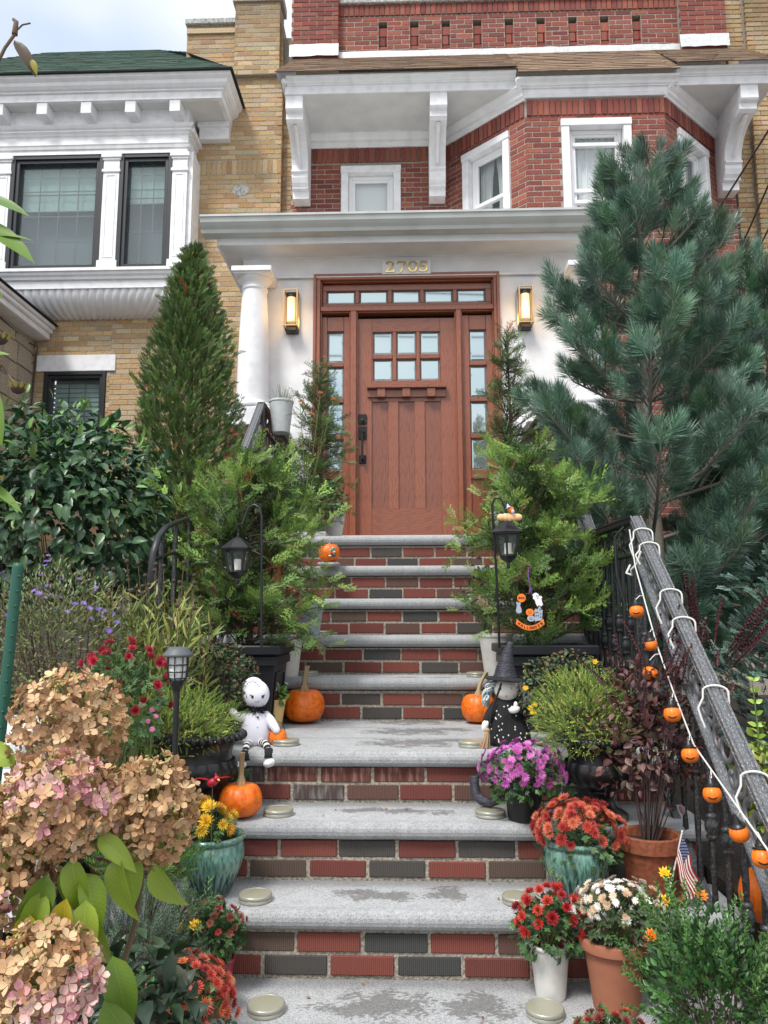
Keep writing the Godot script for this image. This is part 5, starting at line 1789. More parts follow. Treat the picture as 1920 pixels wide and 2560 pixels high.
	for i in 40:
		var a := TAU * i / 40
		s.tube([Vector3(cos(a) * 0.0655, 0.02, sin(a) * 0.0655), Vector3(cos(a) * 0.0835, 0.165, sin(a) * 0.0835)], 0.0022, 4)
	part("ribs", s, M.pot_blue, bp)
	pot("white_pot", "white pot half hidden behind the left black planter", "pot", Vector3(-0.66, 1.202, -4.18), 0.062, 0.080, 0.20, M.pot_white, 0.005, 0.016)
	pot("white_pot", "tall white pot left of the right black planter", "pot", Vector3(0.46, 1.202, -4.2), 0.062, 0.088, 0.225, M.pot_white, 0.005, 0.018)
	pot("maroon_pot", "small maroon pot of faded red mums and marigolds on the lowest tread", "pot", Vector3(-0.60, 0.37, -2.53), 0.04, 0.052, 0.10, M.pot_maroon, 0.003, 0.01)
	pot("terracotta_pot", "small empty terracotta pot behind the orange mums", "pot", Vector3(-0.565, 0.37, -2.40), 0.035, 0.046, 0.085, M.terracotta, 0.004, 0.018)
	pot("grey_pot", "pale grey pot hung on the upper left railing", "pot", Vector3(-0.905, 2.815, -5.3), 0.062, 0.084, 0.235, M.pot_grey, 0.004, 0.016)
	pot("charcoal_pot", "square shouldered charcoal pot beside the door on the left", "pot", Vector3(-0.70, 2.06, -5.5), 0.075, 0.105, 0.16, M.pot_charcoal, 0.006, 0.025)
	pot("white_pot", "white pedestal pot on the porch left of the door", "pot", Vector3(-0.585, 2.06, -5.9), 0.055, 0.10, 0.33, M.pot_white, 0.006, 0.02)
	pot("clay_pot", "weathered clay pot beside the door on the right", "pot", Vector3(0.74, 2.06, -5.7), 0.09, 0.125, 0.30, M.limestone, 0.006, 0.03)
	lantern("black hexagonal lantern on a shepherd hook in front of the left conifer", Vector3(-0.765, 1.868, -3.40), [Vector3(-0.762, 1.892, -3.400), Vector3(-0.774, 1.925, -3.400), Vector3(-0.746, 1.930, -3.400), Vector3(-0.732, 1.972, -3.400), Vector3(-0.718, 2.005, -3.400), Vector3(-0.694, 2.015, -3.400), Vector3(-0.671, 2.001, -3.400), Vector3(-0.661, 1.963, -3.400), Vector3(-0.656, 1.689, -3.400), Vector3(-0.649, 1.368, -3.400)])
	lantern("black hexagonal lantern with an orange ornament on its roof, right of the steps", Vector3(0.435, 1.934, -3.40), [Vector3(0.434, 1.958, -3.400), Vector3(0.427, 2.001, -3.400), Vector3(0.406, 2.038, -3.400), Vector3(0.383, 2.038, -3.400), Vector3(0.370, 2.010, -3.400), Vector3(0.373, 1.953, -3.409), Vector3(0.387, 1.689, -3.438), Vector3(0.397, 1.377, -3.476)])
	t = thing("pumpkin_ornament", "flat orange pumpkin shaped ornament with a tiny purple hatted figure on the lantern roof", "ornament", Vector3(0.441, 1.946, -3.36))
	s = Shape.new()
	for q in [-0.036, -0.018, 0.0, 0.018, 0.036]:
		s.ball(Vector3(q, 0.0, 0), Vector3(0.02, 0.019 - absf(q) * 0.1, 0.012), 14, 8)
	part("base", s, M.cookie, t)
	part("tiny_pumpkin", Shape.new().ball(Vector3(0.006, 0.032, 0.01), Vector3(0.013, 0.014, 0.012), 12, 8), M.toy_orange, t)
	part("tiny_hat", Shape.new().lathe([Vector2(0.016, 0.043), Vector2(0.008, 0.046), Vector2(0.001, 0.062)], 12, Transform3D(Basis(Vector3.BACK, 0.3), Vector3(0.008, 0.0, 0.01))).ball(Vector3(0.012, 0.022, 0.02), Vector3(0.008, 0.01, 0.006), 8, 6), M.lavender, t)
	# solar path light
	t = thing("path_light", "grey capped solar path light on a stake among the left shrubs", "path light", Vector3(-0.733, 0.9, -2.45))
	part("cap", Shape.new().lathe([Vector2(0.001, 0.518), Vector2(0.03, 0.517), Vector2(0.034, 0.508), Vector2(0.047, 0.496), Vector2(0.0485, 0.488), Vector2(0.042, 0.486), Vector2(0.03, 0.488)], 32), M.solar_grey, t)
	part("globe", Shape.new().lathe([Vector2(0.026, 0.488), Vector2(0.027, 0.45), Vector2(0.024, 0.42), Vector2(0.018, 0.412), Vector2(0.001, 0.412)], 24), M.frost, t)
	s = Shape.new()
	for i in 8:
		var a := TAU * i / 8
		s.tube([Vector3(cos(a) * 0.032, 0.49, sin(a) * 0.032), Vector3(cos(a) * 0.033, 0.455, sin(a) * 0.033), Vector3(cos(a) * 0.03, 0.425, sin(a) * 0.03), Vector3(cos(a) * 0.02, 0.41, sin(a) * 0.02)], 0.002, 4)
	for q in [[0.0335, 0.462], [0.0325, 0.44], [0.028, 0.42]]:
		s.lathe([Vector2(q[0] - 0.002, q[1] - 0.002), Vector2(q[0] + 0.001, q[1] - 0.002), Vector2(q[0] + 0.001, q[1] + 0.002), Vector2(q[0] - 0.002, q[1] + 0.002)], 24)
	s.lathe([Vector2(0.022, 0.414), Vector2(0.022, 0.402), Vector2(0.014, 0.39), Vector2(0.009, 0.37), Vector2(0.009, 0.0)], 16)
	part("cage", s, M.black_gloss, t)
	# white faceted planter
	t = thing("faceted_planter", "white planter with pyramid facets at the left edge", "planter", Vector3(-1.345, 0.6, -2.42))
	s = Shape.new()
	for sd in [[Vector3(-0.21, 0, 0.13), Vector3.RIGHT], [Vector3(0.21, 0, 0.13), Vector3(0, 0, -1)]]:
		var n: Vector3 = sd[1].cross(Vector3.UP)
		for i in 4:
			for j in 5:
				var c := 0.105
				var o: Vector3 = sd[0] + sd[1] * i * c + Vector3.UP * (j * c + 0.05)
				var q := [o, o + sd[1] * c, o + sd[1] * c + Vector3.UP * c, o + Vector3.UP * c]
				var top: Vector3 = o + (sd[1] + Vector3.UP) * c * 0.5 + n * 0.026
				for k in 4:
					s.face([q[k], q[(k + 1) % 4], top], n)
	s.box(Vector3(0, 0.3, -0.08), Vector3(0.418, 0.55, 0.418))
	part("body", s, M.planter_white, t)
	# green garden stakes
	s = Shape.new().tube([Vector3(-0.70, 0.9, -1.3), Vector3(-0.672, 1.59, -1.3), Vector3(-0.672, 1.598, -1.3)], [0.009, 0.009, 0.007], 12)
	for i in 20:
		s.ball(Vector3(lerpf(-0.692, -0.663, i / 20.0), 1.1 + i * 0.025, -1.292), Vector3(0.003, 0.002, 0.003), 6, 4)
	tag(part("plant_stake", s, M.stake_green), "dark green plant stake standing tall at the left edge", "stake")
	tag(part("plant_stake", Shape.new().tube([Vector3(-0.46, 0.8, -1.05), Vector3(-0.45, 1.25, -1.04)], 0.007, 10), M.stake_green), "dark green plant stake half hidden behind the hydrangea heads", "stake")
	# side kerb beside the lower steps on the left
	t = thing("garden_edging", "low brick edging with granite cap left of the lower steps", "edging", Vector3(-1.22, 0.0, -2.0))
	part("cap", Shape.new().span(Vector3(-0.09, 0.50, -1.2), Vector3(0.06, 0.56, 0.9), 0.01), M.granite, t)
	part("wall", Shape.new().span(Vector3(-0.08, 0.0, -1.2), Vector3(0.052, 0.50, 0.9)), M.mortar_step, t)
	for i in 9:
		for j in 7:
			var z := -1.15 + i * 0.213 + (0.1 if j % 2 else 0.0)
			part("brick", Shape.new().box(Vector3(0.045, 0.035 + j * 0.068, z + 0.1), Vector3(0.03, 0.057, 0.2), 0.003), M[pick(["step_red", "step_dark", "step_brown", "step_red_2"])], t)
	plush_doll()
	witch_doll()
	string_lights()
	hanging_sign()
	flag_and_bird()


func plush_doll() -> void:
	var t := thing("plush_doll", "white plush doll with black ruff and striped legs sitting on the landing edge", "doll", Vector3(-0.65, 0.984, -3.30), 0.22)
	var s := Shape.new()
	var pr := []
	for q in [[0.001, 0.0], [0.04, 0.002], [0.056, 0.02], [0.061, 0.05], [0.058, 0.085], [0.049, 0.118], [0.036, 0.14], [0.028, 0.15]]:
		pr.append(Vector2(q[0], q[1]))
	s.lathe(pr, 28, Transform3D(Basis.from_scale(Vector3(1, 1, 0.8)), Vector3.ZERO))
	s.ball(Vector3(0.0, 0.207, 0.008), Vector3(0.056, 0.060, 0.046), 28, 18)
	s.ball(Vector3(-0.012, 0.235, 0.002), Vector3(0.045, 0.044, 0.04), 24, 14)
	s.tube([Vector3(-0.035, 0.125, 0.0), Vector3(-0.06, 0.115, 0.015), Vector3(-0.085, 0.125, 0.02), Vector3(-0.098, 0.145, 0.02), Vector3(-0.1, 0.153, 0.02)], [0.017, 0.019, 0.018, 0.014, 0.006], 12)
	s.tube([Vector3(0.038, 0.128, 0.0), Vector3(0.058, 0.105, 0.015), Vector3(0.075, 0.08, 0.03), Vector3(0.088, 0.06, 0.04), Vector3(0.092, 0.052, 0.042)], [0.016, 0.019, 0.019, 0.016, 0.007], 12)
	part("body", s, M.plush_white, t)
	s = Shape.new()
	for i in 150:
		var a := TAU * i / 150.0
		var d := Vector3(cos(a), rng.randf_range(-0.5, 0.5), sin(a) * 0.85)
		s.leaf(0.03, 0.008, 0.2, 0.3, 2, aim(Vector3(cos(a) * 0.026, 0.148 + rng.randf_range(-0.008, 0.006), sin(a) * 0.024), d, rv()))
	s.lathe([Vector2(0.030, 0.137), Vector2(0.043, 0.142), Vector2(0.043, 0.158), Vector2(0.030, 0.162)], 24, Transform3D(Basis.from_scale(Vector3(1, 1, 0.85)), Vector3.ZERO))
	part("ruff", s, M.cloth_black, t)
	s = Shape.new()
	for e in [-0.021, 0.021]:
		s.ball(Vector3(e + 0.006, 0.202, 0.0515), Vector3(0.0055, 0.007, 0.003), 12, 8)
		for k in 3:
			s.tube([Vector3(e + 0.006 + signf(e) * 0.005, 0.206 + k * 0.0015, 0.0525), Vector3(e + 0.006 + signf(e) * 0.0105, 0.207 + k * 0.003, 0.050)], 0.0006, 4)
	s.tube([Vector3(-0.006, 0.184, 0.0525), Vector3(-0.001, 0.181, 0.0535), Vector3(0.006, 0.180, 0.0535), Vector3(0.012, 0.184, 0.0525), Vector3(0.013, 0.186, 0.052)], 0.0009, 5)
	part("face", s, M.ink, t)
	s = Shape.new()
	for e in [0.118, 0.076]:
		s.ball(Vector3(0.008, e, 0.043), Vector3(0.005, 0.005, 0.004), 10, 6)
	part("button", s, M.pot_charcoal, t)
	var chain := Shape.new()
	for i in 9:
		chain.ball(Vector3(-0.045 + i * 0.007, 0.246 + 0.02 * sin(i * 0.4), 0.032 + 0.003 * i * 0.5), Vector3(0.003, 0.002, 0.002), 6, 4)
	part("headband", chain, M.pot_charcoal, t)
	for e in [[-1.0, Vector3(-0.025, 0.012, 0.035), Vector3(-0.035, 0.02, 0.09), Vector3(-0.042, -0.018, 0.135)], [1.0, Vector3(0.022, 0.014, 0.035), Vector3(0.04, 0.026, 0.10), Vector3(0.052, -0.010, 0.145)]]:
		for b in 9:
			var f0 := b / 9.0
			var f1 := (b + 1) / 9.0
			var pts := []
			for f in [f0, (f0 + f1) * 0.5, f1]:
				pts.append((e[1] as Vector3).bezier_interpolate(e[2], e[2], e[3], f))
			part("stripe", Shape.new().tube(pts, 0.0135, 12), M.ink if b % 2 else M.felt_white, t)
		var a: Vector3 = e[3]
		part("boot", Shape.new().tube([a + Vector3(0, 0.012, -0.008), a + Vector3(0, -0.004, 0.004), a + Vector3(0, -0.022, 0.012)], [0.0165, 0.023, 0.026], 14), M.cloth_black, t)
		part("foot", Shape.new().ball(a + Vector3(-0.008 + 0.01 * e[0], -0.034, 0.030), Vector3(0.022, 0.0165, 0.036), 16, 10, Basis(Vector3.UP, -0.5) * Basis(Vector3.BACK, 0.35)).ball(a + Vector3(-0.018 + 0.018 * e[0], -0.032, 0.018), Vector3(0.019, 0.016, 0.022), 14, 9), M.felt_white, t)
	var bk := thing("candy_pail", "small orange pumpkin pail under the arm of the white plush doll", "pail", Vector3(-0.555, 0.984, -3.31))
	s = Shape.new().lathe([Vector2(0.001, 0.0), Vector2(0.024, 0.0), Vector2(0.034, 0.014), Vector2(0.037, 0.032), Vector2(0.033, 0.05), Vector2(0.030, 0.056), Vector2(0.028, 0.05)], 48, Transform3D(), 12, 0.03)
	part("body", s, M.toy_orange, bk)
	s = Shape.new()
	jack_face(s, Vector3(0, 0.028, 0), 0.036, 0.85)
	part("face", s, M.ink, bk, Transform3D(Basis(Vector3.UP, -0.1), Vector3.ZERO))
	part("handle", Shape.new().tube([Vector3(-0.03, 0.054, 0), Vector3(-0.02, 0.085, 0), Vector3(0, 0.094, 0), Vector3(0.02, 0.085, 0), Vector3(0.03, 0.054, 0)], 0.0016, 6), M.toy_black, bk)


func witch_doll() -> void:
	var t := thing("witch_doll", "witch doll with grey curls, navy pointed hat and dotted black dress on the landing", "doll", Vector3(0.405, 0.984, -3.32), -0.12)
	var pr := []
	for q in [[0.001, 0.0], [0.085, 0.002], [0.097, 0.015], [0.092, 0.05], [0.078, 0.10], [0.062, 0.145], [0.05, 0.17], [0.04, 0.185], [0.03, 0.195]]:
		pr.append(Vector2(q[0], q[1]))
	var dr := part("dress", Shape.new().lathe(pr, 60, Transform3D(Basis.from_scale(Vector3(1, 1, 0.7)), Vector3.ZERO), 18, 0.04), M.cloth_black, t)
	var s := Shape.new()
	for i in 60:
		var a := rng.randf_range(-0.3, PI + 0.3)
		var y := rng.randf_range(0.012, 0.165)
		var r := 0.0
		for k in pr.size() - 1:
			if y >= pr[k].y and y <= pr[k + 1].y and pr[k + 1].y > pr[k].y:
				r = lerpf(pr[k].x, pr[k + 1].x, (y - pr[k].y) / (pr[k + 1].y - pr[k].y))
		s.ball(Vector3(cos(a) * r, y, sin(a) * r * 0.7), Vector3(0.0032, 0.0038, 0.0032), 8, 5)
	part("dot", s, M.felt_white, dr)
	s = Shape.new()
	s.ball(Vector3(0.0, 0.228, 0.012), Vector3(0.053, 0.046, 0.043), 28, 18)
	part("head", s, M.skin_cloth, t)
	s = Shape.new()
	for e in [-0.024, 0.016]:
		s.ball(Vector3(e, 0.232, 0.0525 - absf(e) * 0.12), Vector3(0.0042, 0.0045, 0.002), 10, 6)
		s.tube([Vector3(e - 0.008, 0.236, 0.0505 - absf(e) * 0.12), Vector3(e, 0.2385, 0.054 - absf(e) * 0.12), Vector3(e + 0.008, 0.236, 0.0515 - absf(e) * 0.12)], 0.0008, 4)
		s.tube([Vector3(e - 0.006, 0.247, 0.049 - absf(e) * 0.12), Vector3(e, 0.249, 0.050 - absf(e) * 0.12), Vector3(e + 0.005, 0.247, 0.049 - absf(e) * 0.12)], 0.0007, 4)
	s.tube([Vector3(-0.006, 0.203, 0.0505), Vector3(-0.001, 0.206, 0.0515), Vector3(0.001, 0.202, 0.051), Vector3(-0.003, 0.2, 0.0505)], 0.0009, 4)
	part("face", s, M.ink, t)
	s = Shape.new()
	for i in 64:
		var sd := -1.0 if i % 2 else 1.0
		var base := Vector3(sd * rng.randf_range(0.035, 0.056), rng.randf_range(0.225, 0.262), rng.randf_range(-0.03, 0.03))
		var pts := []
		var ph := rng.randf() * TAU
		var len := rng.randf_range(0.05, 0.085)
		for k in 13:
			var f := k / 12.0
			pts.append(base + Vector3(sd * (0.058 * f * (1.4 - f * 0.7)), -len * f * f * 0.9 - 0.008 * f, 0.01 * f) + Vector3(cos(ph + f * 15.0), sin(ph + f * 15.0) * 0.5, sin(ph + f * 15.0)) * 0.006)
		s.tube(pts, 0.0038, 5)
	part("hair", s, M.wool_grey, t)
	pr = []
	for q in [[0.100, 0.260], [0.102, 0.264], [0.099, 0.269], [0.065, 0.271], [0.054, 0.274]]:
		pr.append(Vector2(q[0], q[1]))
	var hat := part("hat", Shape.new().lathe(pr, 36, Transform3D(Basis(Vector3.BACK, -0.05), Vector3(0, 0.005, 0.0))), M.cloth_black, t)
	s = Shape.new()
	var cone := []
	var rad := []
	for k in 14:
		var f := k / 13.0
		cone.append(Vector3(-0.004 + 0.028 * pow(f, 2.2), 0.268 + 0.155 * f, 0.004 - 0.012 * f))
		rad.append(lerpf(0.055, 0.012, pow(f, 0.85)) * (1.0 + 0.03 * sin(k * 2.1)))
	s.tube(cone, rad, 22)
	part("cone", s, M.cloth_navy, hat)
	s = Shape.new()
	part("sleeve", Shape.new().tube([Vector3(-0.045, 0.168, 0.01), Vector3(-0.07, 0.13, 0.03), Vector3(-0.086, 0.10, 0.045)], [0.018, 0.02, 0.017], 12), M.cloth_black, t)
	s.tube([Vector3(0.048, 0.168, 0.01), Vector3(0.072, 0.15, 0.03), Vector3(0.062, 0.152, 0.058), Vector3(0.05, 0.155, 0.062)], [0.018, 0.021, 0.019, 0.016], 12)
	part("sleeve", s, M.cloth_black, t)
	s = Shape.new()
	s.ball(Vector3(-0.092, 0.082, 0.05), Vector3(0.014, 0.024, 0.012), 14, 9, Basis(Vector3.BACK, -0.2)).ball(Vector3(-0.082, 0.092, 0.058), Vector3(0.007, 0.013, 0.008), 10, 7)
	part("hand", s, M.felt_white, t)
	s = Shape.new()
	s.ball(Vector3(0.030, 0.152, 0.066), Vector3(0.024, 0.015, 0.012), 14, 9, Basis(Vector3.BACK, 0.25)).ball(Vector3(0.036, 0.170, 0.066), Vector3(0.009, 0.015, 0.009), 10, 7)
	part("hand", s, M.felt_white, t)
	# blue black cloth boot of the doll dangling to the tread below
	var bt := Shape.new()
	bt.tube([Vector3(-0.13, -0.07, 0.30), Vector3(-0.128, -0.105, 0.305), Vector3(-0.122, -0.135, 0.312), Vector3(-0.10, -0.152, 0.325), Vector3(-0.07, -0.158, 0.335), Vector3(-0.045, -0.15, 0.345), Vector3(-0.032, -0.13, 0.35)], [0.019, 0.018, 0.021, 0.02, 0.017, 0.012, 0.005], 14)
	part("boot", bt, M.cloth_navy, t)
	part("leg", Shape.new().tube([Vector3(-0.0, 0.02, 0.05), Vector3(-0.02, 0.016, 0.14), Vector3(-0.045, 0.006, 0.195), Vector3(-0.08, -0.045, 0.265), Vector3(-0.125, -0.08, 0.30)], 0.009, 10), M.cloth_black, t)
	var b := thing("toy_broom", "toy broom with black handle and straw bristles held by the witch doll", "broom", Vector3(0.30, 0.984, -3.23))
	part("handle", Shape.new().tube([Vector3(0.015, 0.06, 0.0), Vector3(0.03, 0.14, 0.005), Vector3(0.055, 0.22, 0.03), Vector3(0.068, 0.262, 0.045)], 0.0045, 8), M.cloth_black, b)
	s = Shape.new()
	for i in 40:
		var a := rng.randf() * TAU
		var r := rng.randf_range(0.2, 1.0)
		s.tube([Vector3(0.013 + cos(a) * 0.006 * r, 0.08, sin(a) * 0.006 * r), Vector3(0.010 + cos(a) * 0.012 * r, 0.045, sin(a) * 0.01 * r), Vector3(0.0 + cos(a) * 0.024 * r, 0.002, sin(a) * 0.018 * r)], 0.0022, 4)
	s.ball(Vector3(0.013, 0.074, 0.0), Vector3(0.011, 0.008, 0.01), 10, 6)
	part("bristles", s, M.straw, b)


func string_lights() -> void:
	var pts := [Vector3(0.893, 1.863, -3.132), Vector3(0.902, 1.710, -3.104), Vector3(0.902, 1.567, -2.999), Vector3(0.898, 1.404, -2.865), Vector3(0.898, 1.252, -2.712), Vector3(0.902, 1.104, -2.559), Vector3(0.907, 1.003, -2.311), Vector3(0.914, 0.913, -2.101), Vector3(0.912, 0.832, -1.910)]
	var t := thing("light_string", "string of small pumpkin lights with black witch hats along the right railing", "string lights", Vector3(0.94, 0.6, -2.9))
	var off := Transform3D(Basis(), -t.position)
	part("cord", Shape.new().tube(pts, 0.0028, 6), M.cable_white, t, off)
	for e in [[0.915, 1.533, -3.16, -0.35, 1.0], [0.925, 1.405, -3.03, 2.6, 0.9], [0.90, 1.301, -2.97, -0.5, 1.0], [0.915, 1.173, -2.79, -0.35, 1.05], [0.93, 1.054, -2.68, -0.35, 1.0], [0.936, 0.963, -2.52, -0.35, 1.0], [0.955, 0.885, -2.38, 2.2, 1.0], [0.975, 0.845, -2.28, -0.35, 1.05]]:
		var s := Shape.new()
		var nu := 40
		var nv := 14
		for j in nv + 1:
			var a := PI * j / nv
			for i in nu:
				var b := TAU * i / nu
				var r := 0.026 * pow(maxf(sin(a), 0.0), 0.75) * (0.95 + 0.05 * pow(absf(sin(b * 5.0)), 0.5))
				s.vert(Vector3(cos(b) * r, -0.0235 * cos(a), sin(b) * r))
		for j in nv:
			for i in nu:
				var k := (i + 1) % nu
				s.quad(j * nu + i, (j + 1) * nu + i, (j + 1) * nu + k, j * nu + k)
		var sp := 0.945
		var xf := Transform3D(Basis(Vector3.BACK, -0.3 if e[3] == -0.5 else 0.08) * Basis(Vector3.UP, e[3]) * Basis(Vector3.RIGHT, -0.22) * Basis.from_scale(Vector3.ONE * e[4] * 1.04), Vector3(e[0], e[1] - 1.5, e[2]) * sp + Vector3(0, 1.5, 0))
		var lamp := part("lamp", s, M.toy_orange, t, off * xf)
		s = Shape.new()
		jack_face(s, Vector3(0, -0.003, 0.0002), 0.0248, 1.05)
		part("face", s, M.ink, lamp)
		part("hat", Shape.new().lathe([Vector2(0.016, 0.019), Vector2(0.0215, 0.0195), Vector2(0.021, 0.0225), Vector2(0.0145, 0.024), Vector2(0.0135, 0.030), Vector2(0.0105, 0.032), Vector2(0.0095, 0.039), Vector2(0.0065, 0.041), Vector2(0.005, 0.049), Vector2(0.001, 0.053)], 24), M.toy_black, lamp)
		var near := Vector3(e[0], e[1] - 1.5, e[2]) * sp + Vector3(0, 1.5, 0)
		var best: Vector3 = pts[0]
		for k in pts.size() - 1:
			for g in 6:
				var q: Vector3 = (pts[k] as Vector3).lerp(pts[k + 1], g / 6.0)
				if absf(q.y - near.y - 0.06) < absf(best.y - near.y - 0.06):
					best = q
		part("drop_cord", Shape.new().tube([best, (best + near) * 0.5 + Vector3(0, 0.03, 0), near + Vector3(0, 0.045, 0)], 0.002, 5), M.cable_white, t, off)


func hanging_sign() -> void:
	var t := thing("hanging_sign", "cut out ghost and house sign with orange banner hung in the right conifer", "sign", Vector3(0.508, 1.534, -3.30))
	# banner
	var p := PackedVector2Array()
	for i in 11:
		var f := lerpf(-1.0, 1.0, i / 10.0)
		p.append(Vector2(f * 0.056, -0.030 - 0.028 * (1.0 - f * f)))
	for i in 11:
		var f := lerpf(1.0, -1.0, i / 10.0)
		p.append(Vector2(f * 0.060, -0.052 - 0.026 * (1.0 - f * f) - 0.0))
	part("banner", Shape.new().prism(p, 0.0, 0.004), M.toy_orange, t)
	var word := "HALLOWEEN"
	for i in word.length():
		var f := lerpf(-0.84, 0.84, i / 8.0)
		letters(word[i], 0.0155, M.ink, t, Transform3D(Basis(Vector3.BACK, f * 0.62), Vector3(f * 0.056, -0.042 - 0.026 * (1.0 - f * f), 0.005)))
	# pumpkin and jar pair in the middle
	var jl := part("jack_lantern", Shape.new().prism(oval(0.0, -0.002, 0.017, 0.015, 16), 0.0, 0.004), M.toy_orange, t)
	var s := Shape.new()
	jack_face(s, Vector3(0.0, -0.002, -0.0107), 0.016, 0.8)
	part("face", s, M.ink, jl)
	jl = part("grey_lantern", Shape.new().prism(oval(0.004, -0.028, 0.016, 0.013, 16), 0.0, 0.003), M.grey_print, t)
	s = Shape.new()
	jack_face(s, Vector3(0.004, -0.028, -0.0117), 0.0158, 0.75)
	part("face", s, M.ink, jl)
	var bl := part("round_badge", Shape.new().prism(oval(-0.034, 0.058, 0.018, 0.018, 18), 0.0, 0.004), M.toy_orange, t)
	letters("BOO", 0.0125, M.ink, bl, Transform3D(Basis(), Vector3(-0.034, 0.058, 0.005)))
	part("ghost", Shape.new().prism(PackedVector2Array([Vector2(0.012, 0.07), Vector2(0.02, 0.078), Vector2(0.028, 0.08), Vector2(0.036, 0.076), Vector2(0.042, 0.066), Vector2(0.05, 0.066), Vector2(0.054, 0.06), Vector2(0.05, 0.055), Vector2(0.052, 0.042), Vector2(0.056, 0.03), Vector2(0.048, 0.022), Vector2(0.04, 0.028), Vector2(0.032, 0.022), Vector2(0.026, 0.034), Vector2(0.022, 0.05), Vector2(0.014, 0.055), Vector2(0.016, 0.064)]), 0.0, 0.004), M.plush_white, t)
	s = Shape.new()
	s.ball(Vector3(0.030, 0.066, 0.004), Vector3(0.002, 0.003, 0.001), 8, 5).ball(Vector3(0.037, 0.065, 0.004), Vector3(0.002, 0.003, 0.001), 8, 5).ball(Vector3(0.034, 0.057, 0.004), Vector3(0.003, 0.002, 0.001), 8, 5)
	part("ghost_face", s, M.ink, t)
	part("cat", Shape.new().prism(PackedVector2Array([Vector2(-0.056, 0.035), Vector2(-0.054, 0.045), Vector2(-0.049, 0.038), Vector2(-0.044, 0.038), Vector2(-0.040, 0.045), Vector2(-0.038, 0.034), Vector2(-0.041, 0.026), Vector2(-0.036, 0.014), Vector2(-0.034, 0.0), Vector2(-0.040, -0.006), Vector2(-0.054, -0.006), Vector2(-0.059, 0.004), Vector2(-0.055, 0.018), Vector2(-0.053, 0.026)]), 0.0, 0.004), M.grey_print, t)
	var hs := part("cut_out_house", Shape.new().prism(PackedVector2Array([Vector2(0.02, -0.04), Vector2(0.02, 0.0), Vector2(0.016, 0.0), Vector2(0.026, 0.014), Vector2(0.03, 0.008), Vector2(0.034, 0.012), Vector2(0.041, 0.026), Vector2(0.048, 0.012), Vector2(0.046, 0.008), Vector2(0.054, 0.008), Vector2(0.05, -0.036)]), 0.0, 0.003), M.grey_print, t)
	s = Shape.new()
	for q in [[0.024, -0.006], [0.031, -0.006], [0.041, 0.006], [0.024, -0.02], [0.033, -0.02], [0.043, -0.012], [0.043, -0.026]]:
		s.span(Vector3(q[0], q[1], 0.002), Vector3(q[0] + 0.004, q[1] + 0.006, 0.0036))
	part("cut_out_window", s, M.ink, hs)
	part("wire_ring", Shape.new().tube([Vector3(-0.055, -0.03, -0.002), Vector3(-0.058, 0.0, -0.002), Vector3(-0.045, 0.05, -0.002), Vector3(-0.01, 0.076, -0.002), Vector3(0.03, 0.074, -0.002), Vector3(0.054, 0.03, -0.002), Vector3(0.055, -0.03, -0.002)], 0.0015, 5), M.toy_black, t)
	part("ribbon", Shape.new().tube([Vector3(0.0, 0.076, 0), Vector3(0.004, 0.11, 0.002), Vector3(-0.002, 0.15, 0.0), Vector3(0.0, 0.19, -0.01)], 0.0022, 6).leaf(0.04, 0.008, 0.1, 0.3, 3, aim(Vector3(0.002, 0.112, 0.002), Vector3(0.2, -1, 0.2), Vector3.BACK)), M.ribbon_purple, t)


func oval(x: float, y: float, rx: float, ry: float, n: int) -> PackedVector2Array:
	var p := PackedVector2Array()
	for i in n:
		p.append(Vector2(x + cos(TAU * i / n) * rx, y + sin(TAU * i / n) * ry))
	return p


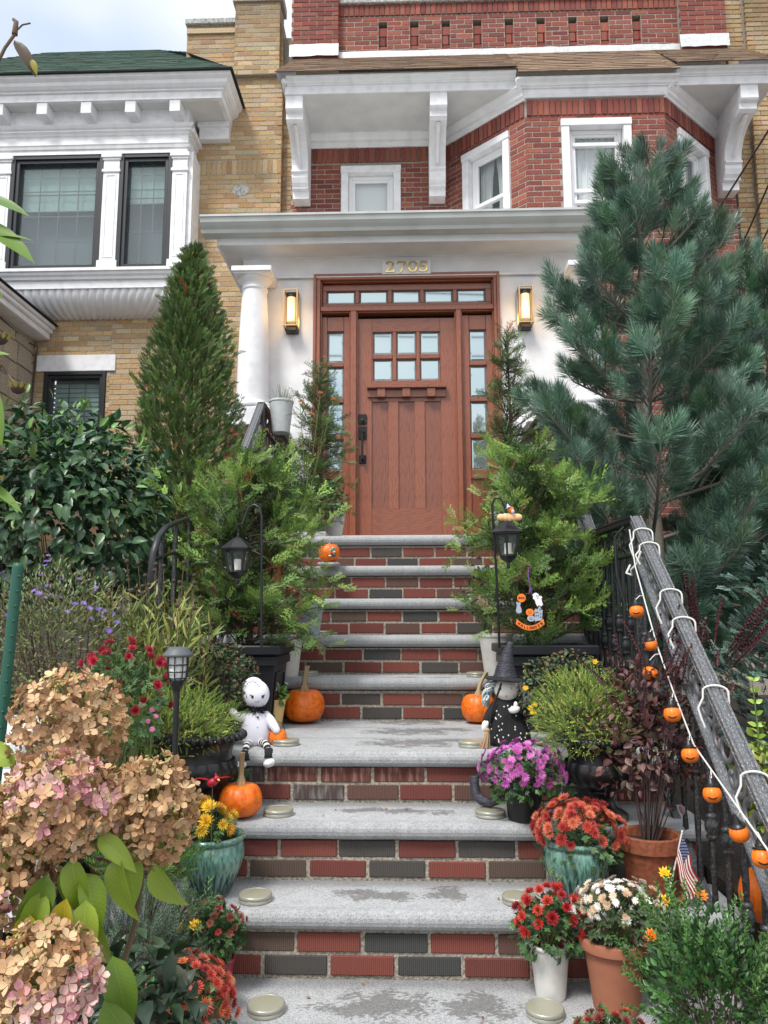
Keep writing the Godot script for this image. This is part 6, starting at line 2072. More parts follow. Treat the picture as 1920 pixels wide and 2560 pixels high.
func flag_and_bird() -> void:
	var im := Image.create_empty(256, 160, false, Image.FORMAT_RGB8)
	im.fill(Color(0.93, 0.90, 0.87))
	for k in 7:
		im.fill_rect(Rect2i(0, int(k * 2 * 160 / 13.0), 256, int(160 / 13.0) + 1), Color(0.62, 0.16, 0.18))
	im.fill_rect(Rect2i(0, 0, 102, int(7 * 160 / 13.0)), Color(0.16, 0.19, 0.36))
	for r in 9:
		for c in (6 if r % 2 == 0 else 5):
			var x := 9 + c * 17 + (0 if r % 2 == 0 else 8)
			var y := 6 + int(r * 9.3)
			for q in [[0, -3], [0, -2], [-3, -1], [-2, -1], [-1, -1], [0, -1], [1, -1], [2, -1], [3, -1], [-1, 0], [0, 0], [1, 0], [-2, 1], [-1, 1], [0, 1], [1, 1], [2, 1], [-2, 2], [2, 2]]:
				im.set_pixel(x + q[0], y + q[1], Color(0.92, 0.92, 0.93))
	var fm := mat("flag_cloth", Color.WHITE, 0.75, {"tex": ImageTexture.create_from_image(im), "uv": true, "back": 0.2})
	var t := thing("small_flag", "small stick flag with stars and stripes drooping in the dark terracotta pot", "flag", Vector3(0.855, 0.60, -2.66))
	part("stick", Shape.new().tube([Vector3(-0.03, 0.0, 0.0), Vector3(0.028, 0.212, 0.0)], 0.003, 8).ball(Vector3(0.029, 0.215, 0), Vector3(0.004, 0.005, 0.004), 8, 6), M.cable_white, t)
	var s := Shape.new()
	var nu := 18
	var nv := 18
	for i in nu + 1:
		for j in nv + 1:
			var u := float(i) / nu
			var v := float(j) / nv
			# hoist edge runs down the stick; fly edge hangs below it
			var hoist := Vector3(0.028, 0.208, 0.004).lerp(Vector3(0.004, 0.125, 0.004), v)
			var drop := Vector3(0.022 + 0.016 * (1.0 - v), -0.135, 0.01) * u
			var wave := Vector3(0.008 * sin(u * 7.0 + v * 2.0) * u, 0, 0.012 * sin(v * 9.0 + u * 3.0) * u)
			s.vert(hoist + drop + wave, Vector2(u, v))
	for i in nu:
		for j in nv:
			var a := i * (nv + 1) + j
			s.quad(a, a + 1, a + nv + 2, a + nv + 1)
	part("cloth", s, fm, t)
	t = thing("bird_stake", "red cardinal garden stake with spread wings over the yellow mums", "ornament", Vector3(-0.649, 0.975, -2.60))
	part("bird", Shape.new().ball(Vector3(0, 0, 0), Vector3(0.020, 0.013, 0.013), 16, 10, Basis(Vector3.BACK, 0.35)).ball(Vector3(0.014, 0.013, 0.006), Vector3(0.010, 0.009, 0.009), 12, 8).tube([Vector3(0.012, 0.018, 0.004), Vector3(0.010, 0.03, 0.002)], [0.006, 0.001], 8), M.cardinal, t)
	part("wing", Shape.new().leaf(0.06, 0.022, 0.1, 0.1, 4, aim(Vector3(0.0, 0.006, -0.004), Vector3(1, 0.22, -0.3), Vector3.UP)), M.cardinal, t)
	part("wing", Shape.new().leaf(0.052, 0.022, 0.1, 0.1, 4, aim(Vector3(-0.008, 0.004, 0.0), Vector3(-1, 0.28, 0.1), Vector3.UP)), M.cardinal, t)
	part("beak", Shape.new().tube([Vector3(0.021, 0.011, 0.012), Vector3(0.028, 0.007, 0.017)], [0.004, 0.0006], 8), M.beak, t)
	part("rod", Shape.new().tube([Vector3(0, -0.012, 0), Vector3(0.001, -0.24, 0)], 0.0014, 5), M.stem_brown, t)


# ---------- planting ----------
func blade(s: Shape, a: Vector3, b: Vector3, w: float, n: Vector3) -> void:
	var d := b - a
	var u := d.cross(n).normalized() * w * 0.5
	var k := s.vert(a)
	s.vert(a + d * 0.45 - u)
	s.vert(b)
	s.vert(a + d * 0.45 + u)
	s.quad(k, k + 1, k + 2, k + 3)


func spray(w: float, wide: float, sub: int, curl := 0.15, pairs := 8) -> ArrayMesh:
	# flat lacy fan of scale leaves, one unit long
	var s := Shape.new()
	blade(s, Vector3.ZERO, Vector3(0, 1, -curl), w * 1.1, Vector3.BACK)
	for i in pairs:
		var f := 0.10 + 0.86 * i / pairs
		for sg in [-1.0, 1.0]:
			var o := Vector3(0, f + sg * 0.025, -curl * f * f)
			var l := wide * (0.55 + 0.6 * f) * (1.0 - 0.45 * maxf(f - 0.6, 0.0) / 0.4) * rng.randf_range(0.7, 1.25)
			var d := Vector3(sg * rng.randf_range(0.45, 0.75), 0.85, rng.randf_range(-0.35, 0.2)).normalized()
			blade(s, o, o + d * l, w, Vector3(0.1 * sg, 0, 1))
			for k in sub:
				var g := 0.22 + 0.62 * k / sub
				for e in [-1.0, 1.0]:
					var q := o + d * l * g
					var r := Basis(Vector3.BACK, e * rng.randf_range(0.5, 0.8)) * d
					blade(s, q, q + r * l * 0.38 * (1.1 - g * 0.5), w * 0.8, Vector3(0.25 * e, 0.2, 1))
	return s.done()


func leafm(l: float, w: float, fold := 0.15, droop := 0.2, n := 3, wide := 0.45) -> ArrayMesh:
	return Shape.new().leaf(l, w, fold, droop, n, Transform3D(), wide).done()


func lobed(l: float, w: float) -> ArrayMesh:
	var s := Shape.new()
	s.leaf(l, w * 0.5, 0.1, 0.25, 3)
	for e in [[0.25, 0.62, 0.5], [0.5, 0.55, 0.42]]:
		for sg in [-1.0, 1.0]:
			s.leaf(l * e[2], w * 0.3, 0.1, 0.2, 2, aim(Vector3(0, l * e[0], -0.03 * l), Vector3(sg * 0.8, e[1], -0.1), Vector3.BACK))
	return s.done()


func sprig(n: int, leaf_l: float, leaf_w: float, open: float) -> ArrayMesh:
	# unit stem with small leaves all along it
	var s := Shape.new()
	s.tube([Vector3.ZERO, Vector3(0.02, 0.5, 0.01), Vector3(0, 1, 0)], [0.012, 0.009, 0.004], 3)
	for i in n:
		var f := 0.12 + 0.88 * float(i) / n
		var a := i * 2.4
		var d := Vector3(cos(a) * open, 0.75 + f * 0.4, sin(a) * open).normalized()
		var o := Vector3(0.02 * sin(f * PI), f, 0)
		s.leaf(leaf_l * (1.1 - f * 0.4), leaf_w, 0.2, 0.2, 1 if leaf_w < 0.03 else 2, aim(o, d, Vector3.UP))
	return s.done()


func flower(rings: Array, w: float, cup := 0.1) -> ArrayMesh:
	# rings of [count, length, elevation]; unit radius, facing +Y
	var s := Shape.new()
	var k := 0
	for r in rings:
		for i in int(r[0]):
			var a: float = TAU * (i + 0.5 * (k % 2)) / r[0] + rng.randf_range(-0.12, 0.12)
			var e: float = r[2] + rng.randf_range(-0.12, 0.12)
			var d := Vector3(cos(a) * cos(e), sin(e), sin(a) * cos(e))
			s.leaf(r[1] * rng.randf_range(0.88, 1.08), w, -0.3, -cup, 2, aim(Vector3(cos(a), 0, sin(a)) * 0.06 + Vector3(0, 0.015 * k, 0), d, Vector3.UP), 0.62)
		k += 1
	s.ball(Vector3(0, 0.03, 0), Vector3(0.12, 0.06, 0.12), 8, 5)
	return s.done()


func tones(id: String, cols: Array, rough := 0.55, back := 0.25, veined := false) -> Array:
	var out := []
	for c in cols:
		var o := {"back": back}
		if veined:
			o.merge({"tex": vein, "uv": true})
		out.append(mat("%s_%d" % [id, out.size()], c, rough, o))
	return out


# leaves spread through an ellipsoid, turned outward; frontmost first
func cloud(c: Vector3, r: Vector3, n: int, inner: float, size: Vector2, lift: float, wild: float, cols: Array, face_up := 0.5) -> Array:
	var list := []
	for i in n:
		var d := rv()
		if d.y < -0.75:
			d.y *= -0.5
		var k := lerpf(inner, 1.0, pow(rng.randf(), 0.5)) * (1.0 + 0.12 * sin(d.x * 7.0 + c.x * 5.0) * sin(d.y * 6.0 + d.z * 5.0))
		var p := c + d * r * k
		var dir := (d + Vector3.UP * lift + rv() * wild).normalized()
		list.append([p.z + k * 0.1, aim(p, dir, (Vector3.UP * face_up + d + rv() * 0.4), rng.randf_range(size.x, size.y)), jit(pick(cols), 0.16, 0.05)])
	list.sort_custom(func(a, b): return a[0] > b[0])
	return [list.map(func(e): return e[1]), list.map(func(e): return e[2])]


func leaves(t: Node3D, called: String, mesh: Mesh, m: Material, cl: Array, singles := 0, tn := []) -> void:
	var back := Transform3D(Basis(), -t.position)
	scatter(called, mesh, m, t, cl[0].map(func(x): return back * x), cl[1], singles, tn)


func twigs(t: Node3D, root: Vector3, c: Vector3, r: Vector3, n: int, rad: float, m: Material, called := "stems") -> void:
	var s := Shape.new()
	for i in n:
		var d := rv()
		d.y = absf(d.y) * 0.9
		var e := c + d * r * rng.randf_range(0.6, 0.92)
		var mid := root.lerp(e, 0.5) + Vector3(rng.randfn(0, 0.1) * r.x, 0.06 * r.y, rng.randfn(0, 0.1) * r.z)
		s.tube([root + Vector3(d.x, 0, d.z) * r * 0.12, mid, e], [rad, rad * 0.75, rad * 0.35], 5)
	part(called, s, m, t, Transform3D(Basis(), -t.position))


func mum(label: String, group: String, base: Vector3, c: Vector3, r: Vector3, blooms: int, bloom_r: Vector2, mesh: Mesh, tn: Array, leaf_col: Array, leaf_n := 260, low := 0.0) -> Node3D:
	var t := thing("chrysanthemum", label, "chrysanthemum", base, 0.0, group)
	twigs(t, base, c, r * 0.95, 26, 0.0022, M.stem_green)
	leaves(t, "foliage", lobe_mesh, M.leaf_tint, cloud(c - Vector3(0, r.y * 0.35, 0), Vector3(r.x * 0.92, r.y * 0.95, r.z * 0.92), leaf_n, 0.45, Vector2(0.7, 1.15), 0.0, 0.6, leaf_col))
	var back := Transform3D(Basis(), -base)
	for i in blooms:
		# sunflower spacing over the dome, a little shuffled
		if rng.randf() < 0.09:
			continue
		var f := (i + 0.5) / blooms
		var y := 1.0 - f * (1.0 - low)
		var a := i * 2.39996 + rng.randfn(0, 0.22)
		var q := sqrt(maxf(1.0 - y * y, 0.0))
		var d := Vector3(cos(a) * q, y, sin(a) * q)
		var p := c + d * r * rng.randf_range(0.86, 1.10)
		part("bloom", mesh, pick(tn), t, back * aim(p, (d + rv() * 0.28).normalized(), rv(), rng.randf_range(bloom_r.x, bloom_r.y)) )
	return t


var lobe_mesh: ArrayMesh


func conifer(label: String, called: String, base: Vector3, shape: Array, n: int, mesh: ArrayMesh, size: Vector2, cols: Array, dead: Color, dead_part: float, up: float, group := "", out_bias := 0.75) -> Node3D:
	# shape: [height, radius] pairs above base; sprays turned up and out
	var t := thing(called, label, "conifer", base, 0.0, group)
	var hgt: float = shape[shape.size() - 1][0]
	part("trunk", Shape.new().tube([Vector3(0, 0, 0), Vector3(0.01, hgt * 0.5, 0.0), Vector3(0, hgt * 0.96, 0)], [0.03 * hgt * 0.5 + 0.008, 0.018 * hgt * 0.5 + 0.004, 0.003], 8), M.bark, t)
	var limbs := Shape.new()
	for i in 46:
		var f := rng.randf_range(0.06, 0.94)
		var y := f * hgt
		var r := ring(shape, y) * 0.82
		var a := rng.randf() * TAU
		limbs.tube([Vector3(0, y * 0.86, 0), Vector3(cos(a) * r * 0.6, y * 0.95, sin(a) * r * 0.6), Vector3(cos(a) * r, y * 1.02, sin(a) * r)], [0.006, 0.004, 0.0015], 4)
	part("limb", limbs, M.bark, t)
	var xfs := []
	var cols_out := []
	for i in n:
		var f := 1.0 - pow(rng.randf(), 0.8)
		var y := f * hgt
		var a := rng.randf() * TAU
		var lump := 1.0 + 0.12 * sin(a * 3.0 + y * 9.0) + 0.13 * sin(a * 7.0 - y * 19.0) + 0.07 * sin(a * 13.0 + y * 31.0)
		var k := lerpf(0.45, 1.0, pow(rng.randf(), 0.45)) if rng.randf() < 0.75 else rng.randf_range(0.08, 0.5)
		var r := ring(shape, y) * lump * k
		var o := Vector3(cos(a), 0, sin(a))
		var dir := (o * out_bias + Vector3.UP * up + rv() * 0.42).normalized()
		var side := Vector3(-sin(a), 0, cos(a))
		xfs.append(aim(o * r + Vector3(0, y - 0.02, 0), dir, side + rv() * 0.7 if rng.randf() < 0.6 else o + rv() * 0.7, rng.randf_range(size.x, size.y)))
		var c := jit(pick(cols), 0.2, 0.06)
		if rng.randf() < dead_part * (1.6 - k):
			c = jit(dead, 0.25)
		cols_out.append(c)
	scatter("foliage", mesh, M.leaf_tint, t, xfs, cols_out)
	return t


func frond_conifer(label: String, called: String, base: Vector3, shape: Array, limbs: int, mesh: ArrayMesh, size: Vector2, cols: Array, dead: Color, rise: float, group := "") -> void:
	# limbs leave the trunk all round; flat sprays stand along the outer part of each, palest at the tips
	var t := thing(called, label, "conifer", base, 0.0, group)
	var hgt: float = shape[shape.size() - 1][0]
	part("trunk", Shape.new().tube([Vector3(0, -0.03, 0), Vector3(0.012, hgt * 0.5, 0.0), Vector3(0, hgt * 0.97, 0)], [0.017, 0.011, 0.003], 8), M.bark, t)
	var wood := Shape.new()
	var xfs := []
	var tint := []
	for i in limbs:
		var f := (i + 0.5) / limbs
		var y := hgt * f * 0.97
		var a := i * 2.39996 + rng.randfn(0, 0.6)
		y += rng.randfn(0, 0.04)
		var o := Vector3(cos(a), 0, sin(a))
		var l := ring(shape, y) * rng.randf_range(0.62, 1.2) + 0.03
		var up := rise * rng.randf_range(0.1, 1.7)
		var pts := []
		for k in 7:
			var g := k / 6.0
			pts.append(Vector3(0, y, 0) + o * l * g + Vector3.UP * l * (up * g - 0.35 * g * g) + Vector3(-o.z, 0, o.x) * l * 0.12 * sin(g * 3.0 + a))
		wood.tube(pts, [0.0055, 0.005, 0.0042, 0.0034, 0.0026, 0.0018, 0.001], 4)
		var n := int(l / 0.024) + 2
		for k in n + 1:
			var g := lerpf(0.16, 1.0, float(k) / n)
			var q := int(minf(g * 6.0, 5.0))
			var p: Vector3 = (pts[q] as Vector3).lerp(pts[q + 1], g * 6.0 - q)
			var d: Vector3 = (pts[q + 1] - pts[q]).normalized()
			var side := d.cross(Vector3.UP).normalized() * (1.0 if k % 2 else -1.0)
			if k == n:
				side = Vector3.ZERO
			var wp := base + p
			if wp.z > -3.78 and CLEAR.any(func(c): return Vector2(wp.x - c.x, wp.y - c.y).length() < c.z):
				continue
			var dir := (d * 0.6 + side * rng.randf_range(0.3, 0.9) + Vector3.UP * rng.randf_range(-0.2, 0.9) + rv() * 0.25).normalized()
			xfs.append(aim(p, dir, Vector3.UP * 0.15 + o * 0.8 + rv() * 0.8, rng.randf_range(size.x, size.y) * (1.1 - 0.25 * g)))
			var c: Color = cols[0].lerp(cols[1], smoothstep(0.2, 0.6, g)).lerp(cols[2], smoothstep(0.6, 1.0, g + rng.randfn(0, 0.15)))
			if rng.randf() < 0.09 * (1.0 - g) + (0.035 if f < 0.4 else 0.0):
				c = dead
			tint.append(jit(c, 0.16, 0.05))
	part("limb", wood, M.bark, t)
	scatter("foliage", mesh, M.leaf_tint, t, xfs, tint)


const CLEAR := [Vector3(-0.79, 1.80, 0.14), Vector3(-0.72, 1.98, 0.06), Vector3(0.45, 1.86, 0.13), Vector3(0.535, 1.54, 0.10), Vector3(0.535, 1.66, 0.05)]


func ring(shape: Array, y: float) -> float:
	for k in shape.size() - 1:
		if y <= shape[k + 1][0]:
			return lerpf(shape[k][1], shape[k + 1][1], clampf((y - shape[k][0]) / (shape[k + 1][0] - shape[k][0]), 0, 1))
	return shape[shape.size() - 1][1]


func pine_shoot(needles: int, spread: float) -> ArrayMesh:
	var s := Shape.new()
	s.tube([Vector3(0, -0.03, 0), Vector3(0, 0.11, 0)], [0.0042, 0.0028], 4)
	for i in needles:
		var f := float(i) / needles
		var a := i * 2.39996 + rng.randfn(0, 0.2)
		var e := lerpf(spread, 0.16, pow(f, 1.3)) + rng.randfn(0, 0.1)
		var d := Vector3(cos(a) * sin(e), cos(e), sin(a) * sin(e))
		var o := Vector3(cos(a) * 0.003, lerpf(0.0, 0.11, f), sin(a) * 0.003)
		blade(s, o, o + d * rng.randf_range(0.075, 0.1) + Vector3(0, -0.008, 0), 0.0034, d.cross(rv()).normalized())
	return s.done()


func pine(label: String, base: Vector3, hgt: float, spread: float, from_y: float, lean: Vector3, shoots: Array, sd: int) -> void:
	rng.seed = sd
	var t := thing("pine_tree", label, "pine", base)
	var top := Vector3(lean.x, hgt, lean.z)
	part("trunk", Shape.new().tube([Vector3.ZERO, top * 0.35 + Vector3(0.03, 0, 0), top * 0.7 - Vector3(0.03, 0, 0), top], [0.055, 0.042, 0.026, 0.006], 10), M.pine_bark, t)
	var xfs := [[], [], []]
	var cols := [[], [], []]
	var wood := Shape.new()
	var greens := [Color(0.12, 0.215, 0.155), Color(0.155, 0.265, 0.195), Color(0.085, 0.16, 0.115), Color(0.21, 0.325, 0.245), Color(0.12, 0.21, 0.12)]
	var y := from_y
	while y < hgt - 0.12:
		var f := (y - from_y) / (hgt - from_y)
		var n := 5 + rng.randi() % 3
		var a0 := rng.randf() * TAU
		for i in n:
			var a := a0 + TAU * i / n + rng.randfn(0, 0.25)
			var l := (spread * (1.0 - pow(f, 1.5)) + 0.10) * rng.randf_range(0.72, 1.12)
			var o := top * (y / hgt)
			var out := Vector3(cos(a), 0, sin(a))
			var p1 := o + out * l * 0.5 + Vector3(0, l * 0.16, 0)
			var p2 := o + out * l * 0.88 + Vector3(0, l * 0.42, 0)
			wood.tube([o, p1, p2], [0.016 * (1.0 - f * 0.6), 0.010, 0.005], 5)
			var m := int(l / 0.085) + 1
			for k in m + 1:
				var g := lerpf(0.28, 1.0, float(k) / m)
				var q := o.lerp(p1, g * 2.0) if g < 0.5 else p1.lerp(p2, g * 2.0 - 1.0)
				var d := (p1 - o if g < 0.5 else p2 - p1).normalized()
				for sg in ([-1.0, 1.0] if k < m else [0.0]):
					var side: Vector3 = d.cross(Vector3.UP).normalized() * sg
					var dir: Vector3 = (d * 0.75 + side * rng.randf_range(0.45, 0.8) + Vector3.UP * rng.randf_range(0.4, 1.1)).normalized()
					var tw := rng.randf_range(0.06, 0.19) * (1.25 - g * 0.6) if sg != 0.0 else 0.03
					if tw > 0.06:
						wood.tube([q, q + dir * tw], [0.0045, 0.003], 4)
					var v := rng.randi() % 3
					xfs[v].append(aim(q + dir * tw, dir, rv(), rng.randf_range(0.85, 1.2)))
					cols[v].append(jit(pick(greens), 0.16, 0.05))
		y += rng.randf_range(0.17, 0.26)
	# a second leader beside the first
	for e in [[Vector3(0.22, 0.0, 0.05), 0.45]]:
		var b0 := top * ((hgt - 0.55) / hgt)
		var b1: Vector3 = top + e[0]
		wood.tube([b0, b0.lerp(b1, 0.5) + Vector3(0.06, 0, 0), b1], [0.014, 0.009, 0.004], 5)
		for k in 12:
			var q: Vector3 = b0.lerp(b1, 0.25 + 0.75 * k / 11.0)
			xfs[k % 3].append(aim(q, Vector3(rng.randfn(0, 0.4), 1.0, rng.randfn(0, 0.4)), rv(), 0.95))
			cols[k % 3].append(jit(pick(greens), 0.12))
	for k in 5:
		xfs[k % 3].append(aim(top + Vector3(0, -0.09 * k, 0), Vector3(rng.randfn(0, 0.2), 1, rng.randfn(0, 0.2)), rv(), 1.0))
		cols[k % 3].append(greens[3])
	part("branch", wood, M.pine_bark, t)
	for v in 3:
		scatter("needles", shoots[v], M.leaf_gloss, t, xfs[v], cols[v])


func plants() -> void:
	rng.seed = 77
	lobe_mesh = lobed(0.034, 0.026)
	var shoots := [pine_shoot(160, 0.95), pine_shoot(145, 0.75), pine_shoot(165, 1.1)]
	pine("large blue green pine with long needles towering over the right railing", Vector3(1.46, 0.6, -4.75), 3.9, 0.97, 0.5, Vector3(0.08, 0, 0), shoots, 901)
	pine("second pine leader rising at the right edge behind the large pine", Vector3(2.40, 0.6, -5.1), 3.35, 0.72, 0.5, Vector3(0.0, 0, 0), shoots, 905)
	rng.seed = 78
	var fine := spray(0.05, 0.40, 2)
	var broad := spray(0.042, 0.46, 2, 0.3, 5)
	conifer("tall narrow arborvitae with brown inner sprays left of the porch column", "arborvitae", Vector3(-1.63, 0.6, -5.5), [[0.9, 0.26], [1.5, 0.34], [2.2, 0.37], [2.7, 0.30], [3.2, 0.20], [3.5, 0.11], [3.72, 0.02]], 15000, fine, Vector2(0.05, 0.09), [Color(0.075, 0.14, 0.034), Color(0.10, 0.18, 0.042), Color(0.055, 0.105, 0.03), Color(0.14, 0.21, 0.052)], Color(0.26, 0.10, 0.035), 0.02, 0.95)
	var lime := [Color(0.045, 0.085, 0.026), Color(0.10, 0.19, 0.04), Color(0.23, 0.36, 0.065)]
	var brown := Color(0.27, 0.11, 0.04)
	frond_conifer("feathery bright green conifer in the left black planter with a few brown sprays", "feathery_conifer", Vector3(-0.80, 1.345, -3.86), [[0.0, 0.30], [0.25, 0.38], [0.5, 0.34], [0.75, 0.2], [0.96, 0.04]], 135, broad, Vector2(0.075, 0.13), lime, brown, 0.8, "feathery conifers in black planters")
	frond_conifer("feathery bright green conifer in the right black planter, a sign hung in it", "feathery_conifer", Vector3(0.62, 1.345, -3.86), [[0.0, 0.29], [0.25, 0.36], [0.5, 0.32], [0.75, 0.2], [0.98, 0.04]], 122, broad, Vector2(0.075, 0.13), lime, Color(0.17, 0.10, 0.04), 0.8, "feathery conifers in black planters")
	var thuja := [Color(0.05, 0.09, 0.03), Color(0.085, 0.15, 0.042), Color(0.13, 0.20, 0.06)]
	frond_conifer("slim young arborvitae beside the door on the left", "arborvitae", Vector3(-0.68, 2.2, -5.75), [[0.0, 0.16], [0.35, 0.22], [0.65, 0.18], [0.95, 0.09], [1.25, 0.02]], 80, broad, Vector2(0.07, 0.12), thuja, brown, 0.95, "slim arborvitae beside the door")
	frond_conifer("slim young arborvitae beside the door on the right", "arborvitae", Vector3(0.76, 2.3, -5.7), [[0.0, 0.18], [0.4, 0.24], [0.72, 0.17], [1.0, 0.08], [1.42, 0.02]], 84, broad, Vector2(0.07, 0.12), thuja, brown, 0.95, "slim arborvitae beside the door")
	conifer("blue green juniper with tufted tips at the right edge", "juniper", Vector3(1.74, 0.5, -3.62), [[0.0, 0.30], [0.6, 0.36], [1.0, 0.33], [1.22, 0.2], [1.34, 0.03]], 1500, spray(0.075, 0.3, 2, 0.3), Vector2(0.045, 0.09), [Color(0.10, 0.175, 0.145), Color(0.13, 0.21, 0.175), Color(0.055, 0.105, 0.08), Color(0.04, 0.08, 0.06)], Color(0.1, 0.08, 0.05), 0.02, 0.5, "", 0.9)
	shrubs()
	flowers()
	hydrangea()


func bush(called: String, label: String, category: String, base: Vector3, c: Vector3, r: Vector3, mesh: Mesh, m: Material, n: int, size: Vector2, cols: Array, lift := 0.2, wild := 0.6, inner := 0.4, singles := 0, stem: Material = null, group := "") -> Node3D:
	var t := thing(called, label, category, base, 0.0, group)
	twigs(t, base, c, r, 30, 0.005 if r.x > 0.4 else 0.0025, stem if stem else M.stem_brown)
	var tn := []
	if singles:
		tn = tones(called + "_leaf", cols, m.roughness, 0.25, true)
	leaves(t, "leaf" if singles else "foliage", mesh, m, cloud(c, r, n, inner, size, lift, wild, cols), singles, tn)
	return t


func shrubs() -> void:
	var dark := [Color(0.045, 0.105, 0.05), Color(0.062, 0.135, 0.062), Color(0.034, 0.085, 0.044), Color(0.09, 0.175, 0.07)]
	var t := bush("evergreen_shrub", "big dark green broadleaf shrub at the left edge under the yellow house", "shrub", Vector3(-1.85, 0.6, -4.25), Vector3(-1.98, 2.02, -4.2), Vector3(0.66, 0.66, 0.5), leafm(0.075, 0.040, 0.25, 0.3, 4), M.leaf_gloss, 2900, Vector2(0.8, 1.25), dark, -0.35, 0.75, 0.35, 300)
	leaves(t, "young_leaf", leafm(0.07, 0.03, 0.2, 0.2), M.leaf_gloss, cloud(Vector3(-2.0, 2.3, -4.1), Vector3(0.6, 0.42, 0.4), 260, 0.8, Vector2(0.7, 1.05), 0.5, 0.5, [Color(0.10, 0.22, 0.05), Color(0.13, 0.26, 0.06)]))
	t = bush("boxwood", "small boxwood in the charcoal pot left of the door", "shrub", Vector3(-0.70, 2.2, -5.5), Vector3(-0.68, 2.36, -5.45), Vector3(0.24, 0.16, 0.22), leafm(0.024, 0.013), M.leaf_gloss, 1500, Vector2(0.8, 1.4), [Color(0.08, 0.16, 0.045), Color(0.06, 0.125, 0.04), Color(0.11, 0.20, 0.06)], 0.3, 0.7, 0.4)
	t = bush("boxwood", "glossy boxwood with loose shoots in the lower right corner", "shrub", Vector3(0.78, 0.3, -2.13), Vector3(0.765, 0.54, -2.13), Vector3(0.16, 0.195, 0.15), leafm(0.022, 0.0115, 0.25, 0.1), M.leaf_gloss, 2300, Vector2(0.75, 1.25), [Color(0.055, 0.14, 0.035), Color(0.04, 0.11, 0.032), Color(0.085, 0.19, 0.05), Color(0.03, 0.085, 0.03)], 0.45, 0.55, 0.4, 300)
	leaves(t, "shoot", sprig(22, 0.18, 0.085, 0.75), M.leaf_gloss, cloud(Vector3(0.75, 0.575, -2.13), Vector3(0.15, 0.17, 0.14), 60, 0.8, Vector2(0.07, 0.13), 0.9, 0.5, [Color(0.10, 0.21, 0.05), Color(0.07, 0.16, 0.04)]))
	var st := [Color(0.095, 0.028, 0.034), Color(0.14, 0.048, 0.05), Color(0.065, 0.02, 0.026), Color(0.20, 0.085, 0.075), Color(0.09, 0.065, 0.03)]
	t = bush("purple_shrub", "open purple leaved shrub in the dark terracotta pot before the railing", "shrub", Vector3(0.80, 0.76, -2.74), Vector3(0.855, 1.09, -2.80), Vector3(0.22, 0.28, 0.11), leafm(0.034, 0.020, 0.2, 0.2), M.leaf_tint, 1100, Vector2(0.6, 1.15), st, 0.1, 0.9, 0.15, 260, M.stem_dark)
	leaves(t, "shoot", sprig(30, 0.1, 0.06, 0.6), M.leaf_tint, cloud(Vector3(0.88, 1.18, -2.82), Vector3(0.24, 0.24, 0.12), 44, 0.5, Vector2(0.10, 0.20), 0.9, 0.6, [Color(0.06, 0.018, 0.024), Color(0.09, 0.03, 0.03)]))
	t = thing("purple_shrub", "spiky dark purple shoots rising behind the right handrail", "shrub", Vector3(1.25, 0.6, -3.35))
	leaves(t, "shoot", sprig(46, 0.07, 0.06, 0.6), M.leaf_tint, cloud(Vector3(1.25, 1.36, -3.3), Vector3(0.16, 0.12, 0.1), 30, 0.2, Vector2(0.18, 0.30), 1.3, 0.4, [Color(0.085, 0.025, 0.032), Color(0.06, 0.018, 0.024)]))
	twigs(t, Vector3(1.25, 0.6, -3.35), Vector3(1.25, 1.3, -3.3), Vector3(0.14, 0.2, 0.1), 10, 0.003, M.stem_dark)
	# heathers in the urns
	var hs := sprig(44, 0.13, 0.035, 0.8)
	var yel := [Color(0.24, 0.35, 0.06), Color(0.32, 0.43, 0.075), Color(0.16, 0.26, 0.055), Color(0.11, 0.19, 0.045), Color(0.42, 0.50, 0.11)]
	for e in [["yellow green heather spilling over the left black urn", Vector3(-0.80, 1.07, -2.96), Vector3(-0.89, 1.115, -2.92), Vector3(0.25, 0.125, 0.17)], ["yellow green heather spilling over the right black urn", Vector3(0.70, 1.07, -2.95), Vector3(0.645, 1.14, -2.93), Vector3(0.19, 0.175, 0.17)]]:
		t = thing("heather", e[0], "heather", e[1], 0.0, "heathers in the black urns")
		leaves(t, "shoot", hs, M.leaf_tint, cloud(e[2], e[3], 1900, 0.35, Vector2(0.024, 0.052), 0.5, 0.75, yel))
		leaves(t, "tiny_flower", seed_mesh(), M.petal_tint, cloud(e[2], e[3] * 1.03, 420, 0.8, Vector2(0.15, 0.28), 0.5, 0.5, [Color(0.62, 0.62, 0.12), Color(0.5, 0.54, 0.10)]))
		twigs(t, e[1], e[2], e[3], 24, 0.0015, M.stem_brown)
	# clipped brown green mounds behind the urns
	for e in [["low clipped shrub with rusty dry flower heads behind the plush doll", Vector3(-0.80, 0.99, -3.3), Vector3(-0.81, 1.225, -3.34), Vector3(0.155, 0.17, 0.12), [Color(0.24, 0.11, 0.07), Color(0.19, 0.085, 0.055), Color(0.28, 0.16, 0.10)]], ["mound of fading yellow mums behind the right urn", Vector3(0.66, 0.99, -3.25), Vector3(0.655, 1.20, -3.25), Vector3(0.21, 0.165, 0.15), [Color(0.34, 0.20, 0.09), Color(0.26, 0.15, 0.08), Color(0.42, 0.28, 0.11)]]]:
		t = bush("mounded_shrub", e[0], "shrub", e[1], e[2], e[3], leafm(0.02, 0.013), M.leaf_tint, 1500, Vector2(0.7, 1.2), [Color(0.055, 0.095, 0.035), Color(0.075, 0.12, 0.04), Color(0.04, 0.07, 0.03)], 0.1, 0.7, 0.5)
		leaves(t, "dry_flower", flower([[7, 0.8, 0.5], [5, 0.6, 1.1]], 0.5), M.petal_tint, cloud(e[2], e[3] * 1.02, 420, 0.95, Vector2(0.006, 0.011), 0.4, 0.4, e[4]))
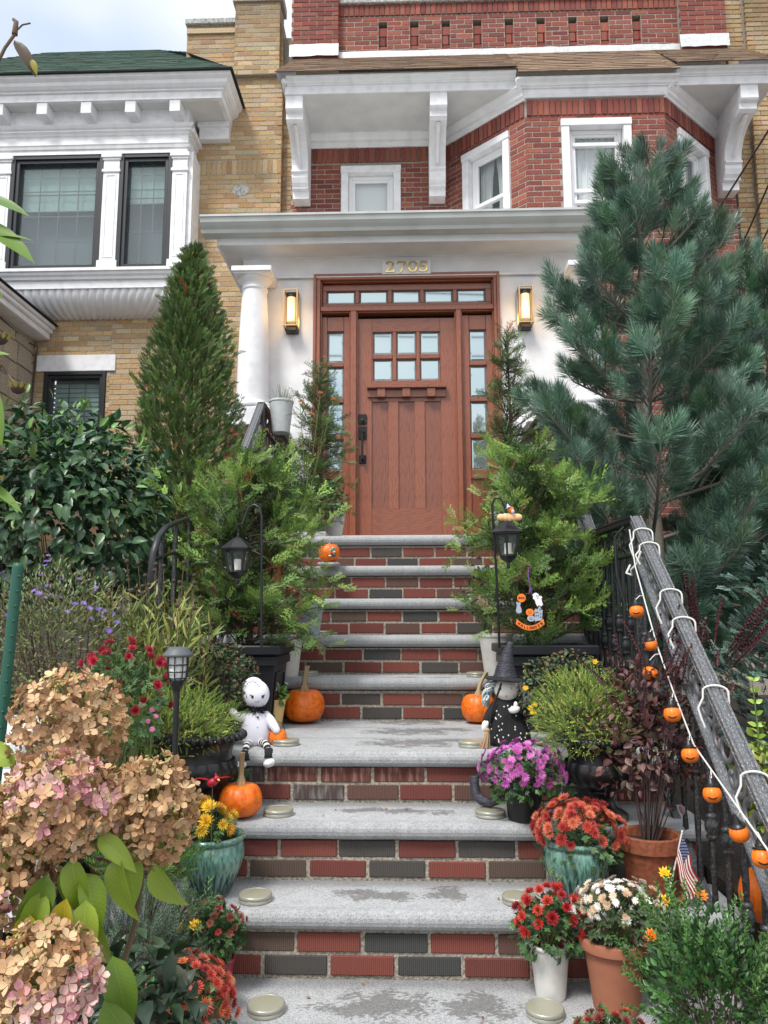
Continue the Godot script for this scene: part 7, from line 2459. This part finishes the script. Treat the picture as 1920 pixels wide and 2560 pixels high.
	for p in [Vector3(0.475, 1.155, -3.13), Vector3(0.49, 1.17, -3.12), Vector3(0.482, 1.14, -3.12), Vector3(0.46, 1.23, -3.15), Vector3(0.75, 1.33, -3.2)]:
		part("bloom", flower([[12, 1.0, 0.3], [8, 0.7, 0.9]], 0.3), tones("fading_yellow", [Color(0.85, 0.55, 0.02)])[0], t, Transform3D(Basis(), -t.position) * aim(p, Vector3(-0.2, 0.5, 0.8), rv(), 0.014))
	# ground level green on the left
	bush("lavender_clump", "grey green fine leaved mound on the lower left by the red pots", "plant", Vector3(-0.77, 0.32, -2.3), Vector3(-0.77, 0.55, -2.25), Vector3(0.17, 0.20, 0.16), sprig(30, 0.2, 0.035, 0.8), M.leaf_tint, 620, Vector2(0.04, 0.075), [Color(0.075, 0.12, 0.075), Color(0.055, 0.095, 0.06), Color(0.095, 0.145, 0.09)], 0.8, 0.5, 0.4)
	bush("stonecrop", "bright green feathery ground plant between the hydrangea and green pot", "plant", Vector3(-0.85, 0.5, -2.55), Vector3(-0.84, 0.76, -2.52), Vector3(0.16, 0.12, 0.1), sprig(30, 0.2, 0.04, 0.9), M.leaf_tint, 420, Vector2(0.04, 0.07), [Color(0.09, 0.20, 0.03), Color(0.06, 0.15, 0.028), Color(0.12, 0.24, 0.04)], 0.7, 0.6, 0.4)
	bush("dark_leaved_plant", "dark green leafy plant with arching stems in the lower left corner", "plant", Vector3(-0.58, 0.3, -1.75), Vector3(-0.575, 0.62, -1.75), Vector3(0.13, 0.20, 0.12), leafm(0.06, 0.034, 0.25, 0.35), M.leaf_gloss, 300, Vector2(0.6, 1.15), [Color(0.03, 0.065, 0.035), Color(0.045, 0.085, 0.04), Color(0.06, 0.07, 0.045), Color(0.025, 0.05, 0.03)], -0.1, 0.8, 0.3, 300)
	bush("box_seedling", "small glossy leaved plant low in front of the grey green mound", "plant", Vector3(-0.66, 0.3, -2.0), Vector3(-0.66, 0.50, -1.98), Vector3(0.10, 0.14, 0.08), sprig(18, 0.22, 0.11, 0.8), M.leaf_gloss, 90, Vector2(0.07, 0.11), [Color(0.04, 0.10, 0.04), Color(0.06, 0.14, 0.05)], 0.7, 0.5, 0.4)
	# coneflower gone to seed
	t = thing("seedhead_perennial", "yellowing coneflowers gone to dark seed heads behind the red mums", "plant", Vector3(-1.0, 0.7, -3.1))
	var back := Transform3D(Basis(), -t.position)
	var s := Shape.new()
	var xf := [[], []]
	for i in 62:
		var a := Vector3(-1.0 + clampf(rng.randfn(0, 0.09), -0.16, 0.12), 0.75, -3.08 + rng.randfn(0, 0.09))
		var b := Vector3(a.x + clampf(rng.randfn(0.02, 0.07), -0.14, 0.13), rng.randf_range(1.42, 1.74), a.z + rng.randfn(0, 0.07))
		s.tube([a, a.lerp(b, 0.5) + Vector3(rng.randfn(0, 0.01), 0, 0), b], [0.0026, 0.002, 0.0013], 4)
		part("seed_head", seed_mesh(), M.stem_dark, t, back * Transform3D(Basis(), b))
		for k in 30:
			var p := a.lerp(b, rng.randf_range(0.25, 0.88))
			xf[0].append(back * aim(p, Vector3(rng.randfn(0, 0.5), rng.randf_range(0.3, 1.1), rng.randfn(0, 0.5)), rv(), rng.randf_range(0.7, 1.3)))
			xf[1].append(jit(pick([Color(0.28, 0.32, 0.07), Color(0.20, 0.26, 0.06), Color(0.32, 0.31, 0.09), Color(0.13, 0.19, 0.05)]), 0.15))
	part("stems", s, M.stem_brown, t, back)
	scatter("foliage", leafm(0.075, 0.010, 0.2, 0.3), M.leaf_tint, t, xf[0], xf[1])
	# golden euonymus and sprig at the right edge
	bush("golden_shrub", "yellow green shrub behind the lower right railing", "shrub", Vector3(1.28, 0.4, -2.75), Vector3(1.27, 0.90, -2.78), Vector3(0.16, 0.26, 0.16), leafm(0.04, 0.024, 0.15, 0.2), M.leaf_gloss, 420, Vector2(0.7, 1.1), [Color(0.30, 0.36, 0.04), Color(0.20, 0.28, 0.04), Color(0.42, 0.44, 0.06), Color(0.07, 0.14, 0.035)], 0.2, 0.8, 0.3, 300)
	t = thing("golden_sprig", "single upright lime green sprig of paired leaves at the right edge", "plant", Vector3(1.235, 0.9, -2.88))
	part("stem", Shape.new().tube([Vector3.ZERO, Vector3(0.01, 0.2, 0), Vector3(0, 0.385, 0)], [0.004, 0.0035, 0.002], 6), M.stem_green, t)
	var lm := leafm(0.042, 0.026, 0.1, 0.25)
	var gm := tones("lime_leaf", [Color(0.26, 0.40, 0.04), Color(0.20, 0.34, 0.04)], 0.4)
	for i in 9:
		for sg in [-1.0, 1.0]:
			part("leaf", lm, gm[i % 2], t, aim(Vector3(0.008, 0.06 + i * 0.04, 0), Vector3(sg * (1.0 if i % 2 == 0 else 0.3), 0.35 + 0.07 * i, sg * (0.2 if i % 2 == 0 else 0.9)), Vector3(0, 0.6, 0.8), 1.0 - 0.05 * i))


var seed_m: ArrayMesh


func seed_mesh() -> ArrayMesh:
	if seed_m == null:
		seed_m = Shape.new().ball(Vector3.ZERO, Vector3(0.009, 0.009, 0.009), 9, 7).done()
	return seed_m


func flowers() -> void:
	var green := [Color(0.055, 0.12, 0.035), Color(0.075, 0.15, 0.045), Color(0.04, 0.09, 0.032)]
	var bloom := flower([[15, 1.0, 0.1], [13, 0.92, 0.38], [10, 0.75, 0.72], [7, 0.55, 1.1]], 0.26, 0.15)
	var pom := flower([[14, 1.0, -0.1], [14, 0.98, 0.3], [12, 0.85, 0.65], [9, 0.7, 1.0], [6, 0.55, 1.3]], 0.3, 0.25)
	var open := flower([[14, 1.0, 0.15], [10, 0.8, 0.4], [6, 0.45, 0.8]], 0.34, 0.05)
	var orange := tones("orange_petal", [Color(0.55, 0.12, 0.035), Color(0.48, 0.075, 0.03), Color(0.66, 0.20, 0.07), Color(0.40, 0.045, 0.03), Color(0.70, 0.27, 0.10)])
	var rust := tones("rust_petal", [Color(0.52, 0.075, 0.045), Color(0.46, 0.05, 0.035), Color(0.60, 0.13, 0.07), Color(0.38, 0.035, 0.03), Color(0.64, 0.18, 0.09)])
	var red := tones("red_petal", [Color(0.46, 0.018, 0.022), Color(0.55, 0.035, 0.025), Color(0.38, 0.012, 0.02), Color(0.58, 0.07, 0.04)])
	var crimson := tones("crimson_petal", [Color(0.46, 0.008, 0.045), Color(0.55, 0.015, 0.055), Color(0.36, 0.006, 0.032)])
	var yellow := tones("yellow_petal", [Color(0.86, 0.55, 0.012), Color(0.90, 0.62, 0.03), Color(0.82, 0.42, 0.01)], 0.55, 0.5)
	var purple := tones("purple_petal", [Color(0.56, 0.13, 0.46), Color(0.48, 0.10, 0.40), Color(0.64, 0.20, 0.52), Color(0.42, 0.08, 0.30)])
	var white := tones("white_petal", [Color(0.80, 0.76, 0.68), Color(0.82, 0.80, 0.76), Color(0.55, 0.38, 0.24), Color(0.70, 0.56, 0.42)])
	var faded := tones("faded_petal", [Color(0.30, 0.05, 0.035), Color(0.42, 0.04, 0.03), Color(0.34, 0.12, 0.07), Color(0.22, 0.05, 0.04)])
	mum("dome of orange red mums in the right green glazed pot", "", Vector3(0.55, 0.74, -2.725), Vector3(0.56, 0.79, -2.725), Vector3(0.145, 0.105, 0.135), 120, Vector2(0.017, 0.023), bloom, rust, green, 240, -0.12)
	mum("orange mums in the lower left corner", "", Vector3(-0.60, 0.36, -2.22), Vector3(-0.605, 0.475, -2.22), Vector3(0.125, 0.115, 0.115), 105, Vector2(0.016, 0.022), bloom, rust + [orange[2]], green, 240, -0.35)
	mum("few orange mums at the bottom edge right of the lowest disc light", "", Vector3(0.48, 0.36, -2.08), Vector3(0.49, 0.475, -2.1), Vector3(0.085, 0.05, 0.07), 22, Vector2(0.014, 0.02), bloom, faded + [orange[2]], green, 200, -0.2)
	mum("purple mums spilling over the black nursery pot", "", Vector3(0.41, 0.92, -2.93), Vector3(0.41, 0.965, -2.92), Vector3(0.15, 0.095, 0.13), 150, Vector2(0.013, 0.019), open, purple, green, 330, -0.45)
	mum("red mums in the ribbed white pot", "", Vector3(0.42, 0.50, -2.525), Vector3(0.42, 0.60, -2.51), Vector3(0.115, 0.085, 0.10), 40, Vector2(0.017, 0.022), pom, red, green, 260, -0.25)
	mum("fading white mums in the rolled rim terracotta pot", "", Vector3(0.60, 0.54, -2.46), Vector3(0.625, 0.655, -2.45), Vector3(0.135, 0.075, 0.11), 95, Vector2(0.011, 0.017), open, white, [Color(0.06, 0.10, 0.04), Color(0.08, 0.11, 0.05)], 330, -0.1)
	mum("yellow mums under the red bird in the left green pot", "", Vector3(-0.68, 0.74, -2.74), Vector3(-0.70, 0.815, -2.70), Vector3(0.10, 0.075, 0.075), 26, Vector2(0.021, 0.027), pom, yellow, green, 150, -0.3)
	mum("fading red mums in the small maroon pot", "", Vector3(-0.61, 0.46, -2.53), Vector3(-0.615, 0.57, -2.51), Vector3(0.10, 0.07, 0.09), 40, Vector2(0.011, 0.016), bloom, faded, green, 280, -0.1)
	mum("crimson mums growing in the left bed by the path light", "", Vector3(-0.97, 0.9, -2.62), Vector3(-0.965, 1.28, -2.6), Vector3(0.16, 0.16, 0.13), 48, Vector2(0.014, 0.022), pom, crimson, [Color(0.07, 0.15, 0.045), Color(0.09, 0.18, 0.055), Color(0.055, 0.12, 0.04)], 420, -0.5)
	# marigolds
	for e in [["yellow and orange marigolds beside the boxwood at the lower right", [[Vector3(0.716, 0.79, -2.32), 0], [Vector3(0.708, 0.725, -2.3), 0], [Vector3(0.80, 0.745, -2.28), 2], [Vector3(0.66, 0.64, -2.28), 2], [Vector3(0.70, 0.60, -2.2), 2]], Vector3(0.74, 0.4, -2.32)], ["two yellow marigolds left of the fading red mums", [[Vector3(-0.69, 0.595, -2.42), 0], [Vector3(-0.645, 0.60, -2.42), 0]], Vector3(-0.66, 0.42, -2.46)]]:
		var t := thing("marigold", e[0], "marigold", e[2])
		var back := Transform3D(Basis(), -t.position)
		var s := Shape.new()
		for b in e[1]:
			s.tube([e[2], (e[2] as Vector3).lerp(b[0], 0.6), b[0]], [0.0025, 0.002, 0.0015], 5)
			part("bloom", flower([[9, 1.0, 0.2], [8, 0.75, 0.55], [5, 0.5, 1.0]], 0.5, 0.1), yellow[b[1]] if b[1] == 0 else M.marigold_orange, t, back * aim(b[0], Vector3(rng.randfn(0, 0.2), 0.8, 0.6), rv(), 0.021))
		part("stems", s, M.stem_green, t, back)
		leaves(t, "foliage", sprig(16, 0.35, 0.06, 0.9), M.leaf_tint, cloud((e[2] as Vector3) + Vector3(0, 0.15, 0.02), Vector3(0.08, 0.13, 0.07), 70, 0.3, Vector2(0.05, 0.08), 0.5, 0.6, green))
	# asters
	var t := bush("aster", "purple asters with fine leaves at the left edge below the dark shrub", "aster", Vector3(-1.32, 0.7, -2.9), Vector3(-1.34, 1.36, -2.9), Vector3(0.33, 0.37, 0.22), leafm(0.021, 0.006, 0.2, 0.2), M.leaf_tint, 6500, Vector2(0.7, 1.3), [Color(0.13, 0.18, 0.065), Color(0.17, 0.22, 0.08), Color(0.09, 0.125, 0.05), Color(0.22, 0.21, 0.07), Color(0.11, 0.085, 0.05)], 0.4, 0.7, 0.45)
	var at := tones("aster_petal", [Color(0.27, 0.15, 0.58), Color(0.34, 0.21, 0.62), Color(0.22, 0.12, 0.48)])
	var am := flower([[20, 1.0, 0.25], [14, 0.7, 0.6]], 0.13, 0.1)
	for i in 46:
		var d := Vector3(rng.randf_range(-0.95, 0.95), 0, rng.randf_range(0.1, 1.0))
		d.y = sqrt(maxf(0.02, 1.0 - d.x * d.x)) * rng.randf_range(0.35, 1.05)
		part("bloom", am, pick(at), t, Transform3D(Basis(), -t.position) * aim(Vector3(-1.34, 1.36, -2.9) + d * Vector3(0.33, 0.38, 0.2), d + Vector3.UP * 0.4 + rv() * 0.4, rv(), rng.randf_range(0.0095, 0.016)))
	t = thing("pink_dianthus", "few small pink flowers at the right end of the crimson mums", "flower", Vector3(-0.85, 1.0, -2.56))
	var s2 := Shape.new()
	for p in [Vector3(0.005, 0.21, 0.0), Vector3(0.02, 0.19, 0.01), Vector3(-0.005, 0.175, 0.01), Vector3(0.012, 0.15, 0.015), Vector3(-0.03, 0.225, 0.0)]:
		s2.tube([Vector3(0, 0, 0), p * 0.6, p], 0.0013, 4)
		part("bloom", open, tones("pink_petal", [Color(0.62, 0.20, 0.36)])[0], t, aim(p, Vector3(0.1, 0.6, 0.7), rv(), 0.011))
	part("stems", s2, M.stem_green, t)
	# petunia in the yellow pot
	t = thing("petunia", "lavender petunia with a tall shoot in the small yellow pot", "petunia", Vector3(-0.665, 1.10, -3.84))
	part("stems", Shape.new().tube([Vector3.ZERO, Vector3(-0.02, 0.09, 0.01), Vector3(-0.018, 0.175, 0)], [0.003, 0.0025, 0.0015], 5).tube([Vector3.ZERO, Vector3(0.03, 0.05, 0.02), Vector3(0.06, 0.09, 0.02)], 0.002, 5).tube([Vector3.ZERO, Vector3(0.0, 0.05, 0.03), Vector3(0.0, 0.075, 0.045)], 0.002, 5).tube([Vector3.ZERO, Vector3(-0.04, 0.05, 0.02), Vector3(-0.05, 0.085, 0.02)], 0.002, 5), M.stem_green, t)
	leaves(t, "leaf", leafm(0.036, 0.02, 0.15, 0.3), M.leaf_tint, cloud(Vector3(-0.66, 1.14, -3.82), Vector3(0.06, 0.06, 0.045), 70, 0.3, Vector2(0.6, 1.1), 0.4, 0.7, [Color(0.14, 0.28, 0.05), Color(0.10, 0.22, 0.045)]), 70, tones("petunia_leaf", [Color(0.14, 0.28, 0.05), Color(0.10, 0.22, 0.045)]))
	leaves(t, "shoot", sprig(18, 0.2, 0.1, 0.7), M.leaf_tint, [[aim(Vector3(-0.683, 1.19, -3.84), Vector3(0, 1, 0), rv(), 0.09)], [Color(0.17, 0.32, 0.06)]])
	for e in [[Vector3(0.002, 0.085, 0.05), 1.0, Vector3(0.05, 0.15, 1)], [Vector3(-0.053, 0.10, 0.02), 0.62, Vector3(-0.4, 0.9, 0.3)], [Vector3(0.062, 0.095, 0.02), 0.4, Vector3(0.5, 0.8, 0.2)]]:
		var f := Shape.new()
		var b := f.vert(Vector3(0, -0.012, 0))
		for k in 2:
			for i in 25:
				var a := TAU * i / 25
				var r := (0.010 if k == 0 else 0.0265 * (1.0 + 0.06 * cos(a * 5.0)))
				f.vert(Vector3(cos(a) * r, -0.002 if k == 0 else 0.002 * sin(a * 10.0), sin(a) * r))
		for i in 25:
			var j := (i + 1) % 25
			f.tri(b, b + 1 + j, b + 1 + i)
			f.quad(b + 1 + i, b + 1 + j, b + 26 + j, b + 26 + i)
		part("bloom", f, M.lavender, t, aim(e[0], e[2], Vector3.RIGHT, e[1]))
	# butterfly weed by the left of the door
	t = thing("butterfly_weed", "tall narrow leaved plant with orange flower clusters by the upper left railing", "plant", Vector3(-0.78, 2.1, -5.25))
	var bs := Shape.new()
	var cl := [[], []]
	for e in [Vector3(0.16, 0.97, 0.02), Vector3(0.25, 0.93, 0.0), Vector3(0.02, 0.9, 0.03), Vector3(0.10, 0.80, 0.05), Vector3(-0.05, 0.66, 0.04), Vector3(0.19, 0.72, 0.05)]:
		bs.tube([Vector3(0.04, 0, 0), Vector3(0.05 + e.x * 0.35, e.y * 0.5, e.z), e], [0.005, 0.004, 0.002], 5)
		for k in 26:
			var f := rng.randf_range(0.25, 1.0)
			var p := Vector3(0.04, 0, 0).lerp(Vector3(0.05 + e.x * 0.35, e.y * 0.5, e.z), f * 2.0) if f < 0.5 else Vector3(0.05 + e.x * 0.35, e.y * 0.5, e.z).lerp(e, f * 2.0 - 1.0)
			cl[0].append(aim(p, Vector3(rng.randfn(0, 1), rng.randf_range(0.0, 0.7), rng.randfn(0, 1)), Vector3.UP, rng.randf_range(0.7, 1.2)))
			cl[1].append(jit(pick([Color(0.16, 0.23, 0.06), Color(0.22, 0.28, 0.09), Color(0.11, 0.18, 0.05)]), 0.12))
	part("stems", bs, M.stem_green, t)
	scatter("foliage", leafm(0.10, 0.012, 0.2, 0.3), M.leaf_tint, t, cl[0], cl[1])
	for p in [Vector3(0.16, 0.98, 0.02), Vector3(0.25, 0.94, 0.0), Vector3(0.03, 0.92, 0.03), Vector3(0.10, 0.82, 0.05)]:
		part("bloom", flower([[8, 1.0, 0.5], [6, 0.9, 1.0], [3, 0.8, 1.4]], 0.45), orange[4], t, aim(p, Vector3.UP, rv(), 0.026))
	t = thing("dry_plant", "wispy dried plant in the hanging grey pot", "plant", Vector3(-0.905, 3.0, -5.3))
	leaves(t, "foliage", sprig(20, 0.14, 0.03, 0.7), M.leaf_tint, cloud(Vector3(-0.905, 3.04, -5.3), Vector3(0.08, 0.05, 0.07), 60, 0.2, Vector2(0.05, 0.10), 1.2, 0.6, [Color(0.26, 0.27, 0.17), Color(0.14, 0.19, 0.08)]))
	# plants in the pots half hidden at both sides
	t = thing("sedum", "dusky pink sedum heads behind the right conifer", "plant", Vector3(0.42, 1.43, -4.3))
	leaves(t, "foliage", leafm(0.03, 0.016), M.leaf_tint, cloud(Vector3(0.43, 1.62, -4.3), Vector3(0.13, 0.16, 0.1), 420, 0.3, Vector2(0.8, 1.2), 0.3, 0.7, [Color(0.09, 0.15, 0.05), Color(0.06, 0.11, 0.04)]))
	for p in [Vector3(-0.08, 0.36, 0.1), Vector3(-0.04, 0.40, 0.08), Vector3(0.0, 0.35, 0.11), Vector3(0.04, 0.39, 0.09), Vector3(0.09, 0.37, 0.09), Vector3(0.13, 0.40, 0.08), Vector3(-0.11, 0.10, 0.12), Vector3(-0.06, 0.33, 0.12)]:
		part("bloom", pom, tones("sedum_petal", [Color(0.26, 0.06, 0.11)])[0], t, aim(p, Vector3.UP, rv(), 0.022))
	twigs(t, Vector3(0.42, 1.43, -4.3), Vector3(0.43, 1.65, -4.25), Vector3(0.12, 0.16, 0.1), 14, 0.003, M.stem_green)
	t = thing("ivy", "ivy leaves at the left end of the landing nosing below the plush doll", "ivy", Vector3(-0.74, 0.8, -3.12))
	leaves(t, "leaf", lobed(0.05, 0.06), M.leaf_gloss, cloud(Vector3(-0.73, 0.86, -3.08), Vector3(0.10, 0.07, 0.04), 34, 0.3, Vector2(0.6, 1.0), -0.3, 0.7, [Color(0.06, 0.13, 0.04), Color(0.04, 0.09, 0.03)]), 34, tones("ivy_leaf", [Color(0.06, 0.13, 0.04), Color(0.04, 0.09, 0.03)], 0.4))
	t = thing("ivy", "ivy leaves between the purple mums and the right urn", "ivy", Vector3(0.56, 0.8, -3.05))
	leaves(t, "leaf", lobed(0.05, 0.06), M.leaf_gloss, cloud(Vector3(0.57, 0.89, -3.02), Vector3(0.05, 0.10, 0.04), 30, 0.3, Vector2(0.6, 1.0), -0.3, 0.7, [Color(0.05, 0.12, 0.04), Color(0.07, 0.15, 0.05)]), 30, tones("ivy_leaf_right", [Color(0.05, 0.12, 0.04), Color(0.07, 0.15, 0.05)], 0.4))


func hydrangea() -> void:
	rng.seed = 404
	var t := thing("hydrangea", "hydrangea with big faded tan and pink flower heads in the lower left foreground", "hydrangea", Vector3(-0.52, 0.3, -1.15))
	var back := Transform3D(Basis(), -t.position)
	var fl := Shape.new()
	for i in 4:
		var a := TAU * i / 4 + 0.2
		var e := 0.25 + 0.12 * (i % 2)
		fl.leaf(1.0 * (0.9 + 0.1 * (i % 3)), 0.76, 0.16, -0.22 + 0.1 * (i % 2), 4, aim(Vector3(cos(a), 0, sin(a)) * 0.06 + Vector3(0, 0.02 * (i % 2), 0), Vector3(cos(a) * cos(e), sin(e), sin(a) * cos(e)), Vector3.UP), 0.58)
	fl.ball(Vector3(0, 0.05, 0), Vector3(0.09, 0.09, 0.09), 8, 6)
	var floret := fl.done()
	var tan := [Color(0.46, 0.27, 0.135), Color(0.53, 0.33, 0.17), Color(0.37, 0.20, 0.095), Color(0.60, 0.41, 0.23)]
	var pink := [Color(0.66, 0.36, 0.34), Color(0.70, 0.42, 0.40), Color(0.62, 0.28, 0.32), Color(0.72, 0.52, 0.44)]
	var tn := tones("floret", tan + pink, 0.6, 0.35)
	var stems := Shape.new()
	# centre, radii, share of pink, side of the pink, florets
	for h in [[Vector3(-0.495, 1.35, -1.13), Vector3(0.078, 0.075, 0.07), 0.04, Vector3(1, -1, 0), 420], [Vector3(-0.45, 1.268, -1.0), Vector3(0.073, 0.062, 0.066), 0.42, Vector3(0.5, 1, 0.2), 430], [Vector3(-0.352, 1.245, -1.08), Vector3(0.058, 0.068, 0.056), 0.03, Vector3(1, 0, 0), 370], [Vector3(-0.515, 1.18, -1.02), Vector3(0.06, 0.06, 0.055), 0.1, Vector3(1, 0, 0), 280], [Vector3(-0.418, 1.095, -0.92), Vector3(0.062, 0.058, 0.058), 1.1, Vector3(0.8, -0.8, 0.3), 390], [Vector3(-0.57, 1.23, -1.12), Vector3(0.045, 0.04, 0.04), 0.0, Vector3(1, 0, 0), 120]]:
		var c: Vector3 = h[0]
		var r: Vector3 = h[1]
		var core := Shape.new()
		for i in 40:
			var d := rv()
			core.tube([Vector3.ZERO, d * r * 0.85], 0.0011, 4)
			core.ball(d * r * rng.randf_range(0.9, 1.06), Vector3.ONE * 0.0022, 6, 4)
		for i in 34:
			var d := Vector3(rng.randfn(0, 0.35), 1.0, rng.randfn(0.2, 0.5)).normalized()
			var p := d * r * rng.randf_range(0.95, 1.14)
			core.ball(p, Vector3.ONE * rng.randf_range(0.0012, 0.0022), 5, 4)
		var head := part("flower_head", core, M.bud_green, t, back * Transform3D(Basis(), c))
		var xfs := []
		var cols := []
		for i in int(h[4]):
			var y: float = 1.0 - 2.0 * (i + 0.5) / h[4]
			var a := i * 2.39996 + rng.randfn(0, 0.2)
			var q := sqrt(1.0 - y * y)
			var d := Vector3(cos(a) * q, y, sin(a) * q)
			var p := d * r * (rng.randf_range(0.8, 1.08) if i % 4 else rng.randf_range(0.4, 0.75))
			xfs.append([p.z, aim(p, (d + rv() * 0.75).normalized(), rv(), rng.randf_range(0.0088, 0.0128)), jit(pick(pink) if rng.randf() < h[2] * smoothstep(-0.1, 0.8, d.dot((h[3] as Vector3).normalized())) else pick(tan), 0.08, 0.03)])
		xfs.sort_custom(func(m, n): return m[0] > n[0])
		scatter("floret", floret, M.petal_tint, head, xfs.map(func(e): return e[1]), xfs.map(func(e): return e[2]), 70, tn)
		stems.tube([c, c + Vector3(-0.03, -0.16, -0.04), Vector3(-0.52, 0.6, -1.15), Vector3(-0.52, 0.3, -1.15)], [0.003, 0.004, 0.005, 0.006], 6)
	part("stems", stems, M.stem_brown, t, back)
	var lm := Shape.new().leaf(0.095, 0.042, 0.38, 0.55, 8, Transform3D(), 0.40).done()
	var lt := tones("hydrangea_leaf", [Color(0.33, 0.47, 0.05), Color(0.42, 0.55, 0.08), Color(0.21, 0.34, 0.05), Color(0.62, 0.50, 0.04)], 0.45, 0.6, true)
	for e in [[-0.425, 1.205, -1.0, 0.35, -1, 0.3, 0], [-0.40, 1.225, -1.02, 0.9, -0.5, 0.2, 1], [-0.375, 1.20, -1.03, 0.15, -1, 0.35, 1], [-0.38, 1.20, -1.05, 0.6, -0.9, 0.1, 0], [-0.45, 1.19, -0.99, -0.25, -1, 0.25, 2], [-0.40, 1.16, -0.99, 0.1, -1, 0.3, 1], [-0.42, 1.165, -0.98, -0.1, -1, 0.1, 3], [-0.36, 1.215, -1.06, 0.5, -0.2, -0.4, 1], [-0.34, 1.18, -1.07, 0.35, -1, -0.1, 1], [-0.50, 1.21, -1.0, -0.6, -0.6, 0.3, 2], [-0.47, 1.15, -0.98, 0.2, -1, 0.0, 3], [-0.52, 1.13, -0.98, -0.3, -1, 0.2, 2], [-0.50, 1.05, -0.93, -0.4, -1, 0.2, 2], [-0.53, 1.26, -1.1, -1, 0.1, 0.4, 1], [-0.46, 1.06, -0.93, -0.6, -0.8, 0.1, 0], [-0.36, 1.06, -0.96, 0.5, -1, -0.2, 2], [-0.545, 1.08, -0.96, -0.3, -1, 0.3, 3], [-0.43, 1.20, -1.02, 0.15, -1, 0.2, 1], [-0.41, 1.185, -1.01, 0.5, -0.9, 0.4, 0], [-0.455, 1.17, -0.99, -0.1, -1, 0.4, 0], [-0.395, 1.14, -1.0, 0.3, -1, 0.2, 1], [-0.48, 1.21, -1.02, -0.4, -1, 0.3, 2], [-0.555, 1.30, -1.1, -0.7, 0.6, 0.3, 1], [-0.57, 1.27, -1.08, -0.8, -0.1, 0.4, 0], [-0.56, 1.2, -1.05, -0.4, -0.8, 0.4, 1], [-0.36, 1.10, -0.98, 0.4, -1, 0.2, 2]]:
		part("leaf", lm, lt[e[6]], t, back * aim(Vector3(e[0], e[1], e[2]), Vector3(e[3], e[4], e[5]), Vector3(rng.randfn(0.1, 0.5), 0.5, 1), rng.randf_range(0.62, 0.92)))
	# tall plant leaning in at the upper left edge
	t = thing("tall_stalk", "tall leaning stalk with green leaves, brown buds and a withered tip at the left edge", "plant", Vector3(-0.62, 0.9, -0.9))
	back = Transform3D(Basis(), -t.position)
	part("stem", Shape.new().tube([Vector3(-0.62, 0.9, -0.9), Vector3(-0.56, 1.5, -0.88), Vector3(-0.53, 1.9, -0.86), Vector3(-0.52, 2.15, -0.85), Vector3(-0.498, 2.205, -0.85), Vector3(-0.487, 2.223, -0.85)], [0.007, 0.006, 0.004, 0.003, 0.002, 0.002], 7).tube([Vector3(-0.487, 2.223, -0.85), Vector3(-0.486, 2.24, -0.85), Vector3(-0.49, 2.244, -0.85)], [0.004, 0.003, 0.002], 6).tube([Vector3(-0.487, 2.226, -0.85), Vector3(-0.478, 2.236, -0.85), Vector3(-0.468, 2.238, -0.85)], 0.0011, 5).tube([Vector3(-0.545, 1.7, -0.87), Vector3(-0.48, 1.80, -0.86), Vector3(-0.455, 1.77, -0.85)], 0.0016, 5).tube([Vector3(-0.545, 1.75, -0.87), Vector3(-0.50, 1.83, -0.86), Vector3(-0.478, 1.835, -0.85)], 0.0016, 5), M.stem_brown, t, back)
	var sl := tones("stalk_leaf", [Color(0.12, 0.24, 0.03), Color(0.17, 0.30, 0.04), Color(0.42, 0.34, 0.05), Color(0.10, 0.06, 0.035)], 0.45, 0.5, true)
	for e in [[-0.487, 2.215, -0.85, 0.75, -1, 0.1, 3, 0.052, 0.016], [-0.463, 2.188, -0.85, 0.4, -1, 0.1, 2, 0.02, 0.008], [-0.53, 2.005, -0.85, 1, -0.15, 0.2, 0, 0.08, 0.024], [-0.525, 1.975, -0.85, 1, -0.45, 0.2, 1, 0.095, 0.03], [-0.53, 1.93, -0.85, 1, -0.8, 0.2, 1, 0.07, 0.02], [-0.50, 1.955, -0.85, 1, 0.1, 0.1, 1, 0.05, 0.008], [-0.525, 1.88, -0.85, 0.5, -1, 0.2, 0, 0.07, 0.02], [-0.495, 1.78, -0.85, 0.45, -1, 0.3, 1, 0.085, 0.028], [-0.515, 1.80, -0.85, 0.9, 0.3, 0.2, 1, 0.05, 0.016], [-0.49, 1.66, -0.86, 0.7, -0.4, 0.2, 1, 0.06, 0.012], [-0.505, 1.64, -0.86, 1, 0.05, 0.2, 1, 0.06, 0.01], [-0.49, 1.815, -0.85, 0.2, -1, 0.2, 2, 0.05, 0.014]]:
		part("leaf", Shape.new().leaf(e[7], e[8], 0.2, 0.25, 6), sl[e[6]], t, back * aim(Vector3(e[0], e[1], e[2]), Vector3(e[3], e[4], e[5]), Vector3(0, 0.7, 0.7)))
	for p in [Vector3(-0.478, 1.828, -0.85), Vector3(-0.453, 1.768, -0.85), Vector3(-0.487, 1.795, -0.85), Vector3(-0.475, 1.66, -0.85)]:
		var b := part("bud", Shape.new().ball(Vector3.ZERO, Vector3(0.0085, 0.0075, 0.0085), 12, 8), M.stem_dark, t, back * Transform3D(Basis(), p))
		var sp := Shape.new()
		for i in 9:
			var a := TAU * i / 9
			sp.leaf(0.012, 0.005, 0.1, -0.3, 2, aim(Vector3(cos(a) * 0.006, -0.004, sin(a) * 0.006), Vector3(cos(a), 0.9, sin(a)), Vector3.UP))
		part("sepal", sp, sl[2], b)
